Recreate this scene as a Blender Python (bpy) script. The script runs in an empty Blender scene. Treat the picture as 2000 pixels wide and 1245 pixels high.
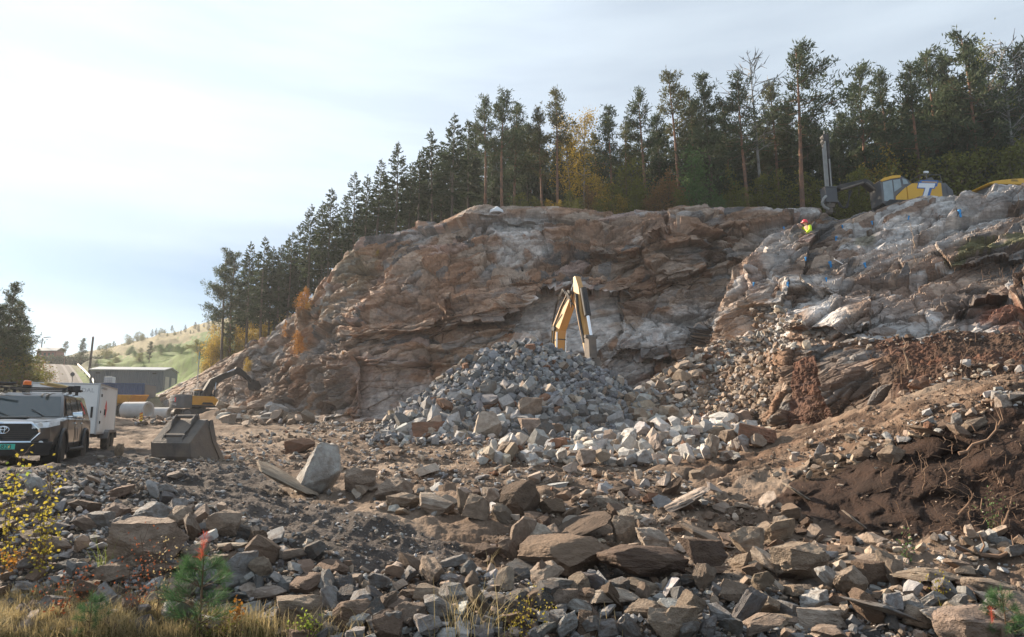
import bpy, bmesh, math, random
import numpy as np
from mathutils import Vector, Matrix, Euler
R = math.radians
C = bpy.context.scene.collection
SC = bpy.context.scene

# ------------------------------------------------------------------ camera, sky, sun, exposure
F = 1333.0                      # focal length in pixels of the 2000 px wide photograph (24 mm)
PITCH = R(9.1)
CP, SP = math.cos(PITCH), math.sin(PITCH)
cam = bpy.data.cameras.new('camera'); cam_o = bpy.data.objects.new('camera', cam); C.objects.link(cam_o)
cam.sensor_width = 36.0; cam.lens = 24.0; cam.clip_start = 0.1; cam.clip_end = 4000
cam_o.location = (0, 0, 0); cam_o.rotation_euler = (R(90) + PITCH, 0, 0)
SC.camera = cam_o

SUN_AZ, SUN_EL = R(-54), R(24)
HAZE = 0.00042
CLOUD, SKYK = (2.36, 2.74, 3.14), 0.25  # azimuth from +Y, negative is to the left
w = bpy.data.worlds.new('World'); SC.world = w; w.use_nodes = True
nt = w.node_tree; nt.nodes.clear(); N = nt.nodes.new; L = nt.links.new
out = N('ShaderNodeOutputWorld'); bg = N('ShaderNodeBackground'); bg.inputs['Strength'].default_value = 0.11
sky = N('ShaderNodeTexSky'); sky.sky_type = 'NISHITA'; sky.sun_disc = False
sky.sun_elevation = SUN_EL; sky.sun_rotation = SUN_AZ
sky.air_density = 1.0; sky.dust_density = 0.6; sky.ozone_density = 1.0; sky.altitude = 50
def wnode(t, **kw):
    n_ = N(t)
    for k_, v_ in kw.items(): setattr(n_, k_, v_)
    return n_
tc = N('ShaderNodeTexCoord'); sep = N('ShaderNodeSeparateXYZ'); L(tc.outputs['Generated'], sep.inputs['Vector'])
# thin high cloud: covers most of the upper sky, leaves a clear pale blue band lower down, streaks between
mp = N('ShaderNodeMapping'); mp.inputs['Scale'].default_value = (1.1, 1.1, 7.5); mp.inputs['Rotation'].default_value = (0, R(5), 0); L(tc.outputs['Generated'], mp.inputs['Vector'])
nz = N('ShaderNodeTexNoise'); nz.inputs['Scale'].default_value = 2.3; nz.inputs['Detail'].default_value = 5; nz.inputs['Roughness'].default_value = 0.5; L(mp.outputs['Vector'], nz.inputs['Vector'])
hi = N('ShaderNodeMapRange'); hi.interpolation_type = 'SMOOTHSTEP'; L(sep.outputs['Z'], hi.inputs['Value'])
for k_, v_ in (('From Min', .17), ('From Max', .33), ('To Min', .14), ('To Max', .9)): hi.inputs[k_].default_value = v_
lo = N('ShaderNodeMapRange'); lo.interpolation_type = 'SMOOTHSTEP'; L(sep.outputs['Z'], lo.inputs['Value'])
for k_, v_ in (('From Min', .16), ('From Max', .10), ('To Min', 0.0), ('To Max', .40)): lo.inputs[k_].default_value = v_
ns = N('ShaderNodeMapRange'); L(nz.outputs['Fac'], ns.inputs['Value'])
for k_, v_ in (('From Min', .38), ('From Max', .66), ('To Min', -.09), ('To Max', .10)): ns.inputs[k_].default_value = v_
s1 = wnode('ShaderNodeMath', operation='ADD'); s2 = wnode('ShaderNodeMath', operation='ADD', use_clamp=True)
L(hi.outputs[0], s1.inputs[0]); L(lo.outputs[0], s1.inputs[1]); L(s1.outputs[0], s2.inputs[0]); L(ns.outputs[0], s2.inputs[1])
# cloud lit from behind by the sun: brighter towards it
dt = wnode('ShaderNodeVectorMath', operation='DOT_PRODUCT'); L(tc.outputs['Generated'], dt.inputs[0])
dt.inputs[1].default_value = (math.sin(SUN_AZ) * math.cos(SUN_EL), math.cos(SUN_AZ) * math.cos(SUN_EL), math.sin(SUN_EL))
gl = N('ShaderNodeMapRange'); gl.interpolation_type = 'SMOOTHSTEP'; L(dt.outputs['Value'], gl.inputs['Value'])
for k_, v_ in (('From Min', .45), ('From Max', .95), ('To Min', 1.0), ('To Max', 1.34)): gl.inputs[k_].default_value = v_
cl_ = wnode('ShaderNodeVectorMath', operation='SCALE'); cl_.inputs[0].default_value = CLOUD; L(gl.outputs[0], cl_.inputs['Scale'])
sk_ = wnode('ShaderNodeVectorMath', operation='MULTIPLY'); L(sky.outputs['Color'], sk_.inputs[0]); sk_.inputs[1].default_value = (SKYK * .74, SKYK, SKYK * 1.24)
mix = N('ShaderNodeMix'); mix.data_type = 'RGBA'; L(s2.outputs[0], mix.inputs['Factor']); L(sk_.outputs[0], mix.inputs['A']); L(cl_.outputs[0], mix.inputs['B'])
L(mix.outputs['Result'], bg.inputs['Color']); L(bg.outputs['Background'], out.inputs['Surface'])

sun = bpy.data.lights.new('sun', 'SUN'); sun.energy = 5.0; sun.angle = R(0.6); sun.color = (1.0, 0.83, 0.64)
sun_o = bpy.data.objects.new('sun', sun); C.objects.link(sun_o)
sd = Vector((math.sin(SUN_AZ) * math.cos(SUN_EL), math.cos(SUN_AZ) * math.cos(SUN_EL), math.sin(SUN_EL)))
sun_o.rotation_euler = sd.to_track_quat('Z', 'Y').to_euler()
SC.view_settings.view_transform = 'Standard'; SC.view_settings.look = 'None'
SC.view_settings.gamma = 1.0; SC.view_settings.use_curve_mapping = False
SC.view_settings.exposure = 1.42
SC.cycles.max_bounces = 6; SC.cycles.diffuse_bounces = 3; SC.cycles.transparent_max_bounces = 8
SC.cycles.volume_bounces = 0

# ------------------------------------------------------------------ numpy helpers
rng = np.random.default_rng(11); random.seed(11)
def atv(px, py, d):
    px = np.asarray(px, float); py = np.asarray(py, float); d = np.asarray(d, float)
    u = (px - 1000) / F; v = -(py - 622.5) / F
    k = d / (CP - v * SP)
    return np.stack([u * k, d + 0 * u, (SP + v * CP) * k], -1)
def at(px, py, d): return Vector(atv(px, py, d).tolist())
def proj(P):
    P = np.asarray(P, float)
    yc = P[..., 1] * CP + P[..., 2] * SP; zc = -P[..., 1] * SP + P[..., 2] * CP
    yc = np.maximum(yc, 0.05)
    return 1000 + F * P[..., 0] / yc, 622.5 - F * zc / yc
def hsh(i, j, k, s=0):
    with np.errstate(over='ignore'):
        h = i.astype(np.uint32) * np.uint32(374761393) + j.astype(np.uint32) * np.uint32(668265263) + k.astype(np.uint32) * np.uint32(2147483629) + np.uint32((s * 1274126177) & 0xFFFFFFFF)
        h = (h ^ (h >> np.uint32(13))) * np.uint32(1274126177)
        h = (h ^ (h >> np.uint32(16))) * np.uint32(2246822519)
        h ^= h >> np.uint32(15)
    return (h & np.uint32(0xFFFFFF)).astype(np.float32) / np.float32(0x1000000)
def vnoise(P, s=0):
    I = np.floor(P).astype(np.int64); f = P - I; f = f * f * f * (f * (f * 6 - 15) + 10)
    r = 0
    for a in (0, 1):
        wa = f[..., 0] if a else 1 - f[..., 0]
        for b in (0, 1):
            wb = f[..., 1] if b else 1 - f[..., 1]
            for c in (0, 1):
                wc = f[..., 2] if c else 1 - f[..., 2]
                r = r + wa * wb * wc * hsh(I[..., 0] + a, I[..., 1] + b, I[..., 2] + c, s)
    return r * 2 - 1
def fbm(P, oct=4, s=0, gain=0.5):
    r = 0; a = 1.0; P = np.asarray(P, float)
    for o in range(oct):
        r = r + a * vnoise(P, s + o * 17); P = P * 2.03 + 3.7; a *= gain
    return r
def facets(P, s=0):
    """Voronoi blocks: (flat random offset, tilted-plane offset, distance to the joint)"""
    I = np.floor(P).astype(np.int64); fr = (P - I)
    b1 = np.full(P.shape[:-1], 9.0); b2 = b1.copy(); na = np.zeros(P.shape[:-1], np.int64); nb, nc = na.copy(), na.copy()
    for a in (-1, 0, 1):
        for b in (-1, 0, 1):
            for c in (-1, 0, 1):
                i, j, k = I[..., 0] + a, I[..., 1] + b, I[..., 2] + c
                dx = a + hsh(i, j, k, s + 1) - fr[..., 0]; dy = b + hsh(j, k, i, s + 2) - fr[..., 1]; dz = c + hsh(k, i, j, s + 3) - fr[..., 2]
                q = dx * dx + dy * dy + dz * dz; near = q < b1
                b2 = np.where(near, b1, np.minimum(b2, q)); b1 = np.where(near, q, b1)
                na[near] = i[near]; nb[near] = j[near]; nc[near] = k[near]
    dx = na + hsh(na, nb, nc, s + 1) - P[..., 0]; dy = nb + hsh(nb, nc, na, s + 2) - P[..., 1]; dz = nc + hsh(nc, na, nb, s + 3) - P[..., 2]
    til = 2 * ((hsh(na, nb, nc, s + 4) - .5) * dx + (hsh(na, nb, nc, s + 5) - .5) * dy + (hsh(na, nb, nc, s + 6) - .5) * dz)
    return hsh(na, nb, nc, s + 7) - .5, til, np.sqrt(b2) - np.sqrt(b1)
def inpoly(px, py, poly):
    r = np.zeros(px.shape, bool); n = len(poly)
    for i in range(n):
        x0, y0 = poly[i]; x1, y1 = poly[(i + 1) % n]
        if y0 == y1: continue
        c = ((y0 > py) != (y1 > py)) & (px < (x1 - x0) * (py - y0) / (y1 - y0) + x0)
        r ^= c
    return r
def smooth(a, b, x):
    t = np.clip((x - a) / (b - a), 0, 1); return t * t * (3 - 2 * t)

# ------------------------------------------------------------------ objects, labels, materials
def tag(o, label=None, cat=None, group=None, kind=None):
    if label: o['label'] = label
    if cat: o['category'] = cat
    if group: o['group'] = group
    if kind: o['kind'] = kind
    return o
def empty(name, loc=(0, 0, 0), rz=0.0):
    o = bpy.data.objects.new(name, None); C.objects.link(o); o.location = loc; o.rotation_euler = (0, 0, rz); o.empty_display_size = 0.3
    return o
def link(name, me, m=None, parent=None):
    o = bpy.data.objects.new(name, me); C.objects.link(o)
    if m and not me.materials: me.materials.append(m)
    if parent: o.parent = parent
    return o
def copy_tree(o, parent=None):
    c = o.copy(); C.objects.link(c)
    if parent: c.parent = parent
    for ch in list(o.children): copy_tree(ch, c)
    return c
def mesh_np(name, V, Fc, col=None, smooth_=False):
    V = np.ascontiguousarray(V, np.float32); Fc = np.ascontiguousarray(Fc, np.int32)
    me = bpy.data.meshes.new(name); n, k = Fc.shape
    me.vertices.add(len(V)); me.vertices.foreach_set('co', V.ravel())
    me.loops.add(n * k); me.loops.foreach_set('vertex_index', Fc.ravel())
    me.polygons.add(n); me.polygons.foreach_set('loop_start', np.arange(0, n * k, k, dtype=np.int32))
    me.polygons.foreach_set('use_smooth', np.full(n, smooth_, bool))
    if col is not None:
        a = me.color_attributes.new('col', 'FLOAT_COLOR', 'POINT')
        c4 = np.ones((len(V), 4), np.float32); c4[:, :3] = col; a.data.foreach_set('color', c4.ravel())
    me.update(calc_edges=True); me.validate()
    return me
def grid_faces(nr, nc):
    r, c = np.meshgrid(np.arange(nr - 1), np.arange(nc - 1), indexing='ij'); i = (r * nc + c).ravel()
    return np.stack([i, i + 1, i + nc + 1, i + nc], 1)

MATS = {}
def mat(name, col, rough=0.7, metal=0.0, var=0.25, scale=3.0, bump=0.0, bscale=None, dirt=None, dirt_amt=0.0, spec=None, src=None, coat=0.0, trans=0.0, strata=None):
    """procedural surface: colour (or a colour source) varied by noise, optional dirt patches and bump"""
    if name in MATS: return MATS[name]
    m = bpy.data.materials.new(name); m.use_nodes = True; t = m.node_tree; t.nodes.clear(); n = t.nodes.new; l = t.links.new
    o = n('ShaderNodeOutputMaterial'); p = n('ShaderNodeBsdfPrincipled')
    co = n('ShaderNodeTexCoord'); vec = co.outputs['Object']
    if src == 'attr':
        s = n('ShaderNodeAttribute'); s.attribute_name = 'col'; base = s.outputs['Color']
    elif src == 'object':
        s = n('ShaderNodeObjectInfo'); base = s.outputs['Color']
        ad = n('ShaderNodeVectorMath'); ad.operation = 'ADD'; sc = n('ShaderNodeVectorMath'); sc.operation = 'SCALE'; sc.inputs['Scale'].default_value = 1.0
        l(s.outputs['Location'], ad.inputs[1]); l(vec, ad.inputs[0]); vec = ad.outputs[0]
    else:
        s = n('ShaderNodeRGB'); s.outputs[0].default_value = (*col, 1); base = s.outputs[0]
    nz = n('ShaderNodeTexNoise'); nz.inputs['Scale'].default_value = scale; nz.inputs['Detail'].default_value = 8; nz.inputs['Roughness'].default_value = 0.62
    l(vec, nz.inputs['Vector'])
    mr = n('ShaderNodeMapRange'); mr.inputs['From Min'].default_value = 0.25; mr.inputs['From Max'].default_value = 0.75
    mr.inputs['To Min'].default_value = 1 - var; mr.inputs['To Max'].default_value = 1 + var; l(nz.outputs['Fac'], mr.inputs['Value'])
    mu = n('ShaderNodeVectorMath'); mu.operation = 'SCALE'; l(base, mu.inputs[0]); l(mr.outputs['Result'], mu.inputs['Scale'])
    colr = mu.outputs[0]
    if dirt:
        n2 = n('ShaderNodeTexNoise'); n2.inputs['Scale'].default_value = scale * 0.45; n2.inputs['Detail'].default_value = 7; l(vec, n2.inputs['Vector'])
        r2 = n('ShaderNodeMapRange'); r2.inputs['From Min'].default_value = 0.42; r2.inputs['From Max'].default_value = 0.62; r2.inputs['To Max'].default_value = dirt_amt
        l(n2.outputs['Fac'], r2.inputs['Value'])
        mxn = n('ShaderNodeMix'); mxn.data_type = 'RGBA'; l(r2.outputs['Result'], mxn.inputs['Factor']); l(colr, mxn.inputs['A']); mxn.inputs['B'].default_value = (*dirt, 1)
        colr = mxn.outputs['Result']
    l(colr, p.inputs['Base Color']); p.inputs['Roughness'].default_value = rough; p.inputs['Metallic'].default_value = metal
    if spec is not None: p.inputs['Specular IOR Level'].default_value = spec
    if strata:                                                        # thin beds: tilted, stretched noise in colour and relief
        mpn = n('ShaderNodeMapping'); mpn.inputs['Rotation'].default_value = (0, strata[0], 0); mpn.inputs['Scale'].default_value = (strata[1] * .16, strata[1] * .16, strata[1]); l(vec, mpn.inputs['Vector'])
        ns_ = n('ShaderNodeTexNoise'); ns_.inputs['Scale'].default_value = 1.0; ns_.inputs['Detail'].default_value = 5; ns_.inputs['Roughness'].default_value = .65; ns_.inputs['Distortion'].default_value = .12; l(mpn.outputs[0], ns_.inputs['Vector'])
        r4 = n('ShaderNodeMapRange'); r4.inputs['From Min'].default_value = .3; r4.inputs['From Max'].default_value = .7; r4.inputs['To Min'].default_value = 1 - strata[4]; r4.inputs['To Max'].default_value = 1 + strata[4]; l(ns_.outputs['Fac'], r4.inputs['Value'])
        m4 = n('ShaderNodeVectorMath'); m4.operation = 'SCALE'; l(colr, m4.inputs[0]); l(r4.outputs[0], m4.inputs['Scale']); colr = m4.outputs[0]; l(colr, p.inputs['Base Color'])
        b4 = n('ShaderNodeBump'); b4.inputs['Strength'].default_value = strata[2]; b4.inputs['Distance'].default_value = strata[3]; l(ns_.outputs['Fac'], b4.inputs['Height'])
    if coat: p.inputs['Coat Weight'].default_value = coat; p.inputs['Coat Roughness'].default_value = 0.08
    if bump:
        n3 = n('ShaderNodeTexNoise'); n3.inputs['Scale'].default_value = bscale or scale * 4; n3.inputs['Detail'].default_value = 6; n3.inputs['Roughness'].default_value = 0.6
        l(vec, n3.inputs['Vector'])
        b = n('ShaderNodeBump'); b.inputs['Strength'].default_value = bump; b.inputs['Distance'].default_value = 0.05
        l(n3.outputs['Fac'], b.inputs['Height'])
        if strata: l(b4.outputs['Normal'], b.inputs['Normal'])
        l(b.outputs['Normal'], p.inputs['Normal'])
    if trans:
        tr = n('ShaderNodeBsdfTranslucent'); l(colr, tr.inputs['Color']); ms = n('ShaderNodeMixShader'); ms.inputs[0].default_value = trans
        l(p.outputs[0], ms.inputs[1]); l(tr.outputs[0], ms.inputs[2]); l(ms.outputs[0], o.inputs['Surface'])
    else:
        l(p.outputs[0], o.inputs['Surface'])
    MATS[name] = m
    return m
def glass_mat():
    m = mat('window_glass', (0.03, 0.045, 0.05), rough=0.06, var=0.1, spec=0.9)
    return m

class MB:
    """collects shapes into one mesh"""
    def __init__(s): s.v = []; s.f = []
    def add(s, vs, fs):
        k = len(s.v); s.v += [tuple(v) for v in vs]; s.f += [[i + k for i in f] for f in fs]; return s
    def box(s, c, d, rot=None, tap=(1, 1)):
        x, y, z = d[0] / 2, d[1] / 2, d[2] / 2; vs = []
        for sz in (-1, 1):
            tx, ty = (tap if sz > 0 else (1, 1))
            for sx, sy in ((-1, -1), (1, -1), (1, 1), (-1, 1)): vs.append(Vector((sx * x * tx, sy * y * ty, sz * z)))
        if rot: M = Euler(rot).to_matrix(); vs = [M @ v for v in vs]
        vs = [v + Vector(c) for v in vs]
        return s.add(vs, [[3, 2, 1, 0], [4, 5, 6, 7], [0, 1, 5, 4], [1, 2, 6, 5], [2, 3, 7, 6], [3, 0, 4, 7]])
    def prism(s, poly, axis, a, b, tap=1.0):
        """polygon (two coordinates) extruded along axis from a to b"""
        def mk(p, t):
            if axis == 'y': return (p[0], t, p[1])
            if axis == 'x': return (t, p[0], p[1])
            return (p[0], p[1], t)
        n = len(poly); cx = sum(p[0] for p in poly) / n; cy = sum(p[1] for p in poly) / n
        q = [(cx + (p[0] - cx) * tap, cy + (p[1] - cy) * tap) for p in poly]
        vs = [mk(p, a) for p in poly] + [mk(p, b) for p in q]
        return s.add(vs, [list(range(n))[::-1], list(range(n, 2 * n))] + [[i, (i + 1) % n, n + (i + 1) % n, n + i] for i in range(n)])
    def ring(s, c, ax, r, n):
        ax = Vector(ax).normalized(); u = ax.orthogonal().normalized(); v = ax.cross(u)
        return [Vector(c) + (u * math.cos(2 * math.pi * i / n) + v * math.sin(2 * math.pi * i / n)) * r for i in range(n)]
    def cyl(s, p0, p1, r0, r1=None, n=12, cap=True):
        p0, p1 = Vector(p0), Vector(p1); r1 = r0 if r1 is None else r1
        vs = s.ring(p0, p1 - p0, r0, n) + s.ring(p1, p1 - p0, r1, n)
        fs = [[i, (i + 1) % n, n + (i + 1) % n, n + i] for i in range(n)]
        if cap: fs += [list(range(n))[::-1], list(range(n, 2 * n))]
        return s.add(vs, fs)
    def tube(s, pts, r, n=8, taper=1.0):
        pts = [Vector(p) for p in pts]; m = len(pts); vs = []
        ref = Vector((0.31, 0.52, 0.79))
        for i, p in enumerate(pts):
            t = (pts[min(i + 1, m - 1)] - pts[max(i - 1, 0)]).normalized(); u = t.cross(ref)
            if u.length < 1e-3: u = t.orthogonal()
            u.normalize(); v = t.cross(u); rr = (r[i] if isinstance(r, (list, tuple)) else r * (1 + (taper - 1) * i / max(1, m - 1)))
            vs += [p + (u * math.cos(2 * math.pi * k / n) + v * math.sin(2 * math.pi * k / n)) * rr for k in range(n)]
        fs = [[i * n + k, i * n + (k + 1) % n, (i + 1) * n + (k + 1) % n, (i + 1) * n + k] for i in range(m - 1) for k in range(n)]
        fs += [list(range(n))[::-1], list(range((m - 1) * n, m * n))]
        return s.add(vs, fs)
    def loft(s, rings, closed=True, caps=True):
        n = len(rings[0]); vs = [p for r in rings for p in r]; m = len(rings)
        fs = [[i * n + k, i * n + (k + 1) % n, (i + 1) * n + (k + 1) % n, (i + 1) * n + k] for i in range(m - 1) for k in range(n if closed else n - 1)]
        if caps: fs += [list(range(n))[::-1], list(range((m - 1) * n, m * n))]
        return s.add(vs, fs)
    def lathe(s, prof, c, axis='y', n=24):
        """profile of (radius, offset along axis)"""
        rings = []
        for r, o in prof:
            ring = []
            for k in range(n):
                a = 2 * math.pi * k / n; x, z = r * math.cos(a), r * math.sin(a)
                ring.append((c[0] + x, c[1] + o, c[2] + z) if axis == 'y' else ((c[0] + o, c[1] + x, c[2] + z) if axis == 'x' else (c[0] + x, c[1] + z, c[2] + o)))
            rings.append(ring)
        return s.loft(rings)
    def ball(s, c, r, nu=12, nv=8, sc=(1, 1, 1)):
        rings = []
        for i in range(1, nv):
            a = math.pi * i / nv
            rings.append([(c[0] + r * sc[0] * math.sin(a) * math.cos(2 * math.pi * k / nu), c[1] + r * sc[1] * math.sin(a) * math.sin(2 * math.pi * k / nu), c[2] - r * sc[2] * math.cos(a)) for k in range(nu)])
        return s.loft(rings)
    def build(s, name, m, parent=None, bevel=0.0, sm=False, seg=2):
        me = bpy.data.meshes.new(name); me.from_pydata(s.v, [], s.f)
        bm = bmesh.new(); bm.from_mesh(me); bmesh.ops.recalc_face_normals(bm, faces=bm.faces[:])
        if bevel: bmesh.ops.bevel(bm, geom=[e for e in bm.edges if len(e.link_faces) == 2 and e.calc_face_angle(0) > 0.35], offset=bevel, segments=seg, affect='EDGES', profile=0.6, clamp_overlap=True)
        bm.to_mesh(me); bm.free()
        if sm:
            me.shade_smooth()
            try: me.set_sharp_from_angle(angle=R(38))
            except Exception: pass
        me.update()
        return link(name, me, m, parent)
def text(name, body, size, m, parent, loc, rot, ext=0.003, shear=0.0):
    cu = bpy.data.curves.new(name, 'FONT'); cu.body = body; cu.size = size; cu.extrude = ext; cu.align_x = 'CENTER'; cu.align_y = 'CENTER'; cu.shear = shear
    cu.materials.append(m); tmp = bpy.data.objects.new(name + '_curve', cu); C.objects.link(tmp); me = bpy.data.meshes.new_from_object(tmp.evaluated_get(bpy.context.evaluated_depsgraph_get())); bpy.data.objects.remove(tmp); o = bpy.data.objects.new(name, me); C.objects.link(o); o.parent = parent; o.location = loc; o.rotation_euler = rot
    return o
# ------------------------------------------------------------------ ground: one sheet, heights from control points
GP = []
def gp(px, *rows):
    for py, d in rows: GP.append(atv(px, py, d))
gp(-300, (1120, 6.8), (1020, 8.2), (945, 10), (925, 13), (912, 16.5), (890, 23))
gp(0, (1245, 5.6), (1120, 6.8), (1020, 8.2), (945, 10), (925, 13), (910, 16.5), (888, 23))
gp(200, (1245, 5.6), (1120, 6.8), (1010, 8.4), (940, 10.5), (922, 13), (908, 16.5), (887, 23), (815, 52))
gp(400, (1245, 5.6), (1110, 7.0), (1000, 9.3), (935, 12.5), (900, 18), (872, 26), (845, 34), (822, 46))
gp(620, (1245, 5.6), (1120, 7), (1035, 9), (968, 12), (925, 15), (880, 22), (850, 32), (825, 45))
gp(850, (1245, 5.6), (1150, 6.6), (1080, 8.2), (1000, 10.5), (940, 13.5), (885, 20), (858, 26), (835, 38))
gp(1100, (1245, 5.8), (1150, 6.8), (1110, 8), (1020, 10), (965, 11.7), (915, 15.5), (885, 19), (862, 23), (845, 30), (835, 38))
gp(1400, (1245, 5.8), (1150, 7), (1080, 8.4), (1005, 10.3), (950, 12.2), (908, 15.3), (880, 18.5), (856, 23))
gp(1600, (1245, 5.8), (1150, 7.2), (1080, 8.8), (1010, 10.2), (930, 11.6), (880, 13.4), (850, 16), (832, 20))
gp(1800, (1245, 5.7), (1150, 7), (1070, 8.6), (1040, 9.2), (930, 10.3), (822, 11.6), (792, 14), (768, 17))
gp(2000, (1245, 5.6), (1160, 6.8), (1085, 8.2), (1050, 8.8), (900, 9.8), (775, 11), (748, 13.5), (735, 16))
gp(2400, (1245, 5.5), (1165, 6.6), (1090, 8), (880, 9.4), (740, 10.7), (715, 13), (705, 16))
for px in (-300, 200, 600, 1000, 1400, 1800, 2300):
    for d in (2.2, 3.6): GP.append(np.array([(px - 1000) / F * d, d, -1.72]))
for px, d, z in ((1100, 50, .5), (1600, 40, 1), (2200, 30, 1.5), (800, 70, 2.5), (1500, 80, 3), (2200, 60, 3), (500, 95, 5), (900, 420, 10), (2000, 420, 10), (1500, 200, 6), (700, 200, 12), (300, 420, 26), (-300, 420, 26)):
    GP.append(np.array([(px - 1000) / F * d, d, z]))
gp(280, (818, 50)); gp(240, (779, 95), (786, 76)); gp(330, (786, 76), (776, 95)); gp(150, (800, 60))
gp(100, (772, 76)); gp(150, (754, 90)); gp(125, (732, 112)); gp(115, (714, 140)); gp(116, (735, 172)); gp(200, (700, 190))
gp(60, (762, 56), (735, 76), (712, 100)); gp(30, (742, 62), (690, 72)); gp(-20, (745, 52), (650, 66)); gp(-200, (720, 46), (560, 62))
gp(330, (722, 120), (690, 170), (656, 250)); gp(395, (722, 86), (690, 120), (636, 260)); gp(300, (700, 140), (664, 260)); gp(230, (735, 118), (700, 160), (680, 250)); gp(180, (690, 240), (722, 122))
gp(460, (622, 262)); gp(520, (605, 265))
GP = np.array(GP)
def dom(x, y): return np.stack([np.asarray(x) / np.asarray(y) * 3.0, np.log(y) * 2.0], -1)
def tps_fit(X, z, lam=2e-3):
    n = len(X); r2 = ((X[:, None] - X[None]) ** 2).sum(-1); K = 0.5 * r2 * np.log(r2 + 1e-12)
    A = np.zeros((n + 3, n + 3)); A[:n, :n] = K + lam * np.eye(n); A[:n, n] = 1; A[:n, n + 1:] = X; A[n, :n] = 1; A[n + 1:, :n] = X.T
    return np.linalg.solve(A, np.concatenate([z, np.zeros(3)]))
GX_ = dom(GP[:, 0], GP[:, 1]); GW = tps_fit(GX_, GP[:, 2] / GP[:, 1])     # the slope angle z / y is interpolated
def tps(x, y):
    X = dom(x, y); r = np.zeros(len(X))
    for i in range(0, len(X), 40000):
        q = X[i:i + 40000]; r2 = ((q[:, None] - GX_[None]) ** 2).sum(-1)
        r[i:i + 40000] = (0.5 * r2 * np.log(r2 + 1e-12)) @ GW[:-3] + GW[-3] + q @ GW[-2:]
    return r * y
def ridge(x, y, pts, slope, rnd=0.25):
    """height of a heap: a ridge line falling off at its angle of repose"""
    P = np.array([p if len(p) == 3 and not isinstance(p, tuple) else atv(*p) for p in pts]); h = np.full(x.shape, -99.0)
    for a, b in zip(P[:-1], P[1:]):
        ab = (b - a)[:2]; t = np.clip(((x - a[0]) * ab[0] + (y - a[1]) * ab[1]) / (ab @ ab), 0, 1)
        dd = np.hypot(x - a[0] - t * ab[0], y - a[1] - t * ab[1])
        h = np.maximum(h, a[2] + t * (b[2] - a[2]) - slope * (np.sqrt(dd * dd + rnd * rnd) - rnd))
    return h
NT, ND = 1000, 600
TH = np.linspace(-1.35, 1.35, NT)
LD = np.concatenate([np.linspace(math.log(2.2), math.log(48), 470, endpoint=False), np.linspace(math.log(48), math.log(420), 130)])
tt, ll = np.meshgrid(TH, LD); gy = np.exp(ll).ravel(); gx = tt.ravel() * gy
gz = tps(gx, gy)
base_z = gz.copy()
h1 = ridge(gx, gy, [(868, 750, 30), (960, 686, 31), (1040, 672, 31.2), (1130, 704, 31), (1205, 750, 31), (1240, 795, 30)], 0.74, 0.5)
h2 = ridge(gx, gy, [(1500, 655, 33), (1405, 668, 32.2), (1330, 712, 30.5), (1265, 757, 29.2), (1200, 805, 28)], 0.62, 0.3)
h3 = ridge(gx, gy, [(1440, 705, 30), (1410, 775, 27.5), (1400, 830, 24.5)], 0.5, 0.4)
h4 = ridge(gx, gy, [(930, 893, 18.2), (1150, 872, 19.5), (1300, 842, 21.2), (1440, 832, 22.3), (1500, 850, 21)], 0.5, 0.3)
h5 = ridge(gx, gy, [(985, 988, 10.1), (1150, 968, 10.8), (1300, 960, 11), (1480, 985, 10.6)], 0.35, 0.3)
h6 = ridge(gx, gy, [(-200, 935, 10.2), (300, 950, 9.6), (420, 985, 9.2)], 0.5, 0.4)
h7 = ridge(gx, gy, [(430, 800, 47), (520, 806, 45), (590, 815, 43)], 0.5, 0.5)
for h in (h1, h2, h3, h4, h5, h7): gz = np.where(h > gz, h, gz)
gP = np.stack([gx, gy, gz], 1); PXg, PYg = proj(gP)
near = smooth(90, 40, gy)
pile_m = smooth(-0.1, 0.3, h1 - base_z); ramp_m = smooth(-0.1, 0.3, np.maximum(h2, h3) - base_z); strip_m = smooth(-.05, .15, h4 - base_z)
wx = PXg + 14 * fbm(gP * [.6, .6, 0] + 5, 3); wy = PYg + 6 * fbm(gP * [.9, .9, 0] + 9, 3)
bank = inpoly(wx, wy, [(1480, 1000), (1570, 905), (1700, 880), (1800, 838), (2000, 785), (2300, 720), (2300, 1075), (2000, 1072), (1700, 1040)])
track = inpoly(wx, wy, [(300, 905), (700, 880), (1000, 925), (1440, 925), (1600, 870), (1800, 800), (2100, 720), (2100, 700), (1500, 840), (1000, 900), (700, 830), (420, 815), (250, 850)])
# tyre ruts across the quarry floor, lumps of soil, small stones
rut = np.sin((PYg + 0.10 * PXg) * 0.0) * 0
lump = fbm(gP * [1.6, 1.6, 0] + 2, 4) * 0.09 + fbm(gP * [7, 7, 0] + 4, 3) * 0.036 + np.abs(fbm(gP * [16, 16, 0] + 14, 2)) * .02
o_, t_, e_ = facets(gP * [2.2, 2.2, 0] + [0, 0, .5], 5)
lump = lump + (o_ * 0.10 + t_ * .08) * 0.5
rs_ = (PYg - 905) * .9626 + (PXg - 1450) * .2712 + 5 * fbm(gP * [.4, .4, 0] + 21, 3)          # across the haul track
track2 = inpoly(PXg, PYg, [(1330, 935), (1480, 868), (1640, 812), (2080, 700), (2080, 765), (1560, 900), (1420, 955)]) * 1.0
rutz = (np.sin(rs_ * .42) * .05 + np.sin(rs_ * .95 + 2) * .03) * track2
floor_r = inpoly(PXg, PYg, [(240, 900), (430, 835), (740, 830), (1000, 870), (1350, 900), (1340, 940), (900, 930), (640, 900)]) * (np.sin(PYg * .55 + 3 * fbm(gP * [.3, .3, 0] + 33, 2)) * .035)
lump = lump + rutz + floor_r
ux = fbm(np.stack([gx * 0.35, gy * 2.6, 0 * gx], 1) + 11, 3) * 0.07
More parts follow.
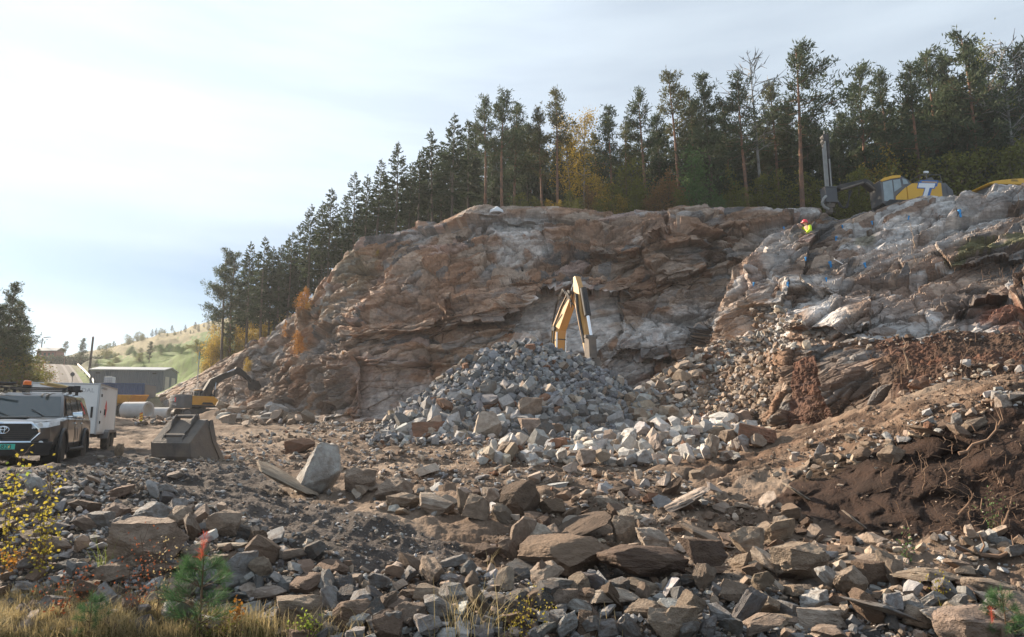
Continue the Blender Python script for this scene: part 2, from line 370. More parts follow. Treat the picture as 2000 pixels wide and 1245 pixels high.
gz = gz + near * (lump * (0.75 - .3 * bank) + ux * (1 - bank)) + smooth(40, 110, gy) * fbm(gP * [.12, .12, 0], 4) * 1.3 * smooth(700, 300, PXg) * (1 - smooth(0, 1, ((PYg > 712) & (PXg > 60) & (PXg < 175)) * 1.0))
ROAD = np.array([atv(*c) for c in ((112, 792, 62), (120, 772, 76), (127, 752, 90), (122, 732, 112), (115, 716, 140), (112, 713, 156), (110, 730, 175))])
rx = np.interp(gy, ROAD[:, 1], ROAD[:, 0]); rz_ = np.interp(gy, ROAD[:, 1], ROAD[:, 2]); rm = smooth(6.0, 3.4, np.abs(gx - rx)) * smooth(58, 66, gy) * smooth(180, 172, gy)
gz = gz * (1 - rm) + (rz_ - .05) * rm                                  # the road's bed
gP = np.stack([gx, gy, gz], 1)
bd = (bank * 1.0 * smooth(4, 8, gy))[:, None]; gP = gP + bd * np.stack([fbm(gP * 2.2 + 5, 3) * .10, fbm(gP * 2.6 + 15, 4) * .16 + fbm(gP * 9 + 3, 2) * .03, 0 * gx], 1)
GZ = gz.reshape(ND, NT)
def gzf(x, y):
    x = np.asarray(x, float); y = np.asarray(y, float)
    u = np.clip((x / y - TH[0]) / (TH[1] - TH[0]), 0, NT - 1.001); l_ = np.log(np.maximum(y, 2.21))
    v = np.interp(l_, LD, np.arange(ND)); v = np.clip(v, 0, ND - 1.001)
    i, j = u.astype(int), v.astype(int); a, b = u - i, v - j
    return (GZ[j, i] * (1 - a) + GZ[j, i + 1] * a) * (1 - b) + (GZ[j + 1, i] * (1 - a) + GZ[j + 1, i + 1] * a) * b
MD = np.exp(np.linspace(math.log(2.6), math.log(380), 900))
def hits(px, py):
    """where the sight lines through these pixels meet the ground"""
    px = np.atleast_1d(np.asarray(px, float)); py = np.atleast_1d(np.asarray(py, float)); res = np.zeros((len(px), 3))
    for i in range(0, len(px), 3000):
        P = atv(px[i:i + 3000, None], py[i:i + 3000, None], MD[None]); g = gzf(P[..., 0], P[..., 1])
        under = P[..., 2] < g; k = np.where(under.any(1), under.argmax(1), len(MD) - 1)
        q = P[np.arange(len(k)), k]; q[:, 2] = gzf(q[:, 0], q[:, 1]); res[i:i + 3000] = q
    return res
def hit(px, py): return Vector(hits(px, py)[0].tolist())

# ground colours: the materials that lie there (earth, dust, soil, gravel, grass)
n1 = fbm(gP * [.5, .5, 0], 5); n2 = fbm(gP * [3, 3, 0] + 8, 4)
col = np.ones((len(gP), 3)) * np.array([.155, .112, .082]) * (1 + .30 * n2[:, None])
def paint(mask, c, k=1.0, var=.25):
    global col
    mk = (mask * k)[:, None]; col = col * (1 - mk) + np.array(c) * (1 + var * n2[:, None]) * mk
paint(smooth(-.2, .7, n1), (.24, .185, .14), .8)
paint(smooth(.1, .8, -n1), (.085, .055, .038), .6)
paint(inpoly(wx, wy, [(-50, 900), (260, 880), (480, 915), (640, 985), (930, 1090), (780, 1160), (420, 1020), (250, 960), (0, 960)]) * 1.0, (.075, .064, .058), .92)
paint(inpoly(wx, wy, [(-400, 950), (250, 930), (480, 1010), (740, 1130), (1040, 1110), (2400, 1150), (2400, 1400), (-400, 1400)]) * 1.0, (.085, .072, .062), .9)
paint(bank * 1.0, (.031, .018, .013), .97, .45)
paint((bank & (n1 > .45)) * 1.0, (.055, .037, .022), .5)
paint(inpoly(wx, wy, [(1300, 905), (1500, 858), (1700, 800), (2100, 705), (2300, 700), (2300, 745), (1950, 800), (1750, 860), (1560, 905), (1400, 960)]) * 1.0, (.125, .080, .054), .92, .5)
paint(track2 * smooth(.2, .8, np.sin(rs_ * .42)), (.20, .145, .105), .7); paint(track2 * smooth(.3, .9, -np.sin(rs_ * .42 + .5)), (.055, .035, .025), .75)
paint(pile_m, (.21, .20, .195), .95); paint(ramp_m * (1 - pile_m), (.19, .135, .095), .95, .35); paint(strip_m, (.30, .265, .23), .8)
paint(smooth(70, 82, gy) * (PXg < 700), (.075, .125, .022), 1.0, .35)
paint(smooth(70, 82, gy) * inpoly(wx, wy, [(100, 705), (210, 700), (300, 690), (400, 655), (700, 640), (700, 400), (100, 400)]), (.20, .16, .085), .85)
paint(smooth(78, 90, gy) * inpoly(wx, wy, [(-50, 700), (80, 690), (190, 696), (185, 724), (90, 716), (60, 760)]), (.07, .07, .035), .9)
paint(smooth(36, 50, gy) * inpoly(wx, wy, [(-600, 300), (20, 640), (80, 715), (88, 760), (-600, 900)]), (.055, .058, .03), .95)
paint((gy > 62) * inpoly(wx, wy, [(225, 786), (225, 772), (420, 770), (420, 788)]), (.26, .25, .235), .9)
paint((gy < 5.4) * 1.0, (.12, .095, .045), .8)
GM = mat('earth', (0, 0, 0), rough=0.95, var=.22, scale=9, bump=0.9, bscale=24, src='attr', spec=.2)
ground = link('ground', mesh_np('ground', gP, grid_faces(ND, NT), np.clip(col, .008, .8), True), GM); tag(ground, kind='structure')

# ------------------------------------------------------------------ rock: sheets given by profiles from foot to crest, then back over the top
def sheet(cols, nu, nv, back, seed, amp, strata, back_rows=40, foot=1.2):
    cols = sorted(cols); X = np.array([c[0] for c in cols], float); K = len(cols[0][1])
    PYc = np.array([[r[0] for r in c[1]] for c in cols], float); Dc = np.array([[r[1] for r in c[1]] for c in cols], float)
    # spacing follows the columns densely inside the picture
    u = np.linspace(0, 1, nu); px = np.interp(u, [0, 1], [X[0], X[-1]])
    def interp(A):
        from_ = np.stack([np.interp(px, X, A[:, k]) for k in range(K)], 1)
        ker = np.hanning(2 * max(3, nu // 60) + 1); ker /= ker.sum(); h = len(ker) // 2
        return np.stack([np.convolve(np.pad(from_[:, k], h, mode='edge'), ker, mode='valid') for k in range(K)], 1)
    PYu, Du = interp(PYc), interp(Dc)
    t = np.linspace(0, K - 1, nv); k0 = np.clip(t.astype(int), 0, K - 2); f = t - k0
    def prof(A): return A[:, k0] * (1 - f) + A[:, k0 + 1] * f       # (nu, nv)
    py, d = prof(PYu), prof(Du)
    P = atv(px[:, None] + 0 * py, py, d)                               # face
    ft = P[:, :1].copy(); ft[..., 2] -= foot; ft[..., 1] -= 0.15
    top = P[:, -1]; s = np.linspace(0, 1, back_rows + 1)[1:] ** 1.6 * back
    dirv = top.copy(); dirv[:, 2] = 0; dirv /= np.linalg.norm(dirv, axis=1)[:, None]
    bk = top[:, None] + dirv[:, None] * s[None, :, None]
    bk[..., 2] += 0.02 * s[None] * 0
    P = np.concatenate([ft, P, bk], 1)                                 # (nu, rows, 3)
    return P, px
def normals(P):
    P = P.copy()
    for ax, k in ((0, 41), (1, 31)):                                 # the face's general direction, not its steps
        ker = np.ones(k) / k; pad = [(0, 0)] * 3; pad[ax] = (k // 2, k // 2)
        Q = np.cumsum(np.pad(P, [(k // 2 + 1, k // 2) if i == ax else (0, 0) for i in range(3)], mode='edge'), axis=ax)
        P = (np.take(Q, range(k, Q.shape[ax]), ax) - np.take(Q, range(0, Q.shape[ax] - k), ax)) / k
    du = np.gradient(P, axis=0); dv = np.gradient(P, axis=1); n = np.cross(du, dv); n /= np.linalg.norm(n, axis=-1, keepdims=True) + 1e-9
    return n
def rockify(P, seed, amp=1.0, tilt=0.2, dip=0.15, fade_back=True, nface=None, facet=1.0, soft=None, big=1.0):
    """fractured, layered surface: tilted beds of different hardness cut by joints into blocks"""
    n = normals(P)
    q = P + 0.16 * np.stack([fbm(P * .35 + seed, 3), fbm(P * .35 + seed + 7, 3), fbm(P * .35 + seed + 13, 3)], -1)
    bed = q[..., 2] - tilt * q[..., 0] + dip * q[..., 1] + 1.1 * fbm(P * .11 + seed * 3, 2)
    S = np.stack([q[..., 0] * .46 + .25 * q[..., 2], q[..., 1] * .6, bed * 1.5], -1)
    h = fbm(P * .16 + seed, 2) * 0.7
    o1, t1, e1 = facets(S * .30, seed); o2, t2, e2 = facets(S * .75 + 3, seed + 20); o3, t3, e3 = facets(S * 1.9 + 5, seed + 40); o4, t4, e4 = facets(S * 4.6 + 5, seed + 60)
    kk = facet if soft is None else facet * (1 - soft)
    h = h + kk * (big * (o1 * .85 + t1 * .75) + (o2 * .34 + t2 * .36) + (o3 * .11 + t3 * .16) + (o4 * .03 + t4 * .05))
    h = h - kk * (.10 * smooth(.08, 0, e2) + .03 * smooth(.10, 0, e3) + .16 * smooth(.05, 0, e1))
    lay = np.floor(bed * 1.15 + .5 * fbm(P * .5 + seed, 2)); lq = bed * 1.15 + .5 * fbm(P * .5 + seed, 2); h = h + kk * (.62 * (hsh(lay, lay * 0, lay * 0, seed) - .5) + .34 * (lq - lay - .5) * (.4 + hsh(lay, lay * 0, lay * 0, seed + 5)))
    lay2 = np.floor(bed * 4.2 + .5 * fbm(P * .8 + seed, 2)); lq2 = bed * 4.2 + .5 * fbm(P * .8 + seed, 2); h = h + kk * (.17 * (hsh(lay2, lay2 * 0, lay2 * 0, seed + 3) - .5) + .10 * (lq2 - lay2 - .5))
    h = h + .035 * fbm(P * 2.2 + seed, 4)
    if soft is not None: h = h + soft * (.35 * fbm(P * 1.3 + seed, 5, gain=.6) + .05 * fbm(P * 9 + seed, 3))
    info = dict(bed=bed, lay=lay, lay2=lay2, o1=o1, o2=o2, o3=o3, e1=e1, e2=e2, e3=e3)
    return n, h * amp, info
RM = mat('rock_face', (0, 0, 0), rough=.88, var=.30, scale=5, bump=.55, bscale=11, src='attr', spec=.3, strata=(R(-12), 2.6, .75, .22, .20))
SHEETS = []
def finish_sheet(name, P, colr, label=None, m=RM):
    nu, nr = P.shape[:2]
    me = mesh_np(name, P.reshape(-1, 3), grid_faces(nu, nr), np.clip(colr.reshape(-1, 3) * 1.32, .006, .8), False)
    o = link(name, me, m); tag(o, kind='structure')
    x, y = proj(P.reshape(-1, 3)); SHEETS.append((P.reshape(-1, 3), x, y)); return o
def on_rock(px, py, which=None):
    """nearest visible rock point to a pixel: among close vertices the nearest to the camera"""
    best = None
    for i, (P, x, y) in enumerate(SHEETS):
        if which is not None and i != which: continue
        q = (x - px) ** 2 + (y - py) ** 2; k = np.where(q < 9)[0]
        if len(k) == 0: k = np.array([q.argmin()]); 
        j = k[P[k, 1].argmin()]; c = (0 if q[j] < 9 else 1e4 + q[j]) + P[j, 1]
        if best is None or c < best[0]: best = (c, P[j])
    return Vector(best[1].tolist())
PAL = {'rust': (.21, .122, .074), 'brown': (.165, .112, .082), 'tan': (.265, .198, .150), 'grey': (.20, .185, .175), 'lgrey': (.30, .285, .275), 'dgrey': (.095, .088, .085),
       'pink': (.25, .175, .145), 'white': (.42, .41, .40), 'soil': (.062, .036, .024), 'redsoil': (.125, .048, .026), 'moss': (.075, .075, .030), 'dark': (.055, .046, .042)}
def shade_sheet(P, info, seed, mixw, areas):
    """rock colour"""
    x, y = proj(P); names = list(mixw); wv = np.array([mixw[k] for k in names], float); cw = np.cumsum(wv / wv.sum())
    r = .08 + .36 * hsh(info['lay'], info['lay'] * 0, info['lay'] * 0, seed + 9) + .35 * (info['o1'] + .5) + .25 * (info['o2'] + .5) + .30 * fbm(P * .25 + seed, 3)
    r = np.clip(r, 0, .999); pal = np.array([PAL[k] for k in names]); idx = np.clip(np.searchsorted(cw, r), 0, len(names) - 1)
    c = pal[idx]
    c = c * (1 + .30 * info['o2'] + .28 * info['o3'] + .22 * fbm(P * 1.7 + seed, 4))[..., None]
    wx_ = x + 16 * fbm(P * .5 + 3, 3); wy_ = y + 12 * fbm(P * .5 + 31, 3); nn = fbm(P * .9 + 51, 4); n4 = fbm(P * 3.1 + 77, 3)
    for a in areas:
        if a[0] == 'poly': mk = inpoly(wx_, wy_, a[1]) * 1.0
        else: mk = smooth(1.15, .55, np.sqrt(((wx_ - a[1][0]) / a[1][2]) ** 2 + ((wy_ - a[1][1]) / a[1][3]) ** 2))
        k = a[3]; mk = (mk * k * smooth(-.9, .1, nn + .3))[..., None]
        c = c * (1 - mk) + np.array(PAL[a[2]]) * (1 + .25 * info['o3'] + .3 * n4 + .18 * info['o2'])[..., None] * mk
    lum = c.mean(-1, keepdims=True); c = c * .86 + lum * np.array([1.04, .99, .97]) * .14
    c = c * (1 - .20 * smooth(.06, 0, info['e2']) - .08 * smooth(.06, 0, info['e3']))[..., None]      # darker along the joints
    return c
def push(P, polys, ease=4.0):
    """benches, slabs and hollows: areas that stand out from (+) or lie behind (-) the face, in metres"""
    x, y = proj(P); wx_ = x + 5 * fbm(P * .8 + 3, 2); wy_ = y + 5 * fbm(P * .8 + 31, 2)
    P = P.copy()
    for poly, m_, tl in polys:
        mk = inpoly(wx_, wy_, poly); cx = sum(p[0] for p in poly) / len(poly); cy = sum(p[1] for p in poly) / len(poly)
        v = mk * (m_ + tl[0] * (x - cx) / 100 + tl[1] * (y - cy) / 100)
        P[..., 1] -= v; P[..., 0] -= v * (x - 1000) / F; P[..., 2] += v * 0
    return P
main_cols = [
 (300, [(784, 76), (781, 76.3), (779, 76.6), (777, 77), (775, 77.5)]),
 (380, [(788, 66), (772, 68), (758, 70), (745, 72), (736, 74)]),
 (450, [(797, 59), (768, 61), (740, 63), (712, 66), (696, 69)]),
 (520, [(806, 53), (770, 54.5), (730, 57.5), (692, 60.5), (668, 64)]),
 (590, [(813, 48), (765, 49), (705, 52), (645, 56), (602, 60)]),
 (640, [(817, 46.5), (740, 47.2), (660, 49.5), (595, 53), (548, 57)]),
 (690, [(821, 45), (740, 45.6), (660, 47), (570, 51), (492, 55)]),
 (730, [(823, 44.5), (740, 45), (658, 46.2), (555, 50), (472, 54)]),
 (800, [(826, 43.5), (740, 43.9), (656, 45), (555, 48.8), (452, 53)]),
 (860, [(829, 43.2), (740, 43.5), (655, 44.4), (548, 47.6), (445, 52)]),
 (920, [(831, 43), (740, 43.4), (655, 44), (545, 46.8), (420, 51)]),
 (1000, [(832, 42.5), (740, 43), (655, 43.8), (545, 46), (413, 50)]),
 (1150, [(832, 41.5), (740, 42), (670, 42.8), (560, 45), (414, 49.5)]),
 (1280, [(830, 40.5), (740, 41.3), (670, 42.3), (560, 45.2), (428, 49)]),
 (1340, [(828, 40), (740, 41), (665, 42.2), (560, 45), (424, 48.4)]),
 (1400, [(825, 39.5), (740, 40.7), (660, 42.2), (560, 44.8), (413, 47.8)]),
 (1500, [(822, 39), (740, 40.2), (650, 41.8), (540, 43.8), (406, 46.4)]),
 (1600, [(820, 39), (740, 39.8), (650, 41.4), (540, 43.4), (408, 45.4)]),
 (1660, [(820, 39), (740, 39.6), (650, 41.2), (540, 43.2), (432, 45)]),
 (1760, [(820, 39), (740, 39.6), (650, 41.2), (540, 43), (428, 44.5)]),
 (2050, [(820, 39), (740, 39.6), (650, 41), (540, 42.8), (420, 44)])]
P, _ = sheet(main_cols, 1300, 430, 60, 3, 1, 1, back_rows=46)
P = push(P, [
 ([(985, 668), (1000, 640), (1050, 570), (1205, 575), (1215, 640), (1160, 690)], -0.9, (0, 0)),
 ([(850, 585), (1010, 540), (1230, 545), (1230, 575), (1060, 572), (990, 620), (860, 650)], 1.3, (0, .4)),
 ([(1255, 500), (1300, 470), (1375, 495), (1370, 535), (1280, 560)], 1.2, (.3, -.5)),
 ([(1150, 470), (1280, 440), (1310, 480), (1220, 510), (1150, 500)], 1.2, (0, .6)),
 ([(1300, 500), (1310, 440), (1345, 422), (1400, 425), (1400, 470), (1370, 490)], 1.4, (0, .4)),
 ([(940, 440), (1060, 435), (1070, 500), (1020, 530), (950, 520)], -.5, (0, 0)),
 ([(660, 600), (800, 560), (880, 590), (830, 650), (690, 660)], 1.0, (.2, .5)),
 ([(630, 815), (640, 700), (700, 690), (700, 815)], .7, (0, 0)),
 ([(705, 815), (700, 710), (830, 715), (850, 815)], -.3, (0, 0)),
 ([(1195, 680), (1380, 640), (1400, 690), (1290, 700)], .9, (0, -.6)),
 ([(1200, 700), (1310, 700), (1280, 760), (1200, 760)], -.45, (0, 0)),
 ([(1420, 520), (1460, 440), (1540, 430), (1600, 440), (1560, 520)], .8, (.3, 0)),
])
xs, ys = proj(P)
flat = np.maximum(.75 * inpoly(xs, ys, [(995, 668), (1000, 640), (1050, 575), (1205, 578), (1215, 640), (1160, 690)]), .7 * inpoly(xs, ys, [(700, 820), (690, 715), (835, 720), (860, 820)])) * 1.0
back_i = np.arange(P.shape[1]) > 431
n_, h_, inf = rockify(P, 3, 1.0, tilt=.20, dip=.1)
h_ = np.where(back_i[None], fbm(P * .5, 4) * .35, h_ * (1 - flat)) * smooth(60, 300, 300 + 0 * h_)
taper = np.interp(np.arange(P.shape[1]), [0, 1, 12, 405, 431, 437], [0, .3, 1, 1, .35, 1])
edge = np.interp(np.linspace(300, 2050, P.shape[0]), [300, 420, 560], [.15, .5, 1])
P = P + n_ * (h_ * taper[None] * edge[:, None])[..., None]
# the sheet's normals point away from the camera where rows climb: keep the sign that moves outwards
cc = shade_sheet(P, inf, 3, {'brown': 3, 'grey': 2, 'tan': 2, 'rust': 2.2, 'dgrey': 1, 'pink': 1.6, 'lgrey': .7}, [
 ('blob', (760, 750, 110, 80), 'pink', .75), ('blob', (780, 765, 88, 60), 'lgrey', .75), ('blob', (640, 740, 40, 80), 'dgrey', .6),
 ('blob', (540, 760, 60, 40), 'dark', .5), ('blob', (500, 710, 70, 30), 'dgrey', .5), ('blob', (880, 590, 190, 60), 'rust', .72), ('blob', (830, 640, 150, 26), 'rust', .6),
 ('blob', (1120, 565, 130, 24), 'rust', .7), ('poly', [(985, 672), (1000, 636), (1050, 568), (1205, 574), (1216, 640), (1160, 692)], 'white', .72),
 ('blob', (1010, 470, 75, 50), 'white', .72), ('blob', (820, 460, 50, 20), 'lgrey', .7), ('blob', (1000, 425, 110, 18), 'grey', .6), ('blob', (960, 440, 40, 20), 'lgrey', .5),  # first white blob: pale patch high in the middle of the face
 ('blob', (1300, 450, 110, 35), 'rust', .8), ('blob', (1300, 515, 70, 35), 'tan', .8), ('blob', (1170, 460, 70, 28), 'rust', .75), ('blob', (1240, 470, 60, 20), 'tan', .5),
 ('poly', [(1195, 700), (1200, 650), (1310, 600), (1430, 590), (1400, 660), (1300, 700)], 'lgrey', .85), ('blob', (1360, 580, 90, 36), 'tan', .6), ('blob', (1280, 650, 90, 30), 'white', .45),
 ('blob', (1260, 690, 60, 14), 'dark', .75), ('blob', (1220, 720, 60, 34), 'lgrey', .8), ('blob', (1520, 480, 50, 45), 'lgrey', .7), ('blob', (1480, 500, 30, 30), 'tan', .6),  # dark blob: darker strip along the lower edge of the bench
 ('blob', (1540, 412, 90, 9), 'lgrey', .8), ('blob', (1480, 432, 90, 18), 'rust', .6), ('blob', (740, 570, 60, 40), 'rust', .5), ('blob', (960, 620, 60, 22), 'dgrey', .5), ('blob', (1130, 500, 70, 14), 'dgrey', .5), ('blob', (760, 690, 120, 18), 'tan', .6), ('blob', (700, 520, 50, 50), 'moss', .4), ('blob', (620, 600, 60, 40), 'moss', .25),
 ('blob', (440, 740, 70, 40), 'brown', .5)])
bk = np.zeros(P.shape[:2]); bk[:, 433:] = 1
cc = cc * (1 - bk[..., None]) + np.array(PAL['soil']) * (1.1 + .5 * fbm(P * .7, 4))[..., None] * bk[..., None]
mossy = smooth(.0, .5, fbm(P * .4 + 5, 4)) * bk; cc = cc * (1 - mossy[..., None]) + np.array((.05, .055, .02)) * mossy[..., None]
finish_sheet('rock_cliff', P, cc)
P0 = P

but_cols = [
 (1372, [(690, 44), (676, 44), (664, 44.2), (656, 44.4), (650, 44.6)]),
 (1385, [(694, 37), (676, 37.2), (664, 37.4), (655, 37.6), (648, 38)]),
 (1420, [(696, 34.6), (645, 35), (614, 35.5), (592, 36), (578, 36.6)]),
 (1450, [(694, 33.6), (630, 34.4), (590, 35.2), (548, 36.2), (520, 37.8)]),
 (1475, [(690, 33), (625, 34), (580, 35), (520, 36.8), (490, 38.4)]),
 (1520, [(682, 31), (620, 33.2), (560, 35), (490, 37.5), (456, 39.5)]),
 (1580, [(670, 28.6), (612, 31.5), (556, 34), (492, 36.8), (450, 39)]),
 (1650, [(666, 27), (602, 30), (546, 33), (488, 35.6), (436, 38)]),
 (1720, [(663, 26), (596, 29), (536, 32), (470, 35), (412, 37.5)]),
 (1800, [(659, 25), (590, 28), (525, 31.5), (455, 34.5), (387, 37)]),
 (1900, [(653, 24), (585, 27), (515, 30.5), (440, 34), (375, 36.5)]),
 (2000, [(647, 23), (580, 26), (505, 29.5), (430, 33), (370, 36)]),
 (2200, [(640, 22), (570, 25), (500, 28), (420, 31), (366, 34.5)]),
 (2500, [(636, 21), (565, 24), (495, 27), (415, 30), (362, 33)])]
P, _ = sheet(but_cols, 800, 330, 10, 5, 1, 1, back_rows=30)
P = push(P, [
 ([(1440, 600), (1470, 510), (1560, 455), (1600, 460), (1560, 540), (1520, 600)], 1.0, (.5, 0)),
 ([(1560, 540), (1600, 500), (1660, 505), (1640, 560), (1580, 570)], .9, (-.6, .4)),
 ([(1500, 600), (1540, 560), (1700, 540), (1700, 640), (1560, 660)], .6, (0, .5)),
 ([(1830, 480), (2010, 455), (2010, 490), (1850, 515)], .7, (0, 0)),
 ([(1870, 600), (2010, 560), (2010, 650), (1870, 640)], -.55, (0, 0))])
n_, h_, inf = rockify(P, 9, .85, tilt=.42, dip=.25)
br = P.shape[1]; taper = np.interp(np.arange(br), [0, 1, 12, 310, 331, 345], [0, .3, 1, 1, .5, .6])
P = P + n_ * (h_ * taper[None])[..., None]
cc = shade_sheet(P, inf, 9, {'grey': 3, 'lgrey': 2, 'brown': 2, 'tan': 1, 'dgrey': 1.3, 'pink': 1}, [
 ('poly', [(1640, 470), (1800, 395), (1990, 370), (1960, 440), (1800, 500), (1700, 520)], 'lgrey', .55), ('poly', [(1700, 440), (1830, 390), (1880, 400), (1760, 460)], 'white', .5), ('blob', (1880, 430, 60, 30), 'white', .45),
 ('blob', (1620, 590, 45, 60), 'white', .75), ('blob', (1560, 545, 60, 12), 'white', .6), ('blob', (1680, 520, 60, 14), 'lgrey', .6),
 ('blob', (1720, 580, 110, 50), 'brown', .65), ('blob', (1830, 590, 130, 60), 'brown', .55), ('blob', (1900, 600, 110, 40), 'dark', .7), ('blob', (1960, 500, 100, 60), 'dark', .6),  # dark blobs: darker right end and hollow
 ('poly', [(1850, 505), (1900, 470), (2020, 450), (2020, 475), (1900, 500), (1860, 520)], 'moss', .85), ('blob', (1800, 450, 14, 40), 'soil', .6), ('blob', (1690, 470, 30, 12), 'moss', .6),
 ('blob', (1970, 620, 70, 26), 'redsoil', .85), ('blob', (1460, 610, 50, 50), 'tan', .8), ('blob', (1440, 660, 50, 20), 'tan', .7), ('blob', (1480, 540, 30, 40), 'pink', .6),
 ('blob', (1520, 490, 40, 50), 'lgrey', .7), ('blob', (1920, 395, 60, 12), 'brown', .5), ('blob', (1700, 640, 140, 16), 'grey', .5), ('blob', (1990, 400, 40, 30), 'soil', .6)])
finish_sheet('rock_outcrop', P, cc)

led_k = 1
led_cols = [
 (1390, [(815, 28.5), (785, 28.8), (760, 29.1), (735, 29.5), (712, 30.5)]),
 (1450, [(838, 25), (802, 25.4), (765, 25.9), (722, 26.6), (694, 28)]),
 (1500, [(845, 23), (800, 23.3), (760, 23.6), (720, 24), (686, 25)]),
 (1520, [(846, 22.2), (800, 22.4), (760, 22.6), (720, 22.9), (676, 23.6)]),
 (1570, [(846, 21.4), (800, 21.6), (755, 21.9), (715, 22.2), (672, 23)]),
 (1640, [(838, 20.5), (795, 20.8), (750, 21.1), (710, 21.5), (670, 22.4)]),
 (1700, [(815, 19.4), (780, 20), (745, 20.5), (705, 21.2), (668, 22.4)]),
 (1760, [(795, 18.6), (765, 19.2), (735, 19.9), (700, 20.8), (664, 22)]),
 (1850, [(770, 17.8), (745, 18.5), (715, 19.4), (688, 20.3), (660, 21.4)]),
 (2000, [(745, 16.6), (722, 17.5), (700, 18.5), (674, 19.6), (648, 20.8)]),
 (2200, [(725, 16), (702, 17), (680, 18), (655, 19), (630, 20.2)]),
 (2500, [(705, 15.5), (682, 16.5), (660, 17.5), (635, 18.6), (610, 20)])]
P, pxs = sheet(led_cols, 760, 240, 9, 7, 1, 1, back_rows=24)
xs, ys = proj(P)
soft = np.clip(np.maximum(smooth(1690, 1750, xs + 25 * fbm(P * .7, 3) - .35 * (ys - 700)), inpoly(xs, ys, [(1535, 850), (1545, 700), (1590, 690), (1600, 740), (1640, 850)]) * .8), 0, 1)
soft = np.maximum(soft, smooth(1505, 1480, xs) * .5); soft[:, 242:] = 1
n_, h_, inf = rockify(P, 15, .50, tilt=-.03, dip=.1, soft=soft, facet=1.25, big=.22)
taper = np.interp(np.arange(P.shape[1]), [0, 1, 12, 225, 241, 250], [0, .3, 1, 1, .5, .6])
P = P + n_ * (h_ * taper[None])[..., None]
cc = shade_sheet(P, inf, 15, {'brown': 3, 'tan': .8, 'grey': 1, 'rust': 1.6, 'dgrey': 1.6}, [
 ('poly', [(1590, 760), (1590, 690), (1720, 680), (1710, 730), (1640, 780)], 'grey', .45), ('blob', (1545, 700, 25, 30), 'rust', .8), ('blob', (1460, 715, 45, 25), 'tan', .6)])
cc = cc * .62
sm = soft[..., None]; sc_ = np.array(PAL['soil']) * (1.25 + .6 * fbm(P * 1.3, 4))[..., None]
rs = smooth(.0, .6, fbm(P * .5 + 44, 3))[..., None] * .5; rs = np.maximum(rs, (.9 * inpoly(xs, ys, [(1535, 850), (1545, 700), (1600, 690), (1610, 760), (1650, 850)]))[..., None])
sc_ = sc_ * (1 - rs) + np.array(PAL['redsoil']) * rs * (1 + .3 * fbm(P * 2.2, 3))[..., None]
dl = smooth(1500, 1470, xs)[..., None]; sc_ = sc_ * (1 - dl) + np.array((.165, .125, .095)) * dl
cc = cc * (1 - sm) + sc_ * .60 * sm
finish_sheet('rock_ledge', P, cc)
# ------------------------------------------------------------------ broken stone: every block is a convex lump split by random planes
def stone_template(seed, cuts=9, detail=0, flat=1.0):
    r = random.Random(seed); bm = bmesh.new(); bmesh.ops.create_cube(bm, size=1.0)
    M = Matrix(((1, r.uniform(-.25, .25), r.uniform(-.2, .2)), (0, 1, r.uniform(-.25, .25)), (0, 0, 1))); bmesh.ops.transform(bm, matrix=M.to_4x4(), verts=bm.verts)
    for k in range(cuts):
        n = Vector((r.gauss(0, 1), r.gauss(0, 1), r.gauss(0, .8))).normalized(); n = Vector((n.x, n.y, n.z))
        bmesh.ops.bisect_plane(bm, geom=bm.verts[:] + bm.edges[:] + bm.faces[:], plane_co=n * r.uniform(.30, .50), plane_no=n, clear_outer=True)
        bmesh.ops.holes_fill(bm, edges=[e for e in bm.edges if len(e.link_faces) < 2])
    if detail:
        bmesh.ops.remove_doubles(bm, verts=bm.verts, dist=.004)
        bmesh.ops.bevel(bm, geom=bm.edges[:], offset=.022, segments=2, affect='EDGES', profile=.5, clamp_overlap=True)
        bmesh.ops.triangulate(bm, faces=bm.faces)
        for _ in range(detail): 
            bmesh.ops.subdivide_edges(bm, edges=[e for e in bm.edges if e.calc_length() > (.09 if _ < 2 else .05)], cuts=1, use_grid_fill=True)
            bmesh.ops.triangulate(bm, faces=bm.faces)
    bmesh.ops.recalc_face_normals(bm, faces=bm.faces[:]); bmesh.ops.triangulate(bm, faces=bm.faces)
    V = np.array([v.co[:] for v in bm.verts]); bm.verts.index_update(); Fc = np.array([[v.index for v in f.verts] for f in bm.faces]); bm.free()
    V -= (V.max(0) + V.min(0)) / 2; V /= (V.max(0) - V.min(0))
    if detail:
        st = fbm(V * [2, 2, 9] + seed, 3) * .012 + (.5 - np.abs(fbm(V * 4 + seed * 3, 4))) * .045 + fbm(V * 11 + seed, 3) * .010 + (hsh(np.floor(V[:, 2] * 6 + seed), V[:, 2] * 0, V[:, 2] * 0, seed) - .5) * .03
        nn = V / (np.linalg.norm(V, axis=1)[:, None] + 1e-6); V = V + nn * st[:, None]
    return V, Fc
NTPL = 26
TPL_LO = [stone_template(100 + k, cuts=6 + k % 5) for k in range(NTPL)]
TPL_MD = [stone_template(100 + k, cuts=6 + k % 5, detail=1) for k in range(NTPL)]
TPL_HI = [stone_template(100 + k, cuts=9 + k % 7, detail=3) for k in range(NTPL)]
SPAL = {'grey': (.25, .242, .235), 'lgrey': (.37, .358, .342), 'slate': (.215, .217, .225), 'dgrey': (.125, .12, .117), 'tan': (.285, .222, .170), 'brown': (.17, .118, .084), 'rust': (.22, .118, .075), 'white': (.52, .49, .45), 'dbrown': (.085, .058, .042), 'pale': (.40, .335, .275)}
WORD = {'grey': 'grey', 'slate': 'slate grey', 'lgrey': 'light grey', 'dgrey': 'dark grey', 'tan': 'tan', 'brown': 'brown', 'rust': 'rust red', 'white': 'whitish', 'dbrown': 'dark brown', 'pale': 'pale tan'}
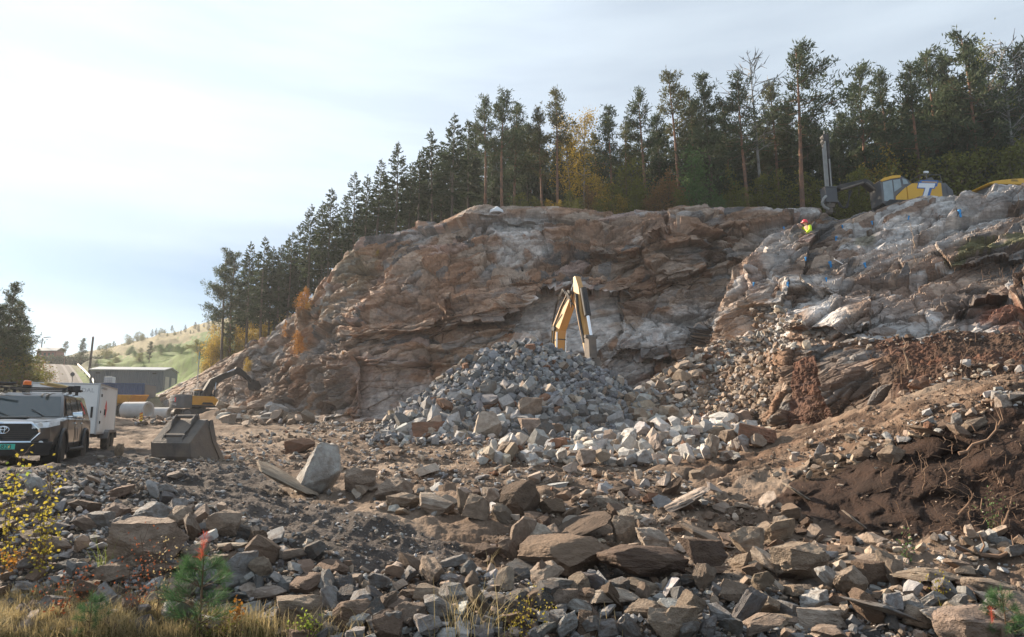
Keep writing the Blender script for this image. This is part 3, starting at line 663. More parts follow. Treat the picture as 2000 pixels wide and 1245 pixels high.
STONES = []   # dict(p, s (w, dep, h), rot, tpl, col, word, px, py, size, hero)
def euler_np(a, b, c): return np.array(Euler((a, b, c)).to_matrix())
def add_stone(p, s, rot, tpl, cname, label=None, short=None, jitter=.16, sink=.12, region=''):
    c = np.array(SPAL[cname]) * (1 + rng.normal(0, jitter)) * (1 + rng.normal(0, .014, 3))
    p = np.array(p, float); Rm = euler_np(*rot); ext = np.abs(Rm) @ np.array(s) / 2; p[2] += ext[2] * (1 - 2 * sink) * .92
    x, y = proj(p); STONES.append(dict(p=p, s=np.array(s), rot=rot, R=Rm, tpl=tpl, col=np.clip(c, .02, .7), word=WORD[cname], px=float(x), py=float(y), size=float(np.cbrt(s[0] * s[1] * s[2]) / max(p[1], 1) * F), label=label, short=short, region=region,
        flat=s[2] < .5 * max(s[0], s[1])))
HERO = [
 # px, foot py, width px, height px, colour, lean, template, label, short name
 (620, 966, 92, 104, 'lgrey', 14, 13, 'tall pale boulder standing tilted, biggest single block left of the rubble field', 'tall tilted boulder'),
 (583, 886, 58, 34, 'rust', -12, 7, 'rust red block behind the upper left shoulder of the tall tilted boulder', None),
 (548, 968, 112, 44, 'tan', 26, 9, 'long flat slab leaning against the left foot of the tall tilted boulder', None),
 (702, 966, 62, 46, 'tan', 8, 2, 'stout tan block standing just right of the tall tilted boulder', None),
 (768, 974, 68, 36, 'tan', 0, 5, 'rounded tan block with a rough top in front of the muddy ramp', None),
 (786, 1000, 60, 32, 'tan', -6, 12, None, None), (848, 1003, 72, 36, 'pale', 8, 9, 'pale triangular flat stone at the upper edge of the dark muddy ramp', 'pale triangular stone'),
 (903, 1012, 34, 58, 'tan', -14, 4, None, None), (930, 1012, 54, 46, 'tan', 10, 8, None, None), (958, 990, 34, 32, 'pale', 4, 6, None, None),
 (1017, 1010, 72, 62, 'dbrown', 0, 1, 'dark earth stained block at the upper left end of the brown boulder heap', 'dark earth stained block'),
 (1346, 998, 84, 46, 'pale', -24, 10, 'pale wedge stone tilted up to the right above the brown boulder heap', 'pale tilted wedge stone'),
 (1133, 1060, 112, 44, 'dbrown', -20, 13, 'dark brown slab tilted up to the right, resting on the long brown boulder', 'dark tilted slab'),
 (1105, 1126, 162, 68, 'brown', 4, 1, 'longest brown boulder lying flat in the middle of the foreground heap', 'long brown boulder'),
 (1262, 1136, 160, 60, 'dbrown', 5, 16, 'dark brown boulder butted against the right end of the longest brown boulder', 'dark right hand boulder'),
 (1018, 1084, 58, 70, 'tan', 20, 16, 'upright tan block behind the left end of the longest brown boulder', None),
 (1054, 1084, 68, 58, 'pale', 24, 17, 'pale tan block leaning left on the longest brown boulder', None),
 (1221, 1066, 42, 50, 'tan', 0, 18, 'pointed tan stone standing upright right of the dark tilted slab', None),
 (1276, 1080, 62, 42, 'pale', 4, 19, None, None), (1384, 1072, 86, 34, 'tan', 24, 20, 'tan slab sloping down to the right above a brown block in the heap', None),
 (1378, 1126, 78, 62, 'dbrown', 4, 21, 'square dark brown block at the right end of the boulder heap', None), (1463, 1088, 68, 54, 'tan', 6, 22, 'broad tan block right of the square dark brown block', None),
 (1530, 1064, 66, 42, 'tan', -8, 23, None, None), (1574, 1140, 100, 70, 'tan', -8, 12, 'large smooth tan boulder at the right foot of the rubble field', 'large smooth tan boulder'),
 (1708, 1149, 58, 42, 'brown', 0, 25, 'rounded brown block under the flat slab at the foot of the dark earth bank', None), (1756, 1150, 30, 44, 'tan', 0, 18, 'small upright tan stone right of the rounded brown block', None),
 (1685, 1112, 104, 24, 'tan', -9, 9, 'long flat slab bridging two blocks below the dark earth bank', 'long flat bridging slab'), (1822, 1150, 108, 30, 'tan', 6, 13, 'low tan slab lying right of the small upright stone', None),
 (1936, 1172, 98, 38, 'tan', 8, 20, 'wide low tan boulder near the pine sapling with a red shoot', 'wide low tan boulder'), (1875, 1120, 46, 22, 'tan', 10, 3, None, None), (1962, 1072, 36, 20, 'lgrey', 0, 6, None, None),
 (1832, 866, 74, 20, 'tan', 20, 9, 'flat tan slab sliding over the lip of the dark earth bank', 'slab on the bank lip'), (1884, 864, 48, 36, 'tan', 30, 16, 'tan block leaning beside the flat slab on the bank lip', None), (1908, 842, 42, 26, 'tan', -10, 2, None, None), (1872, 836, 22, 26, 'grey', 0, 5, None, None),
 (1745, 908, 46, 38, 'tan', 14, 4, 'tan block with a bright right face high on the earth bank', None), (1690, 902, 36, 26, 'brown', -12, 1, None, None), (1622, 910, 32, 28, 'pale', -20, 6, None, None), (1604, 902, 20, 26, 'lgrey', 0, 4, None, None),
 (1560, 980, 38, 22, 'pale', 34, 9, 'pale rectangular slab stuck in the left flank of the earth bank', None), (1676, 1036, 36, 18, 'pale', 38, 9, 'pale oblong stone sliding down the earth bank', None), (1962, 800, 34, 26, 'pale', -4, 8, None, None), (1985, 792, 46, 22, 'pale', -12, 13, None, None),
 (950, 858, 54, 48, 'pale', 0, 13, 'biggest pale boulder at the front foot of the grey rubble heap', 'big pale boulder of the heap'), (1034, 822, 46, 44, 'tan', 4, 2, 'angular tan boulder in the lower front of the grey rubble heap', 'angular tan boulder of the heap'),
 (990, 808, 46, 28, 'rust', -6, 12, 'flat rust red block left of the angular tan boulder in the heap', None), (955, 806, 34, 22, 'rust', -24, 7, None, None), (840, 854, 64, 30, 'rust', -4, 10, 'dark red striped boulder at the left foot of the grey rubble heap', 'dark red boulder'),
 (800, 836, 28, 24, 'pale', 0, 5, None, None), (1035, 856, 40, 34, 'tan', 0, 21, None, None), (1084, 856, 36, 26, 'brown', 0, 15, None, None), (996, 830, 40, 26, 'tan', 0, 17, None, None), (1166, 842, 38, 34, 'dgrey', 10, 22, None, None), (770, 858, 28, 22, 'lgrey', -20, 11, None, None),
 (1484, 876, 74, 46, 'rust', 14, 10, 'big rust brown boulder at the right end of the pale stone strip', 'rust brown boulder of the strip'), (1402, 864, 46, 36, 'tan', -24, 14, 'tan boulder tilted up right among whitish stones of the strip', None), (1391, 898, 26, 44, 'pale', 0, 4, 'upright pale stone standing in front of the tilted tan boulder', None), (1270, 852, 30, 26, 'dbrown', 4, 25, None, None), (1296, 868, 28, 22, 'pale', 0, 18, None, None),
 (276, 1100, 108, 74, 'tan', 4, 24, 'largest smooth tan boulder in the left rubble bank', 'largest boulder of the left bank'), (328, 1126, 112, 30, 'brown', -8, 13, 'long brown slab under the largest boulder of the left bank', None), (100, 1092, 62, 40, 'tan', 20, 20, 'tan boulder behind the yellow leafed sapling', None),
 (512, 1098, 66, 50, 'brown', 26, 8, 'brown block leaning right above the black hollow in the bank', 'brown leaning block'), (466, 1136, 50, 46, 'grey', 0, 22, 'grey rounded block below the flat slab and left of the hollow', None), (424, 1132, 42, 40, 'tan', 0, 2, None, None), (448, 1078, 60, 14, 'pale', -4, 9, 'thin pale slab capping the blocks beside the brown leaning block', None),
 (518, 1172, 66, 20, 'pale', 0, 13, 'flat whitish slab lying above the pine sapling', 'flat whitish slab'), (578, 1220, 78, 44, 'tan', 0, 14, None, None), (288, 1028, 62, 34, 'lgrey', 0, 5, None, None), (346, 1032, 52, 36, 'tan', 4, 17, None, None), (430, 1046, 60, 46, 'tan', 10, 16, None, None), (506, 1130, 40, 34, 'tan', 0, 3, None, None),
 (692, 1232, 84, 52, 'brown', 4, 20, 'smooth brown boulder at the bottom between dry grass tufts', 'smooth brown bottom boulder'), (600, 1172, 72, 34, 'brown', -8, 1, None, None), (745, 1244, 58, 46, 'grey', 6, 22, None, None), (735, 1184, 48, 34, 'dgrey', 30, 9, None, None), (880, 1204, 56, 28, 'pale', -22, 10, 'pale stone tilted up right above the dry grass tuft', None),
 (1060, 1208, 42, 52, 'dgrey', 6, 4, 'dark slate block standing upright in the bottom stones', 'upright slate block'), (1104, 1196, 46, 38, 'tan', 0, 2, None, None), (1192, 1190, 108, 34, 'pale', 6, 13, 'pale slab jutting out below the dark brown boulder', 'pale jutting slab'), (1256, 1180, 28, 36, 'tan', 0, 5, None, None), (1160, 1160, 40, 34, 'dgrey', 0, 6, None, None),
 (1490, 1240, 92, 40, 'tan', -12, 13, None, None), (1612, 1240, 88, 40, 'pale', 2, 10, 'banded pale block with ledges in the bottom stones', 'banded pale block'), (1745, 1236, 130, 50, 'grey', 22, 13, 'large grey slab sloping to the right in the bottom corner', 'large grey slab'), (1850, 1240, 76, 46, 'lgrey', 10, 22, None, None), (1910, 1262, 130, 60, 'tan', 0, 20, None, None), (1330, 1262, 60, 56, 'tan', 0, 2, None, None), (1300, 1262, 70, 60, 'tan', 6, 3, None, None),
 (34, 1168, 34, 14, 'white', -8, 9, 'small whitish slab lying in the dry plants', None), (1148, 1246, 40, 40, 'brown', 0, 8, None, None),
 (505, 806, 46, 26, 'tan', -8, 2, None, None), (462, 800, 44, 20, 'pale', -10, 13, None, None), (548, 806, 34, 20, 'tan', 0, 8, None, None), (430, 806, 30, 22, 'tan', 10, 4, None, None), (520, 824, 60, 10, 'pale', 0, 9, None, None), (570, 822, 40, 12, 'tan', 0, 13, None, None), (230, 893, 14, 22, 'tan', 0, 18, None, None), (196, 900, 16, 7, 'pale', 0, 9, None, None),
 (340, 938, 28, 18, 'pale', -14, 3, None, None), (300, 905, 18, 9, 'pale', 0, 6, None, None),
]
for hx, hy, hw, hh, hc, lean, tp, lab, sh in HERO:
    q = hits([hx], [hy])[0]; k = q[1] / F; wd, ht = hw * k, hh * k
    a = abs(R(lean)); ca, sa = math.cos(a), math.sin(a)
    det = max(ca * ca - sa * sa, .35); w0 = max((wd * ca - ht * sa) / det, .35 * wd); h0 = max((ht * ca - wd * sa) / det, .22 * ht)
    add_stone(q + [0, w0 * .18, 0], (w0 * 1.08, w0 * random.uniform(.65, .9), h0 * 1.12), (random.uniform(-.12, .12), R(lean), random.uniform(-.25, .25)), tp, hc, lab, sh, jitter=.05, sink=.07, region='hero')
def sample_poly(poly, n):
    p = np.array(poly, float); lo, hi_ = p.min(0), p.max(0); xs_, ys_ = [], []
    while sum(len(a) for a in xs_) < n:
        x = rng.uniform(lo[0], hi_[0], 4 * n); y = rng.uniform(lo[1], hi_[1], 4 * n); m = inpoly(x, y, poly); xs_.append(x[m]); ys_.append(y[m])
    return np.concatenate(xs_)[:n], np.concatenate(ys_)[:n]
def scatter(region, poly, n, smin, smax, pw=2.2, pal=(('grey', 1),), flat=.6, sink=.25, sep=0.0, dmax=60):
    x, y = sample_poly(poly, n); Q = hits(x, y); sz = smin * (smax / smin) ** (rng.random(n) ** pw)
    names = [a for a, _ in pal]; wt = np.array([b for _, b in pal], float); wt /= wt.sum(); ci = rng.choice(len(names), n, p=wt)
    order = np.argsort(-sz); keep = []; bx, by, bs = [], [], []
    for i in order:
        if Q[i, 1] > dmax: continue
        if sep and sz[i] > smin * 1.5 and bx:
            dx = np.array(bx) - x[i]; dy = (np.array(by) - y[i]) * 1.5
            if (np.hypot(dx, dy) < sep * (np.array(bs) + sz[i]) / 2).any(): continue
        if sz[i] > smin * 1.5: bx.append(x[i]); by.append(y[i]); bs.append(sz[i])
        s = sz[i] * Q[i, 1] / F; fl = rng.uniform(flat * .6, min(1.15, flat * 1.5))
        add_stone(Q[i], (s * rng.uniform(.85, 1.3), s * rng.uniform(.6, 1.0), s * fl), (rng.normal(0, .38), rng.normal(0, .38), rng.uniform(0, 6.28)), int(rng.integers(NTPL)), names[ci[i]], sink=sink + rng.uniform(-.1, .1), region=region)
GREYS = (('grey', 6), ('lgrey', 3), ('dgrey', 1.2), ('tan', 1.2), ('rust', .25), ('pale', .6)); TANS = (('tan', 5), ('grey', 3), ('brown', 2.4), ('pale', 2), ('rust', .6), ('lgrey', 1.5))
PILEP = (('slate', 6), ('lgrey', 1.6), ('dgrey', 1.6), ('tan', .8), ('rust', .2), ('pale', .4)); BROWNS = (('brown', 5), ('tan', 4), ('dbrown', 2.5), ('pale', 1)); WHITES = (('white', 4), ('pale', 4), ('lgrey', 3), ('tan', 1.4), ('rust', .3)); BANKP = (('grey', 5), ('tan', 4), ('lgrey', 2), ('dgrey', 3), ('brown', 2.4), ('pale', .8))
pile_poly = [(712, 868), (772, 806), (868, 735), (955, 670), (1040, 655), (1135, 685), (1210, 738), (1245, 790), (1225, 862), (1000, 872)]
scatter('the grey rubble heap', pile_poly, 5200, 5, 18, 1.7, PILEP, .66, .2)
scatter('the grey rubble heap', [(740, 862), (840, 800), (1000, 760), (1150, 780), (1230, 850), (1000, 868)], 230, 16, 34, 1.6, GREYS, .75, .15, .62)
scatter('the tan scree slope', [(1180, 820), (1260, 757), (1335, 706), (1410, 655), (1505, 648), (1520, 690), (1450, 760), (1440, 840), (1215, 860)], 2000, 4, 15, 1.5, TANS, .65, .25)
scatter('the tan scree slope', [(1190, 820), (1265, 755), (1340, 706), (1400, 700), (1360, 770), (1250, 840)], 110, 14, 34, 1.4, TANS, .6, .2, .6)
scatter('the pale stone strip', [(930, 905), (960, 876), (1150, 862), (1300, 825), (1470, 826), (1505, 868), (1440, 900), (1250, 916), (1000, 914)], 520, 12, 34, 1.2, WHITES, .7, .15, .5)
scatter('the quarry floor', [(250, 902), (430, 850), (640, 832), (1000, 862), (1320, 930), (900, 960), (700, 930), (450, 905)], 2200, 2.5, 12, 2.6, TANS, .5, .3)
scatter('the middle rubble field', [(640, 915), (760, 925), (1000, 920), (1300, 930), (1450, 930), (1400, 985), (1000, 1016), (760, 1005), (640, 975)], 400, 7, 38, 2.1, TANS, .42, .3, .55)
scatter('the brown boulder heap', [(935, 1095), (985, 985), (1300, 950), (1520, 990), (1660, 1070), (1640, 1130), (1400, 1146), (1000, 1135)], 430, 8, 52, 2.1, BROWNS, .42, .3, .6)
scatter('the brown boulder heap', [(935, 1095), (985, 985), (1300, 950), (1520, 990), (1660, 1070), (1640, 1130), (1400, 1146), (1000, 1135)], 1200, 3, 10, 1.5, BROWNS, .5, .2)
scatter('the left rubble bank', [(0, 960), (250, 945), (480, 1010), (720, 1120), (660, 1245), (0, 1245)], 1150, 7, 52, 2.5, BANKP, .46, .25, .62)
scatter('the bottom stones', [(560, 1260), (640, 1150), (780, 1110), (900, 1112), (1100, 1138), (1600, 1155), (2010, 1180), (2010, 1262)], 1600, 8, 62, 2.2, BANKP, .48, .15, .62)
scatter('the left rubble bank', [(0, 960), (250, 945), (480, 1010), (720, 1120), (660, 1245), (0, 1245)], 2600, 4, 14, 1.5, BANKP, .5, .2)
scatter('the bottom stones', [(560, 1260), (640, 1150), (780, 1110), (900, 1112), (1100, 1138), (1600, 1155), (2010, 1180), (2010, 1262)], 3000, 4, 15, 1.5, BANKP, .5, .2)
scatter('the gravel berm', [(180, 890), (480, 896), (640, 965), (820, 1045), (950, 1090), (760, 1125), (450, 1005), (230, 945)], 1300, 2, 10, 2.4, BANKP, .5, .35)
scatter('the earth bank', [(1490, 945), (1540, 882), (1800, 815), (2010, 752), (2010, 800), (1760, 872), (1600, 940)], 230, 5, 26, 1.9, TANS, .5, .2, .5)
scatter('the earth bank', [(1480, 1000), (1600, 920), (1800, 850), (2010, 800), (2010, 1060), (1700, 1040)], 90, 3, 11, 2, BROWNS, .5, .35)
scatter('the foot of the earth bank', [(1600, 1050), (2010, 1050), (2010, 1185), (1640, 1165)], 420, 5, 36, 2, TANS, .5, .25, .5)
scatter('the haul track', [(1400, 955), (1520, 870), (1700, 800), (2010, 715), (2010, 770), (1500, 925)], 700, 2, 9, 2, BROWNS, .5, .35)
scatter('the far debris row', [(425, 800), (560, 796), (620, 825), (600, 836), (420, 832)], 160, 6, 34, 1.7, TANS, .5, .2, .5)
scatter('the cliff foot', [(600, 822), (745, 828), (745, 850), (600, 842)], 260, 3, 10, 2, TANS, .6, .2)
scatter('the far debris row', [(262, 818), (300, 800), (345, 792), (348, 830), (262, 832)], 110, 4, 16, 1.6, TANS, .4, .2)
scatter('the pickup truck', [(0, 925), (200, 905), (420, 900), (300, 950), (0, 960)], 700, 2.5, 12, 2.4, BANKP, .5, .3)
def scatter_rock(poly, n, smin, smax, pal, region):
    x, y = sample_poly(poly, n)
    for i in range(n):
        q = on_rock(x[i], y[i]); s = smin * (smax / smin) ** (random.random() ** 1.8) * q.y / F
        add_stone(q, (s * random.uniform(.9, 1.3), s, s * random.uniform(.45, .8)), (rng.normal(0, .4), rng.normal(0, .4), rng.uniform(0, 6.28)), int(rng.integers(NTPL)), random.choice(pal), sink=.2, region=region)
scatter_rock([(1470, 600), (1530, 595), (1580, 640), (1640, 668), (1520, 690), (1470, 690)], 260, 4, 16, ['tan', 'grey', 'lgrey', 'pale', 'brown'], 'the ledge under the outcrop')
scatter_rock([(1395, 700), (1450, 685), (1515, 690), (1510, 760), (1470, 845), (1400, 820)], 520, 4, 15, ['tan', 'grey', 'brown', 'tan', 'pale'], 'the tan scree slope')
scatter_rock([(1600, 660), (2000, 640), (2000, 660), (1610, 680)], 90, 3, 10, ['tan', 'grey', 'brown'], 'the ledge under the outcrop')
scatter_rock([(1740, 760), (1800, 720), (2000, 690), (2000, 740), (1800, 800)], 90, 4, 20, ['tan', 'grey', 'pale', 'brown'], 'the root slope')
q = on_rock(1793, 770); add_stone(q, (44 * q.y / F, .45, 27 * q.y / F), (0, R(-14), 0), 22, 'rust', 'rounded orange boulder among roots on the slope above the track', 'rounded orange boulder', region='hero', sink=.02)
q = on_rock(1698, 680); add_stone(q, (14 * q.y / F, .2, 11 * q.y / F), (0, 0, 0), 5, 'pale', 'small pale stone perched alone on the edge of the rock ledge', region='hero', sink=.02)

# the 300 that show largest become objects, the rest one mesh
vis = [s for s in STONES if -30 < s['px'] < 2030 and 0 < s['py'] < 1262]
heroes = [s for s in vis if s['region'] == 'hero']
rest = sorted((s for s in vis if s['region'] != 'hero'), key=lambda s: -s['size'])
ind = heroes + rest[:max(0, 300 - len(heroes))]; ind_ids = set(map(id, ind)); loose = [s for s in STONES if id(s) not in ind_ids]
SM_O = mat('stone_block', (0, 0, 0), rough=.85, var=.30, scale=7, bump=.9, bscale=18, src='object', spec=.3, dirt=(.15, .105, .075), dirt_amt=.55, strata=(.35, 7, .35, .03, .07))
SM_A = mat('stone_rubble', (0, 0, 0), rough=.88, var=.30, scale=10, bump=.6, bscale=30, src='attr', spec=.3)
LANDM = [(s['short'], s['px'], s['py']) for s in heroes if s['short']] + [('excavator bucket', 345, 865), ('pickup truck', 60, 880), ('tall yellow boom', 1100, 650), ('small excavator', 385, 800), ('box trailer', 195, 850)]
def side(dx, dy):
    if abs(dy) > 1.6 * abs(dx): return 'above' if dy < 0 else 'below'
    if abs(dx) > 1.6 * abs(dy): return 'left of' if dx < 0 else 'right of'
    return ('upper' if dy < 0 else 'lower') + (' left of' if dx < 0 else ' right of')
seen = {}
for s in ind:
    if s['label']: continue
    k = min(range(len(LANDM)), key=lambda i: (LANDM[i][1] - s['px']) ** 2 + (1.4 * (LANDM[i][2] - s['py'])) ** 2); l_ = LANDM[k]
    s['key'] = (s['word'], 'slab' if s['flat'] else 'stone', side(s['px'] - l_[1], s['py'] - l_[2]), l_[0], s['region']); s['dist'] = math.hypot(s['px'] - l_[1], s['py'] - l_[2]); seen.setdefault(s['key'], []).append(s)
ORD = ['nearest', 'second nearest', 'third nearest', 'fourth nearest', 'fifth nearest', 'sixth nearest', 'seventh nearest', 'eighth nearest', 'ninth nearest', 'tenth nearest', 'eleventh nearest', 'twelfth nearest', 'thirteenth nearest', 'fourteenth nearest', 'fifteenth nearest', 'sixteenth nearest']
for key, ls in seen.items():
    ls.sort(key=lambda s: s['dist'])
    for i, s in enumerate(ls):
        where = key[2] + ' the ' + key[3]
        s['label'] = f"{ORD[min(i, 15)] + ' ' if len(ls) > 1 else ''}{key[0]} {key[1]} {where}" + ('' if key[4] == 'hero' or len((where + key[4]).split()) > 9 else f", in {key[4]}".replace('in the foot', 'at the foot').replace('in the pickup truck', 'near the pickup').replace('in the haul', 'on the haul').replace('in the quarry floor', 'on the quarry floor').replace('in the tan scree', 'on the tan scree').replace('in the ledge', 'on the ledge').replace('in the earth', 'on the earth').replace('in the cliff foot', 'at the cliff foot').replace('in the root', 'on the root'))
tmesh = []
for k, (V, Fc) in enumerate(TPL_HI):
    me = mesh_np('stone', V, Fc, None, False); me.materials.append(SM_O)
    me.shade_smooth(); me.set_sharp_from_angle(angle=R(30)); tmesh.append(me)
for s in ind:
    o = bpy.data.objects.new('stone', tmesh[s['tpl']]); C.objects.link(o); o.location = s['p'].tolist(); o.rotation_euler = s['rot']; o.scale = s['s'].tolist(); o.color = (*s['col'].tolist(), 1)
    tag(o, s['label'], 'boulder' if s['region'] == 'hero' else 'stone', 'blocks of broken rock in the quarry')
VV, FF, CC = [], [], []; off = 0
for s in loose:
    V, Fc = (TPL_MD if s['size'] > 10 else TPL_LO)[s['tpl']]; v = (V * s['s']) @ s['R'].T + s['p']; VV.append(v); FF.append(Fc + off); CC.append(np.repeat(s['col'][None], len(v), 0)); off += len(v)
rub = link('loose_rubble', mesh_np('loose_rubble', np.concatenate(VV), np.concatenate(FF), np.concatenate(CC), False), SM_A)
tag(rub, 'small broken stones strewn over heap, slopes and quarry floor', 'rubble', kind='stuff')
# ------------------------------------------------------------------ trees: tapered trunk with limbs, crown of many small sprays
LEAF = {}
def leaf_mat(name, col, var=.35, trans=.36):
    return mat(name, col, rough=.7, var=var, scale=1.2, trans=trans, spec=.25)
M_SPR = leaf_mat('spruce_needles', (.048, .068, .034)); M_PIN = leaf_mat('pine_needles', (.062, .084, .044)); M_PIN2 = leaf_mat('pine_needles_olive', (.095, .100, .045))
M_YEL = leaf_mat('yellow_leaves', (.38, .27, .05), .3, .45); M_ORG = leaf_mat('orange_leaves', (.34, .16, .03), .3, .4); M_OLV = leaf_mat('olive_leaves', (.15, .155, .035), .35, .35); M_GRN = leaf_mat('green_leaves', (.095, .165, .055), .35, .35); M_RST = leaf_mat('russet_leaves', (.24, .14, .055), .35, .3)
M_BARK = mat('grey_bark', (.12, .095, .075), rough=.9, var=.4, scale=6, bump=.6); M_PBARK = mat('pine_bark', (.21, .105, .062), rough=.9, var=.4, scale=5, bump=.6, dirt=(.10, .08, .07), dirt_amt=.6); M_BIRCH = mat('birch_bark', (.26, .25, .235), rough=.8, var=.3, scale=5, dirt=(.08, .07, .06), dirt_amt=.8)
def rot_about(v, ax, a):
    ax = ax / (np.linalg.norm(ax) + 1e-9); return v * math.cos(a) + np.cross(ax, v) * math.sin(a) + ax * (ax @ v) * (1 - math.cos(a))
class Kites:
    """many small diamond leaves or needle sprays"""
    def __init__(s): s.p = []; s.d = []; s.n = []; s.l = []; s.w = []
    def add(s, p, d, l, w): s.p.append(p); s.d.append(d); s.l.append(l); s.w.append(w)
    def mesh(s, name, r, bend=.0):
        p = np.array(s.p); d = np.array(s.d); d /= np.linalg.norm(d, axis=1)[:, None] + 1e-9; l = np.array(s.l)[:, None]; w_ = np.array(s.w)[:, None]
        q = r.normal(size=p.shape); sd_ = np.cross(d, q); sd_ /= np.linalg.norm(sd_, axis=1)[:, None] + 1e-9
        V = np.stack([p, p + d * l * .45 + sd_ * w_ * .5, p + d * l, p + d * l * .55 - sd_ * w_ * .5], 1).reshape(-1, 3)
        return mesh_np(name, V, np.arange(len(V)).reshape(-1, 4))
def trunk_pts(H, r, bend=.012, n=9):
    ph = r.uniform(0, 6.28, 2); return [(math.sin(ph[0] + 3 * t) * bend * H * t, math.sin(ph[1] + 3.7 * t) * bend * H * t, H * t) for t in np.linspace(0, 1, n)]
def at_t(pts, t):
    f = t * (len(pts) - 1); i = min(int(f), len(pts) - 2); a = f - i; return np.array(pts[i]) * (1 - a) + np.array(pts[i + 1]) * a
def spruce(seed, start=.32, H=12.0, width=.145, dens=1.0, gap=.1):
    r = np.random.default_rng(seed); pts = trunk_pts(H, r, .006); tb = MB(); tb.tube(pts, [.15 * (1 - .93 * t) for t in np.linspace(0, 1, 9)], 7); kt = Kites()
    for z in np.arange(.1, start, .016):                             # dead twigs on the bare stem
        a = r.uniform(0, 6.28); L_ = r.uniform(.3, .9); p = at_t(pts, z); tb.tube([p, p + np.array([math.cos(a) * L_, math.sin(a) * L_, -.1 * L_])], .012, 3, .3)
    z = start
    while z < .985:
        f = (z - start) / (1 - start); L0 = H * width * ((1 - f) ** .75) * min(1, .55 + 2.2 * f) + .10
        for b in range(int(r.integers(5, 8))):
            if r.random() < gap: continue
            a = r.uniform(0, 6.28); L_ = L0 * r.uniform(.65, 1.15); p0 = at_t(pts, min(.999, z + r.uniform(-.006, .006)))
            el = -.42 + .95 * f + r.normal(0, .08); d = np.array([math.cos(a) * math.cos(el), math.sin(a) * math.cos(el), math.sin(el)])
            if r.random() < .35: tb.tube([p0, p0 + d * L_ * .8], .016, 3, .3)
            m_ = int(max(4, 13 * L_ * dens))
            for k in range(m_):
                s_ = r.uniform(.12, 1) ** .8; p = p0 + d * L_ * s_ + np.array([0, 0, .10 * L_ * (s_ ** 2)])
                dd = d + r.normal(0, .45, 3) + np.array([0, 0, -.35 + .5 * f]); kt.add(p, dd, r.uniform(.22, .46) * (1 - .35 * f), r.uniform(.07, .13))
        z += r.uniform(.018, .028)
    for k in range(14): kt.add(np.array(pts[-1]) + [0, 0, -.5 * r.random()], r.normal(0, .35, 3) + [0, 0, 1.2], .32, .06)
    return tb, kt, r
def pine(seed, start=.52, H=13.0, width=.15, nb=30, lop=0.0, droop=0.0, tuft=10):
    r = np.random.default_rng(seed); pts = trunk_pts(H, r, .014); tb = MB(); tb.tube(pts, [.17 * (1 - .85 * t) for t in np.linspace(0, 1, 9)], 8); kt = Kites()
    for z in np.arange(.25, start, .03):
        a = r.uniform(0, 6.28); L_ = r.uniform(.3, 1.2); p = at_t(pts, z); tb.tube([p, p + np.array([math.cos(a) * L_, math.sin(a) * L_, .05 * L_])], .014, 3, .3)
    for b in range(nb):
        f = ((b + r.random()) / nb) ** .85; z = start + (1 - start) * f * .985; a = r.uniform(0, 6.28) if r.random() > lop else r.normal(0, .5)
        L_ = H * width * (1 - f * .80) * min(1, .6 + 1.5 * f) * r.uniform(.55, 1.25) * (1 + .45 * lop * math.cos(a)); p0 = at_t(pts, min(.999, z)); el = -.12 - droop + .75 * f + r.normal(0, .14)
        d = np.array([math.cos(a) * math.cos(el), math.sin(a) * math.cos(el), math.sin(el)]); up = .22 * L_
        bp = [p0 + d * L_ * t + np.array([0, 0, up * t * t]) for t in np.linspace(0, 1, 5)]; tb.tube(bp, .035 * (1 - .5 * f), 4, .25)
        for k in range(int(max(6, 10 * L_))):
            s_ = r.uniform(.08, 1.03) ** .75; q = p0 + d * L_ * s_ + np.array([0, 0, up * s_ * s_]) + r.normal(0, .17 * L_ * (.35 + s_), 3) * [1, 1, .55]
            if r.random() < .5: tb.tube([p0 + d * L_ * s_ * .85 + np.array([0, 0, up * s_ * s_ * .7]), q], .010, 3, .4)
            for j in range(tuft): kt.add(q + r.normal(0, .13, 3), r.normal(0, .8, 3) + d * .6 + np.array([0, 0, .55]), r.uniform(.22, .40), r.uniform(.055, .10))
    return tb, kt, r
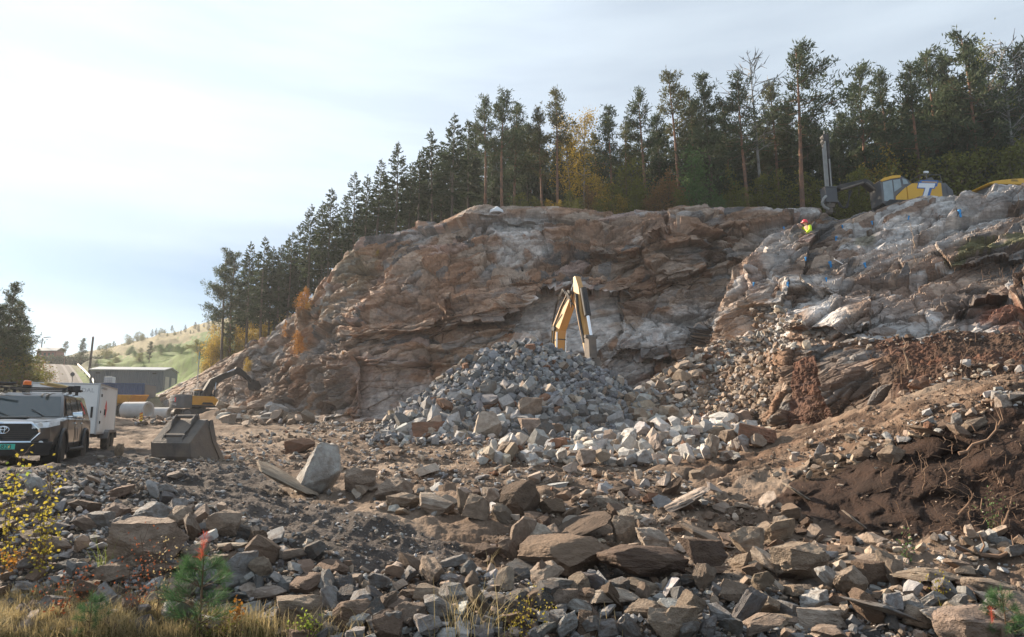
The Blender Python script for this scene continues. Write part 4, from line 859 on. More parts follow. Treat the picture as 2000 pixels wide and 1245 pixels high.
def broad(seed, H=6.0, start=.25, width=.3, nl=1800, ls=.14, lean=.0, stems=1, bare=False):
    r = np.random.default_rng(seed); tb = MB(); kt = Kites()
    for st in range(stems):
        a0 = r.uniform(0, 6.28); sp = (.12 if stems > 1 else .02) * H; pts = [(math.cos(a0) * sp * t + lean * H * t * t, math.sin(a0) * sp * t, H * t * (1 if st == 0 else r.uniform(.6, .95))) for t in np.linspace(0, 1, 7)]
        tb.tube(pts, [.011 * H * (1 - .9 * t) for t in np.linspace(0, 1, 7)], 6)
        nb = 20 if not bare else 46
        for b in range(nb):
            f = (b + r.random()) / nb; z = start + (1 - start) * f; a = r.uniform(0, 6.28); L_ = H * width * math.sin(math.pi * min(1, .18 + .82 * f) ** .9) * r.uniform(.5, 1.15) + .05 * H; p0 = at_t(pts, min(.999, z)); el = r.uniform(.15, .9)
            d = np.array([math.cos(a) * math.cos(el), math.sin(a) * math.cos(el), math.sin(el)]); bp = [p0 + d * L_ * t + np.array([0, 0, -.15 * L_ * t * t]) for t in np.linspace(0, 1, 4)]; tb.tube(bp, .004 * H * (1 - .6 * f), 4, .3)
            for tw in range(5 if bare else 2):
                s_ = r.uniform(.3, 1); q = at_t(bp, s_); tb.tube([q, q + (d + r.normal(0, .5, 3)) * L_ * .35], .0022 * H, 3, .3)
            for k in range(int(nl / nb / stems)):
                s_ = r.uniform(.15, 1.1); q = p0 + d * L_ * s_ + np.array([0, 0, -.15 * L_ * s_ * s_]) + r.normal(0, .16 * L_ + .02 * H, 3); kt.add(q, r.normal(0, 1, 3) + [0, 0, -.4], ls * r.uniform(.7, 1.3), ls * r.uniform(.5, .8))
    return tb, kt, r
TREE = {}
def make_tree(key, name, gen, bark, leaf):
    tb, kt, r = gen; root = empty(name); t_ = tb.build('trunk', bark, root, sm=True)
    if kt.p:
        c_ = link('crown', kt.mesh('crown', r), leaf, root)
    TREE[key] = [root, 0]
for i in range(5): make_tree(f'spruce{i}', 'spruce_tree', spruce(40 + i, start=[.22, .34, .42, .30, .38][i], width=[.175, .155, .135, .165, .14][i], dens=1.9), M_BARK, M_SPR)
for i in range(6): make_tree(f'pine{i}', 'pine_tree', pine(60 + i, start=[.50, .42, .58, .36, .45, .52][i], width=[.17, .20, .155, .21, .18, .19][i], nb=[32, 36, 26, 40, 34, 30][i]), M_PBARK, [M_PIN, M_PIN, M_PIN2, M_PIN, M_PIN2, M_PIN][i])
make_tree('lop', 'pine_tree', pine(77, start=.50, width=.20, nb=34, lop=.55), M_PBARK, M_PIN)
make_tree('left', 'pine_tree', pine(79, start=.26, width=.20, nb=46, droop=.12), M_BARK, M_PIN)
for i in range(2): make_tree(f'dense{i}', 'pine_tree', pine(90 + i, start=.22, width=.17, nb=54, tuft=11), M_BARK, [M_PIN, M_SPR][i])
make_tree('birch_y', 'birch_tree', broad(101, 12, .35, .14, 3000, .17), M_BIRCH, M_YEL); make_tree('birch_o', 'birch_tree', broad(103, 11, .3, .12, 2600, .12), M_BIRCH, M_OLV)
make_tree('birch_bare', 'birch_tree', broad(102, 12, .45, .13, 0, .1, bare=True), M_BIRCH, None)
for k_, c_, s_ in (('olv', M_OLV, 111), ('grn', M_GRN, 112), ('rst', M_RST, 113), ('yel', M_YEL, 114), ('org', M_ORG, 115)): make_tree('b_' + k_, 'broadleaf_tree', broad(s_, 5, .1, .32, 2400, .17, stems=3), M_BARK, c_)
T_H = {'spruce': 12, 'pine': 13, 'lop': 13, 'left': 13, 'dense': 13, 'birch_y': 12, 'birch_o': 11, 'birch_bare': 12, 'b_': 5}
def tree_h(k): return next(v for a, v in T_H.items() if k.startswith(a))
def plant(key, loc, H, label, group, rz=None, wid=1.0):
    src, n = TREE[key]; o = src if n == 0 else copy_tree(src); TREE[key][1] += 1
    o.location = loc; s = H / tree_h(key); o.scale = (s * wid, s * wid, s); o.rotation_euler = (random.gauss(0, .015), random.gauss(0, .015), random.uniform(0, 6.28) if rz is None else rz)
    tag(o, label, 'tree', group); return o
cl = np.array([[np.interp(x, [c[0] for c in main_cols], [c[1][-1][1] for c in main_cols])] for x in range(0, 2100)]).ravel()
clp = np.array([[np.interp(x, [c[0] for c in main_cols], [c[1][-1][0] for c in main_cols])] for x in range(0, 2100)]).ravel()
def crest(px): i = int(np.clip(px, 300, 2049)); return clp[i], cl[i]
def top_at(px, extra, dz=0.0):
    y, d = crest(px); P_ = at(px, y, d); k = (d + extra) / d; return Vector((P_.x * k, P_.y * k, P_.z - .25 + dz))
FRONT = [  # px, top py, kind, metres behind the crest
 (432, 490, 'left', 3), (448, 498, 'pine3', 5), (480, 476, 'spruce1', 4), (508, 466, 'spruce3', 3), (532, 482, 'spruce2', 6), (560, 455, 'spruce0', 5), (582, 440, 'spruce4', 7), (601, 403, 'spruce1', 3), (622, 400, 'spruce2', 6), (641, 370, 'spruce3', 4), (664, 385, 'spruce4', 8), (690, 338, 'spruce0', 4), (712, 345, 'spruce2', 9),
 (734, 312, 'spruce1', 4), (752, 335, 'spruce4', 8), (772, 281, 'spruce3', 4), (797, 318, 'spruce2', 7), (816, 294, 'spruce4', 4), (846, 258, 'spruce1', 5), (862, 285, 'spruce2', 9), (882, 224, 'spruce3', 3), (915, 238, 'spruce4', 7), (946, 196, 'pine0', 4), (980, 187, 'pine5', 3), (1005, 208, 'pine1', 6), (1030, 250, 'dense1', 9), (1060, 222, 'pine4', 6), (1090, 180, 'pine2', 4),
 (1120, 232, 'birch_y', 7), (1140, 225, 'birch_y', 5), (1165, 262, 'pine4', 8), (1195, 214, 'pine1', 4), (1222, 240, 'pine4', 7), (1262, 185, 'pine0', 4), (1290, 228, 'dense1', 8), (1328, 145, 'pine2', 4), (1352, 190, 'pine3', 8), (1392, 150, 'dense0', 4), (1425, 200, 'pine3', 8), (1462, 152, 'pine5', 4), (1490, 108, 'birch_bare', 6), (1520, 168, 'pine4', 8),
 (1567, 96, 'lop', 4), (1545, 210, 'dense1', 9), (1610, 250, 'dense1', 14), (1640, 262, 'dense0', 16), (1702, 130, 'pine3', 8), (1745, 142, 'pine0', 9), (1800, 138, 'pine1', 8), (1840, 108, 'pine5', 12), (1862, 120, 'dense0', 13), (1910, 76, 'pine3', 9), (1888, 150, 'pine4', 10), (1932, 120, 'dense0', 14), (1965, 92, 'birch_o', 11), (1992, 84, 'birch_bare', 9), (2015, 100, 'pine1', 10)]
NM = {'spruce_tree': 'spruce', 'pine_tree': 'pine', 'birch_tree': 'birch', 'broadleaf_tree': 'broadleaf tree'}
MARKS = [(395, 'the left end of the forest edge'), (965, 'the white heap on the cliff top'), (1614, 'the drill mast'), (1755, 'the drill rig cab'), (1955, 'the yellow roof behind the right crest')]
QUAL = {'left': 'low branched, wide', 'lop': 'tall lopsided', 'birch_y': 'yellow leaved', 'birch_bare': 'bare', 'birch_o': 'sparse olive', 'dense': 'dense crowned', 'spruce': 'dark pointed', 'pine': 'bare stemmed'}
cnt = {}
ORDW = ['first', 'second', 'third', 'fourth', 'fifth', 'sixth', 'seventh', 'eighth', 'ninth', 'tenth', 'eleventh', 'twelfth', 'thirteenth', 'fourteenth', 'fifteenth', 'sixteenth', 'seventeenth', 'eighteenth', 'nineteenth', 'twentieth', 'twenty-first', 'twenty-second', 'twenty-third', 'twenty-fourth']
fl = []
for px, py, key, ex in FRONT:
    nm = NM[TREE[key][0].name.split('.')[0]]; ql = next(v for a, v in QUAL.items() if key.startswith(a)); mk = min(MARKS, key=lambda m: abs(m[0] - px) + (1e4 if m[0] == 395 and px > 700 else 0)); sd_ = 'right of' if px >= mk[0] else 'left of'
    fl.append([px, py, key, ex, (ql, nm, sd_, mk[1]), abs(px - mk[0])])
for row in fl:
    same = sorted([r_ for r_ in fl if r_[4] == row[4]], key=lambda r_: r_[5]); i = [id(r_) for r_ in same].index(id(row)); ql, nm, sd_, mk = row[4]
    lab = f"{ORDW[i] + ' ' if len(same) > 1 else ''}{ql} {nm} {sd_} {mk}"
    px, py, key, ex = row[:4]; b = top_at(px, ex); hgt = float(atv(px, py, b.y)[2]) - b.z
    plant(key, b, hgt, lab, 'trees along the forest edge', rz=0.2 if key == 'lop' else None, wid=1.0 if key != 'lop' else 1.05)
# deeper forest: trees that only darken the gaps between the front ones
SKY_GAP = [(1140, 1165), (1235, 1250), (1500, 1512), (1618, 1640)]
k = 0
for px in np.arange(455, 2060, 12.0):
    px += random.uniform(-5, 5); y, d = crest(px); ex = random.uniform(9, 26) if px > 640 else random.uniform(4, 14)
    b = top_at(px, ex); topy = np.interp(px, [455, 620, 770, 900, 1000, 1150, 1300, 1400, 1560, 1700, 1900, 2060], [535, 455, 350, 270, 262, 285, 262, 250, 240, 232, 190, 180]) + random.uniform(-18, 42)
    key = random.choice(['spruce0', 'spruce3', 'spruce1', 'spruce4'] if px < 900 else ['dense0', 'dense1', 'spruce0', 'pine3', 'dense1', 'spruce3'])
    plant(key, b, float(atv(px, topy, b.y)[2]) - b.z, 'dark conifer deep in the forest, mostly hidden behind the front row', 'trees deep in the forest'); k += 1
# undergrowth at the forest edge
UND = [(1050, 385, 'b_olv', 2.5), (1075, 392, 'b_yel', 3), (1110, 372, 'b_olv', 4), (1150, 366, 'b_rst', 4), (1180, 345, 'b_yel', 6), (1200, 360, 'b_olv', 4), (1230, 322, 'b_olv', 5), (1255, 350, 'b_olv', 4), (1300, 338, 'b_rst', 3.5), (1318, 352, 'b_rst', 5), (1350, 300, 'b_grn', 6), (1365, 338, 'b_grn', 3), (1390, 372, 'b_grn', 3.5), (1420, 380, 'b_olv', 5), (1440, 330, 'b_olv', 9), (1480, 345, 'b_olv', 9), (1530, 340, 'b_olv', 10), (1590, 335, 'b_olv', 11), (1640, 360, 'b_olv', 9), (1665, 330, 'b_olv', 10), (1690, 340, 'b_olv', 11), (1720, 300, 'b_yel', 13), (1740, 330, 'b_olv', 12), (1790, 300, 'b_olv', 13), (1850, 300, 'b_olv', 13), (1900, 300, 'b_olv', 14), (1950, 290, 'b_olv', 13), (1990, 280, 'b_olv', 12), (1012, 380, 'b_olv', 5),
 (1025, 395, 'b_olv', 1.5), (1090, 392, 'b_yel', 2), (1130, 388, 'b_olv', 2), (1168, 385, 'b_olv', 2), (1215, 378, 'b_yel', 2.5), (1240, 372, 'b_olv', 2), (1275, 376, 'b_rst', 2), (1335, 372, 'b_olv', 2), (1405, 385, 'b_grn', 2), (1450, 370, 'b_olv', 3),
 (412, 660, 'b_yel', 3), (425, 640, 'b_yel', 6), (446, 650, 'b_olv', 5), (470, 640, 'b_yel', 7), (495, 632, 'b_yel', 8), (520, 622, 'b_yel', 8), (545, 612, 'b_yel', 8), (560, 600, 'b_yel', 9), (398, 705, 'b_yel', 3)]
uc = {}
UW = {'b_olv': 'olive', 'b_yel': 'yellow', 'b_grn': 'fresh green', 'b_rst': 'russet'}
for px, py, key, ex in UND:
    mk = min(MARKS, key=lambda m: abs(m[0] - px)); kk_ = (key, mk[1], px >= mk[0]); uc.setdefault(kk_, []).append((abs(px - mk[0]), px, py, key, ex))
for (key, mk, rt), ls in uc.items():
    ls.sort()
    for i, (_, px, py, key, ex) in enumerate(ls):
        b = top_at(px, ex * (.55 if px > 990 else 1)); plant(key, b, max(1.2, float(atv(px, py, b.y)[2]) - b.z), f"{ORDW[i] + ' ' if len(ls) > 1 else ''}{UW[key]} leaved young tree {'right' if rt else 'left'} of {mk}", 'young broadleaf trees under the conifers', wid=random.uniform(.9, 1.2))
# shrubs that grow on the cliff face
for px, py, hp, key, lab in [(590, 612, 52, 'b_org', 'orange leaved bush on the edge of the cliff below the spruces'), (582, 690, 48, 'b_org', 'bright orange bush hanging on the dark lower left cliff'), (483, 724, 30, 'b_yel', 'yellow bush growing above the small excavator bucket'), (598, 545 + 60, 22, 'b_yel', 'small yellow bush tucked under the orange edge bush'), (735, 500, 14, 'b_yel', 'tiny yellow bush near the top of the left cliff shoulder'), (560, 660, 36, 'b_org', 'thin orange bush between the two larger orange bushes'), (668, 690, 8, 'b_org', 'tiny orange tuft on the smooth lower cliff')]:
    q = on_rock(px, py, 0); plant(key, q - Vector((0, 0, .1)), hp * q.y / F, lab, 'bushes on the cliff')
# left hill beside the road, and the far slope
LH = [(-40, 545, 50, 'dense0'), (8, 556, 52, 'dense0'), (22, 590, 54, 'dense1'), (38, 614, 56, 'pine3'), (48, 640, 57, 'dense0'), (-15, 600, 50, 'dense1'), (-60, 560, 46, 'dense0'), (2, 640, 52, 'dense0'), (56, 676, 62, 'b_olv'), (66, 692, 68, 'b_olv'), (20, 660, 55, 'b_olv'), (35, 690, 58, 'b_rst'), (74, 704, 72, 'b_rst'), (5, 690, 50, 'b_olv'), (-30, 680, 48, 'b_rst'), (50, 715, 60, 'b_olv'), (78, 724, 74, 'b_yel'), (84, 742, 72, 'b_olv'), (25, 720, 55, 'b_olv')]
def on_ray(px, py_hint, d):
    x = float(atv(px, py_hint, d)[0]); return Vector((x, d, float(gzf(x, d)) - .2))
LW = ['{} tree high on the hazy hill beside the road', '{} bush on the hazy hill beside the road']
lord = {}
for px, py, d, key in LH: lord.setdefault('b' if key.startswith('b_') else 't', []).append((px, py, d, key))
for kind, ls in lord.items():
    ls.sort()
    for i, (px, py, d, key) in enumerate(ls):
        b = on_ray(px, 700, d); h_ = max(1.5, float(atv(px, py, d)[2]) - b.z); h_ = min(h_, 11 if kind == 't' else 4.5)
        plant(key, b, h_, f"{ORDW[i]} {'conifer' if kind == 't' else 'bush'} from the picture edge on the hazy hill left of the road", 'vegetation on the hill left of the road', wid=1.5 if kind == 'b' else 1.25)
FS = [(127, 668, 150, 'pine2', 'slim pine standing near the red house, left of the utility pole'), (158, 662, 135, 'dense0', 'round crowned pine between the red house and the utility pole'), (292, 668, 130, 'dense1', 'lone round dark tree on the green slope above the warehouse'), (190, 702, 118, 'spruce0', 'small spruce at the left corner of the warehouse'), (218, 708, 116, 'b_olv', 'round dark bush above the warehouse roof'), (325, 672, 170, 'spruce1', 'small cone shaped tree upper right of the lone round tree'), (205, 672, 170, 'b_olv', 'wide brownish bush right of the utility pole')]
for px, py, d, key, lab in FS:
    b = on_ray(px, 700, d); plant(key, b, max(2, float(atv(px, py, d)[2]) - b.z), lab, None, wid=1.35)
for i in range(34):
    px = 195 + i * 6.6 + random.uniform(-3, 3); d = 236 + random.uniform(-6, 10); b = on_ray(px, 680, d); plant(random.choice(['dense1', 'spruce0', 'b_olv', 'pine3']), b, random.uniform(1.2, 4.2), 'tiny tree on the skyline of the far grassy hill', 'tiny trees on the far skyline', wid=1.3)
for i in range(46):
    px = random.uniform(205, 420); d = random.uniform(118, 200); b = on_ray(px, 700, d); plant(random.choice(['b_olv', 'b_grn', 'b_grn', 'b_olv']), b, random.uniform(1.2, 2.6), 'low green bush merging into the green slope behind the warehouse', 'low bushes on the green slope', wid=2.0)
for k_, (o, n) in TREE.items():
    if n == 0:
        for ch in list(o.children): bpy.data.objects.remove(ch)
        bpy.data.objects.remove(o)
# ------------------------------------------------------------------ paints and metals
PT_DARK = mat('dark_car_paint', (.022, .024, .027), rough=.28, var=.12, scale=4, dirt=(.14, .115, .09), dirt_amt=.35, coat=.7, spec=.6)
CHROME = mat('chrome', (.75, .76, .78), rough=.14, metal=1.0, var=.04); BLK = mat('black_plastic', (.018, .018, .019), rough=.55, var=.2); RUB = mat('tyre_rubber', (.030, .029, .028), rough=.85, var=.3, scale=8, dirt=(.15, .12, .09), dirt_amt=.7, bump=.4)
RIM = mat('alloy_rim', (.25, .25, .26), rough=.4, metal=.7, var=.2, dirt=(.14, .11, .08), dirt_amt=.5); GLASS = glass_mat(); LENS = mat('lamp_lens', (.66, .69, .72), rough=.2, var=.25, scale=14, spec=.9)
TEAL = mat('plate_green', (.05, .50, .38), rough=.4, var=.05); INK = mat('black_lettering', (.02, .02, .02), rough=.6, var=.05); GREYL = mat('pale_grey_lettering', (.20, .20, .20), rough=.6, var=.05); TREDL = mat('faded_grey_lettering', (.40, .41, .42), rough=.6, var=.05)
WHITEP = mat('white_panel', (.70, .71, .70), rough=.4, var=.06, scale=1.5, dirt=(.40, .36, .31), dirt_amt=.35); ALU = mat('aluminium_trim', (.42, .43, .44), rough=.35, metal=.6, var=.1); STEEL = mat('worn_steel', (.115, .104, .095), rough=.8, metal=.0, var=.35, scale=3, dirt=(.19, .15, .115), dirt_amt=.75, bump=.3)
YEL = mat('machine_yellow', (.60, .29, .035), rough=.45, var=.12, scale=2, dirt=(.30, .20, .11), dirt_amt=.3); TTY = mat('rig_yellow', (.68, .37, .03), rough=.4, var=.08, scale=2); BOOMY = mat('boom_ochre', (.52, .285, .085), rough=.5, var=.12, scale=2, dirt=(.36, .23, .12), dirt_amt=.3)
GREYM = mat('machine_grey', (.085, .09, .10), rough=.5, var=.15, scale=2, dirt=(.17, .15, .125), dirt_amt=.4); DKM = mat('dark_machine_parts', (.028, .029, .032), rough=.75, var=.25, dirt=(.12, .10, .08), dirt_amt=.35)
RED = mat('sign_red', (.55, .035, .04), rough=.5, var=.08); WHT = mat('white_lettering', (.75, .76, .78), rough=.5, var=.04); BLUE = mat('logo_blue', (.03, .13, .38), rough=.5, var=.08); AMB = mat('amber_lens', (.75, .16, .02), rough=.2, var=.1); HOSE = mat('grey_hose', (.28, .28, .27), rough=.6, var=.2); GOLD = mat('pipe_yellow', (.50, .38, .16), rough=.5, var=.1)

def wheel(parent, c, r, wdt, name='wheel', spin=0.0, side=1, lug=True):
    """tyre with tread blocks; rim and hub as its sub-part"""
    x, y, z = c; tb = MB(); prof = [(r * .60, -wdt / 2), (r * .80, -wdt * .54), (r * .94, -wdt / 2), (r, -wdt * .36), (r, wdt * .36), (r * .94, wdt / 2), (r * .80, wdt * .54), (r * .60, wdt / 2)]
    tb.lathe(prof, (0, 0, 0), 'y', 30)
    if lug:
        for k in range(26):
            a = 2 * math.pi * k / 26
            for yy in (-.27, 0, .27): tb.box((math.cos(a + yy) * r * .995, yy * wdt, math.sin(a + yy) * r * .995), (r * .035, wdt * .20, r * .14), rot=(0, -(a + yy), 0))
    t = tb.build(name, RUB, parent, sm=True); t.location = c; t.rotation_euler = (0, 0, spin)
    rb = MB(); rb.lathe([(0.01, side * wdt * .30), (r * .16, side * wdt * .32), (r * .22, side * wdt * .22), (r * .50, side * wdt * .16), (r * .60, side * wdt * .50), (r * .63, side * wdt * .5), (r * .61, side * wdt * .1), (.01, side * wdt * .1)], (0, 0, 0), 'y', 24)
    for k in range(6):
        a = 2 * math.pi * k / 6; rb.box((math.cos(a) * r * .36, side * wdt * .26, math.sin(a) * r * .36), (r * .46, wdt * .10, r * .13), rot=(0, -a, 0))
    rb.build('rim', RIM, t, sm=True)
    return t
def place(root, local, world, rz):
    root.rotation_euler = (0, 0, rz); M = Matrix.Rotation(rz, 3, 'Z'); p = Vector(world) - M @ Vector(local); root.location = p
# ------------------------------------------------------------------ pickup
def pickup():
    t = empty('pickup_truck'); tag(t, 'dark grey pickup truck with roof rack and hard canopy, cut by the left edge', 'pickup')
    def sec(x, hw, zb, zt, sh):      # rounded lower body section
        return [(x, -hw * .93, zb), (x, -hw, zb + .14), (x, -hw, zb + (zt - zb) * .55), (x, -hw * .985, zt - sh), (x, -hw * .90, zt), (x, 0, zt + .025), (x, hw * .90, zt), (x, hw * .985, zt - sh), (x, hw, zb + (zt - zb) * .55), (x, hw, zb + .14), (x, hw * .93, zb)]
    b = MB(); b.loft([sec(2.58, .58, .46, .92, .10), sec(2.50, .70, .42, 1.0, .09), sec(2.36, .82, .40, 1.06, .08), sec(1.9, .925, .40, 1.11, .07), sec(1.15, .93, .40, 1.16, .06), sec(.2, .93, .40, 1.16, .05), sec(-1.6, .93, .42, 1.17, .05), sec(-2.55, .915, .48, 1.17, .05), sec(-2.66, .86, .52, 1.12, .08)], caps=True)
    b.build('body', PT_DARK, t, bevel=.012, sm=True)
    def roofring(x0, x1, hw0, hw1, z): return [(x0, -hw0, z), (x1, -hw1, z), (x1, hw1, z), (x0, hw0, z)]
    g = MB(); g.loft([[(1.22, -.86, 1.13), (-2.60, -.87, 1.13), (-2.60, .87, 1.13), (1.22, .86, 1.13)], [(.50, -.705, 1.70), (-2.30, -.73, 1.74), (-2.30, .73, 1.74), (.50, .705, 1.70)], [(.32, -.64, 1.765), (-2.15, -.66, 1.81), (-2.15, .66, 1.81), (.32, .64, 1.765)]])
    g.build('cab', PT_DARK, t, bevel=.03, sm=True)
    # panes lie 4 mm proud of the sloping cab
    ws = MB(); n = Vector((.57, 0, .72)).normalized() * .012
    ws.add([Vector((1.17, -.77, 1.165)) + n, Vector((1.17, .77, 1.165)) + n, Vector((.545, .655, 1.665)) + n, Vector((.545, -.655, 1.665)) + n], [[0, 1, 2, 3]]); ws.build('windscreen', GLASS, t)
    for s in (-1, 1):
        wp = MB()
        def sp(x, z): return Vector((x, s * (.867 - (z - 1.13) / .6 * .155 + .010), z))
        for poly in ([(.86, 1.22), (.08, 1.22), (.08, 1.64), (.46, 1.63)], [(.0, 1.22), (-.92, 1.22), (-.88, 1.66), (.0, 1.645)]): wp.add([sp(*q) for q in poly], [[0, 1, 2, 3]])
        wp.build('side_window', GLASS, t)
        cw = MB(); cw.add([sp(*q) for q in [(-1.05, 1.22), (-2.48, 1.22), (-2.25, 1.66), (-1.02, 1.665)]], [[0, 1, 2, 3]]); cw.build('canopy_window', GLASS, t)
        if s > 0:
            rr = MB(); rr.add([sp(*q) + Vector((0, .006, 0)) for q in [(-1.75, 1.28), (-1.95, 1.28), (-1.70, 1.60), (-1.50, 1.60)]], [[0, 1, 2, 3]]); rr.build('red_sticker', RED, t)
        m = MB(); m.loft([[(.80, s * 1.20, 1.13), (.80, s * .98, 1.13), (.80, s * .96, 1.28), (.80, s * 1.17, 1.30)], [(.68, s * 1.22, 1.13), (.68, s * .99, 1.12), (.68, s * .97, 1.29), (.68, s * 1.19, 1.31)]]); m.box((.74, s * .93, 1.17), (.07, .16, .05)); mm = m.build('wing_mirror', CHROME, t, bevel=.02, sm=True)
        for x in (.1, -.88): h = MB(); h.box((x, s * .945, 1.02), (.20, .03, .035)); h.build('door_handle', CHROME, t, bevel=.008)
        ds = MB()
        for x in (1.02, .04, -.98): ds.box((x, s * .9325, .80), (.012, .006, .70))
        ds.box((.02, s * .9325, .455), (2.0, .006, .012)); ds.build('door_seam', BLK, t)
        st = MB(); st.tube([(1.0, s * .97, .40), (.9, s * 1.0, .38), (-.9, s * 1.0, .38), (-1.0, s * .97, .40)], .045, 8); st.build('side_step', BLK, t, sm=True)
        for wx_ in (1.54, -1.545):
            ar = MB(); pts = [(wx_ + .47 * math.cos(a), s * .945, .39 + .47 * math.sin(a)) for a in np.linspace(-.15, math.pi + .15, 15)]; ar.tube(pts, .05, 6); ar.build('wheel_arch', BLK, t, sm=True)
            inn = MB(); inn.cyl((wx_, s * .60, .40), (wx_, s * .938, .40), .43, n=26); inn.build('wheel_well', INK, t)
            wheel(t, (wx_, s * .80, .385), .385, .27, spin=(R(9) if wx_ > 0 else 0), side=s)
        hl = MB(); hl.loft([[(2.50, s * .50, .90), (2.42, s * .80, .93), (2.14, s * .925, .98), (2.16, s * .91, 1.06), (2.42, s * .78, 1.025), (2.56, s * .50, .985)], [(2.62, s * .52, .88), (2.56, s * .82, .91), (2.16, s * .965, .97), (2.16, s * .955, 1.06), (2.50, s * .82, 1.035), (2.61, s * .52, 1.0)]]); hd = hl.build('headlight', LENS, t, bevel=.006)
        lp = MB(); lp.cyl((2.50, s * .66, .965), (2.59, s * .66, .955), .055, n=14); lp.build('lamp_bowl', WHITEP, hd)
        fg = MB(); fg.loft([[(2.46, s * .60, .50), (2.40, s * .80, .52), (2.40, s * .82, .66), (2.46, s * .62, .62)], [(2.60, s * .60, .50), (2.50, s * .81, .52), (2.50, s * .83, .66), (2.60, s * .62, .62)]]); fb = fg.build('fog_lamp_recess', INK, t)
        fl_ = MB(); fl_.cyl((2.5, s * .70, .57), (2.575, s * .70, .57), .05, n=14); fl_.build('fog_lamp', LENS, fb)
    gr = MB(); gr.prism([(-.50, .985), (.50, .985), (.60, .80), (.48, .62), (-.48, .62), (-.60, .80)], 'x', 2.50, 2.615); gq = gr.build('grille', BLK, t)
    sl = MB()
    for z in np.arange(.65, .97, .045): sl.box((2.62, 0, z), (.02, .94 + .1 * min(z - .6, 1.0 - z), .012))
    sl.build('grille_bar', DKM, gq)
    gf = MB()
    for s in (-1, 1): gf.tube([(2.60, 0, 1.005), (2.60, s * .50, 1.005), (2.59, s * .64, .88), (2.58, s * .66, .80), (2.60, s * .53, .60), (2.61, 0, .60)], .032, 6)
    gf.build('grille_surround', CHROME, t, sm=True)
    em = MB()
    for a_, b_, cz in ((.115, .078, 0), (.036, .074, 0), (.072, .032, .032)):
        em.tube([(2.645, a_ * math.cos(q), .86 + cz + b_ * math.sin(q)) for q in np.linspace(0, 2 * math.pi, 25)], .011, 6)
    em.build('emblem', CHROME, t, sm=True)
    bp = MB(); bp.loft([[(2.45, -.86, .30), (2.62, -.62, .30), (2.68, 0, .30), (2.62, .62, .30), (2.45, .86, .30)], [(2.50, -.90, .58), (2.66, -.62, .58), (2.70, 0, .58), (2.66, .62, .58), (2.50, .90, .58)], [(2.3, -.88, .60), (2.4, -.6, .60), (2.4, 0, .60), (2.4, .6, .60), (2.3, .88, .60)], [(2.3, -.84, .30), (2.4, -.6, .30), (2.4, 0, .30), (2.4, .6, .30), (2.3, .84, .30)]], closed=True); bp.build('bumper', BLK, t, bevel=.01)
    pl = MB(); pl.box((2.715, 0, .50), (.012, .54, .115)); po = pl.build('number_plate', TEAL, t, bevel=.003)
    text('plate_characters', '56828', .125, INK, po, (2.7225, .05, .497), (R(90), 0, R(90)))
    # roof rack with a pipe and a plank on it
    rk = MB()
    for x in (.10, -.75, -1.7):
        rk.box((x, 0, 1.90), (.05, 1.46, .035))
        for s in (-1, 1): rk.box((x, s * .62, 1.845), (.07, .07, .11))
    for s in (-1, 1): rk.tube([(.3, s * .72, 1.92), (-1.9, s * .72, 1.93)], .022, 8)
    rk.box((-.1, .74, 1.90), (.16, .12, .14)); rk.box((.1, .90, 1.90), (.10, .14, .14)); rk.build('roof_rack', BLK, t, bevel=.006)
    bc = MB(); bc.cyl((.10, -.18, 1.92), (.10, -.18, 1.965), .10, n=18); bo = bc.build('beacon', BLK, t); b2 = MB(); b2.lathe([(.085, 1.965), (.09, 1.99), (.085, 2.06), (.05, 2.075), (.01, 2.078)], (.10, -.18, 0), 'z', 18); b2.build('beacon_lens', AMB, bo, sm=True)
    hs = MB(); hs.tube([(1.95, .55, 1.135), (1.9, .2, 1.155), (1.9, -.2, 1.155)], .012, 6); hs.box((2.02, 0, 1.135), (.30, .62, .035)); hs.build('bonnet_scoop', PT_DARK, t, bevel=.015)
    wi = MB(); wi.tube([(1.19, .45, 1.18), (1.0, .15, 1.345)], .010, 5); wi.tube([(1.19, -.25, 1.18), (1.02, -.6, 1.33)], .010, 5); wi.build('wiper', INK, t)
    text('door_lettering', 'TT', .48, GREYL, t, (-.30, .9365, .74), (R(90), 0, R(180)), .002, shear=-.25)
    lb = MB(); lb.tube([(-.3, -.5, 1.97), (-1.2, -.1, 1.99), (-1.9, .2, 1.98)], .03, 8)
    place(t, (1.54, .80, 0), at(104, 908, 16.3), R(-66.5)); t.location.z = float(gzf(t.location.x, t.location.y)) + .02
    return t
pk = pickup()
pp = MB(); pp.tube([Vector((.55, .30, 2.0)), Vector((-1.9, .42, 2.02))], .04, 10); pp.tube([Vector((.5, .18, 1.985)), Vector((-1.7, .22, 2.0))], .025, 8)
rod = pp.build('pipe_bundle', GOLD, None, sm=True); rod.location = pk.location; rod.rotation_euler = pk.rotation_euler; tag(rod, 'yellowish pipes tied on the pickup roof rack', 'pipes')
pw = MB(); pw.tube([Vector((.62, -.30, 1.98)), Vector((.5, -.95, 1.99))], .03, 8); pw.tube([Vector((.35, -.40, 1.97)), Vector((.2, -1.0, 1.96))], .03, 8); tg = pw.build('roof_bar_tool', BLK, None, sm=True); tg.location = pk.location; tg.rotation_euler = pk.rotation_euler; tag(tg, 'dark bars lying across the pickup roof rack near the amber beacon', 'bars')

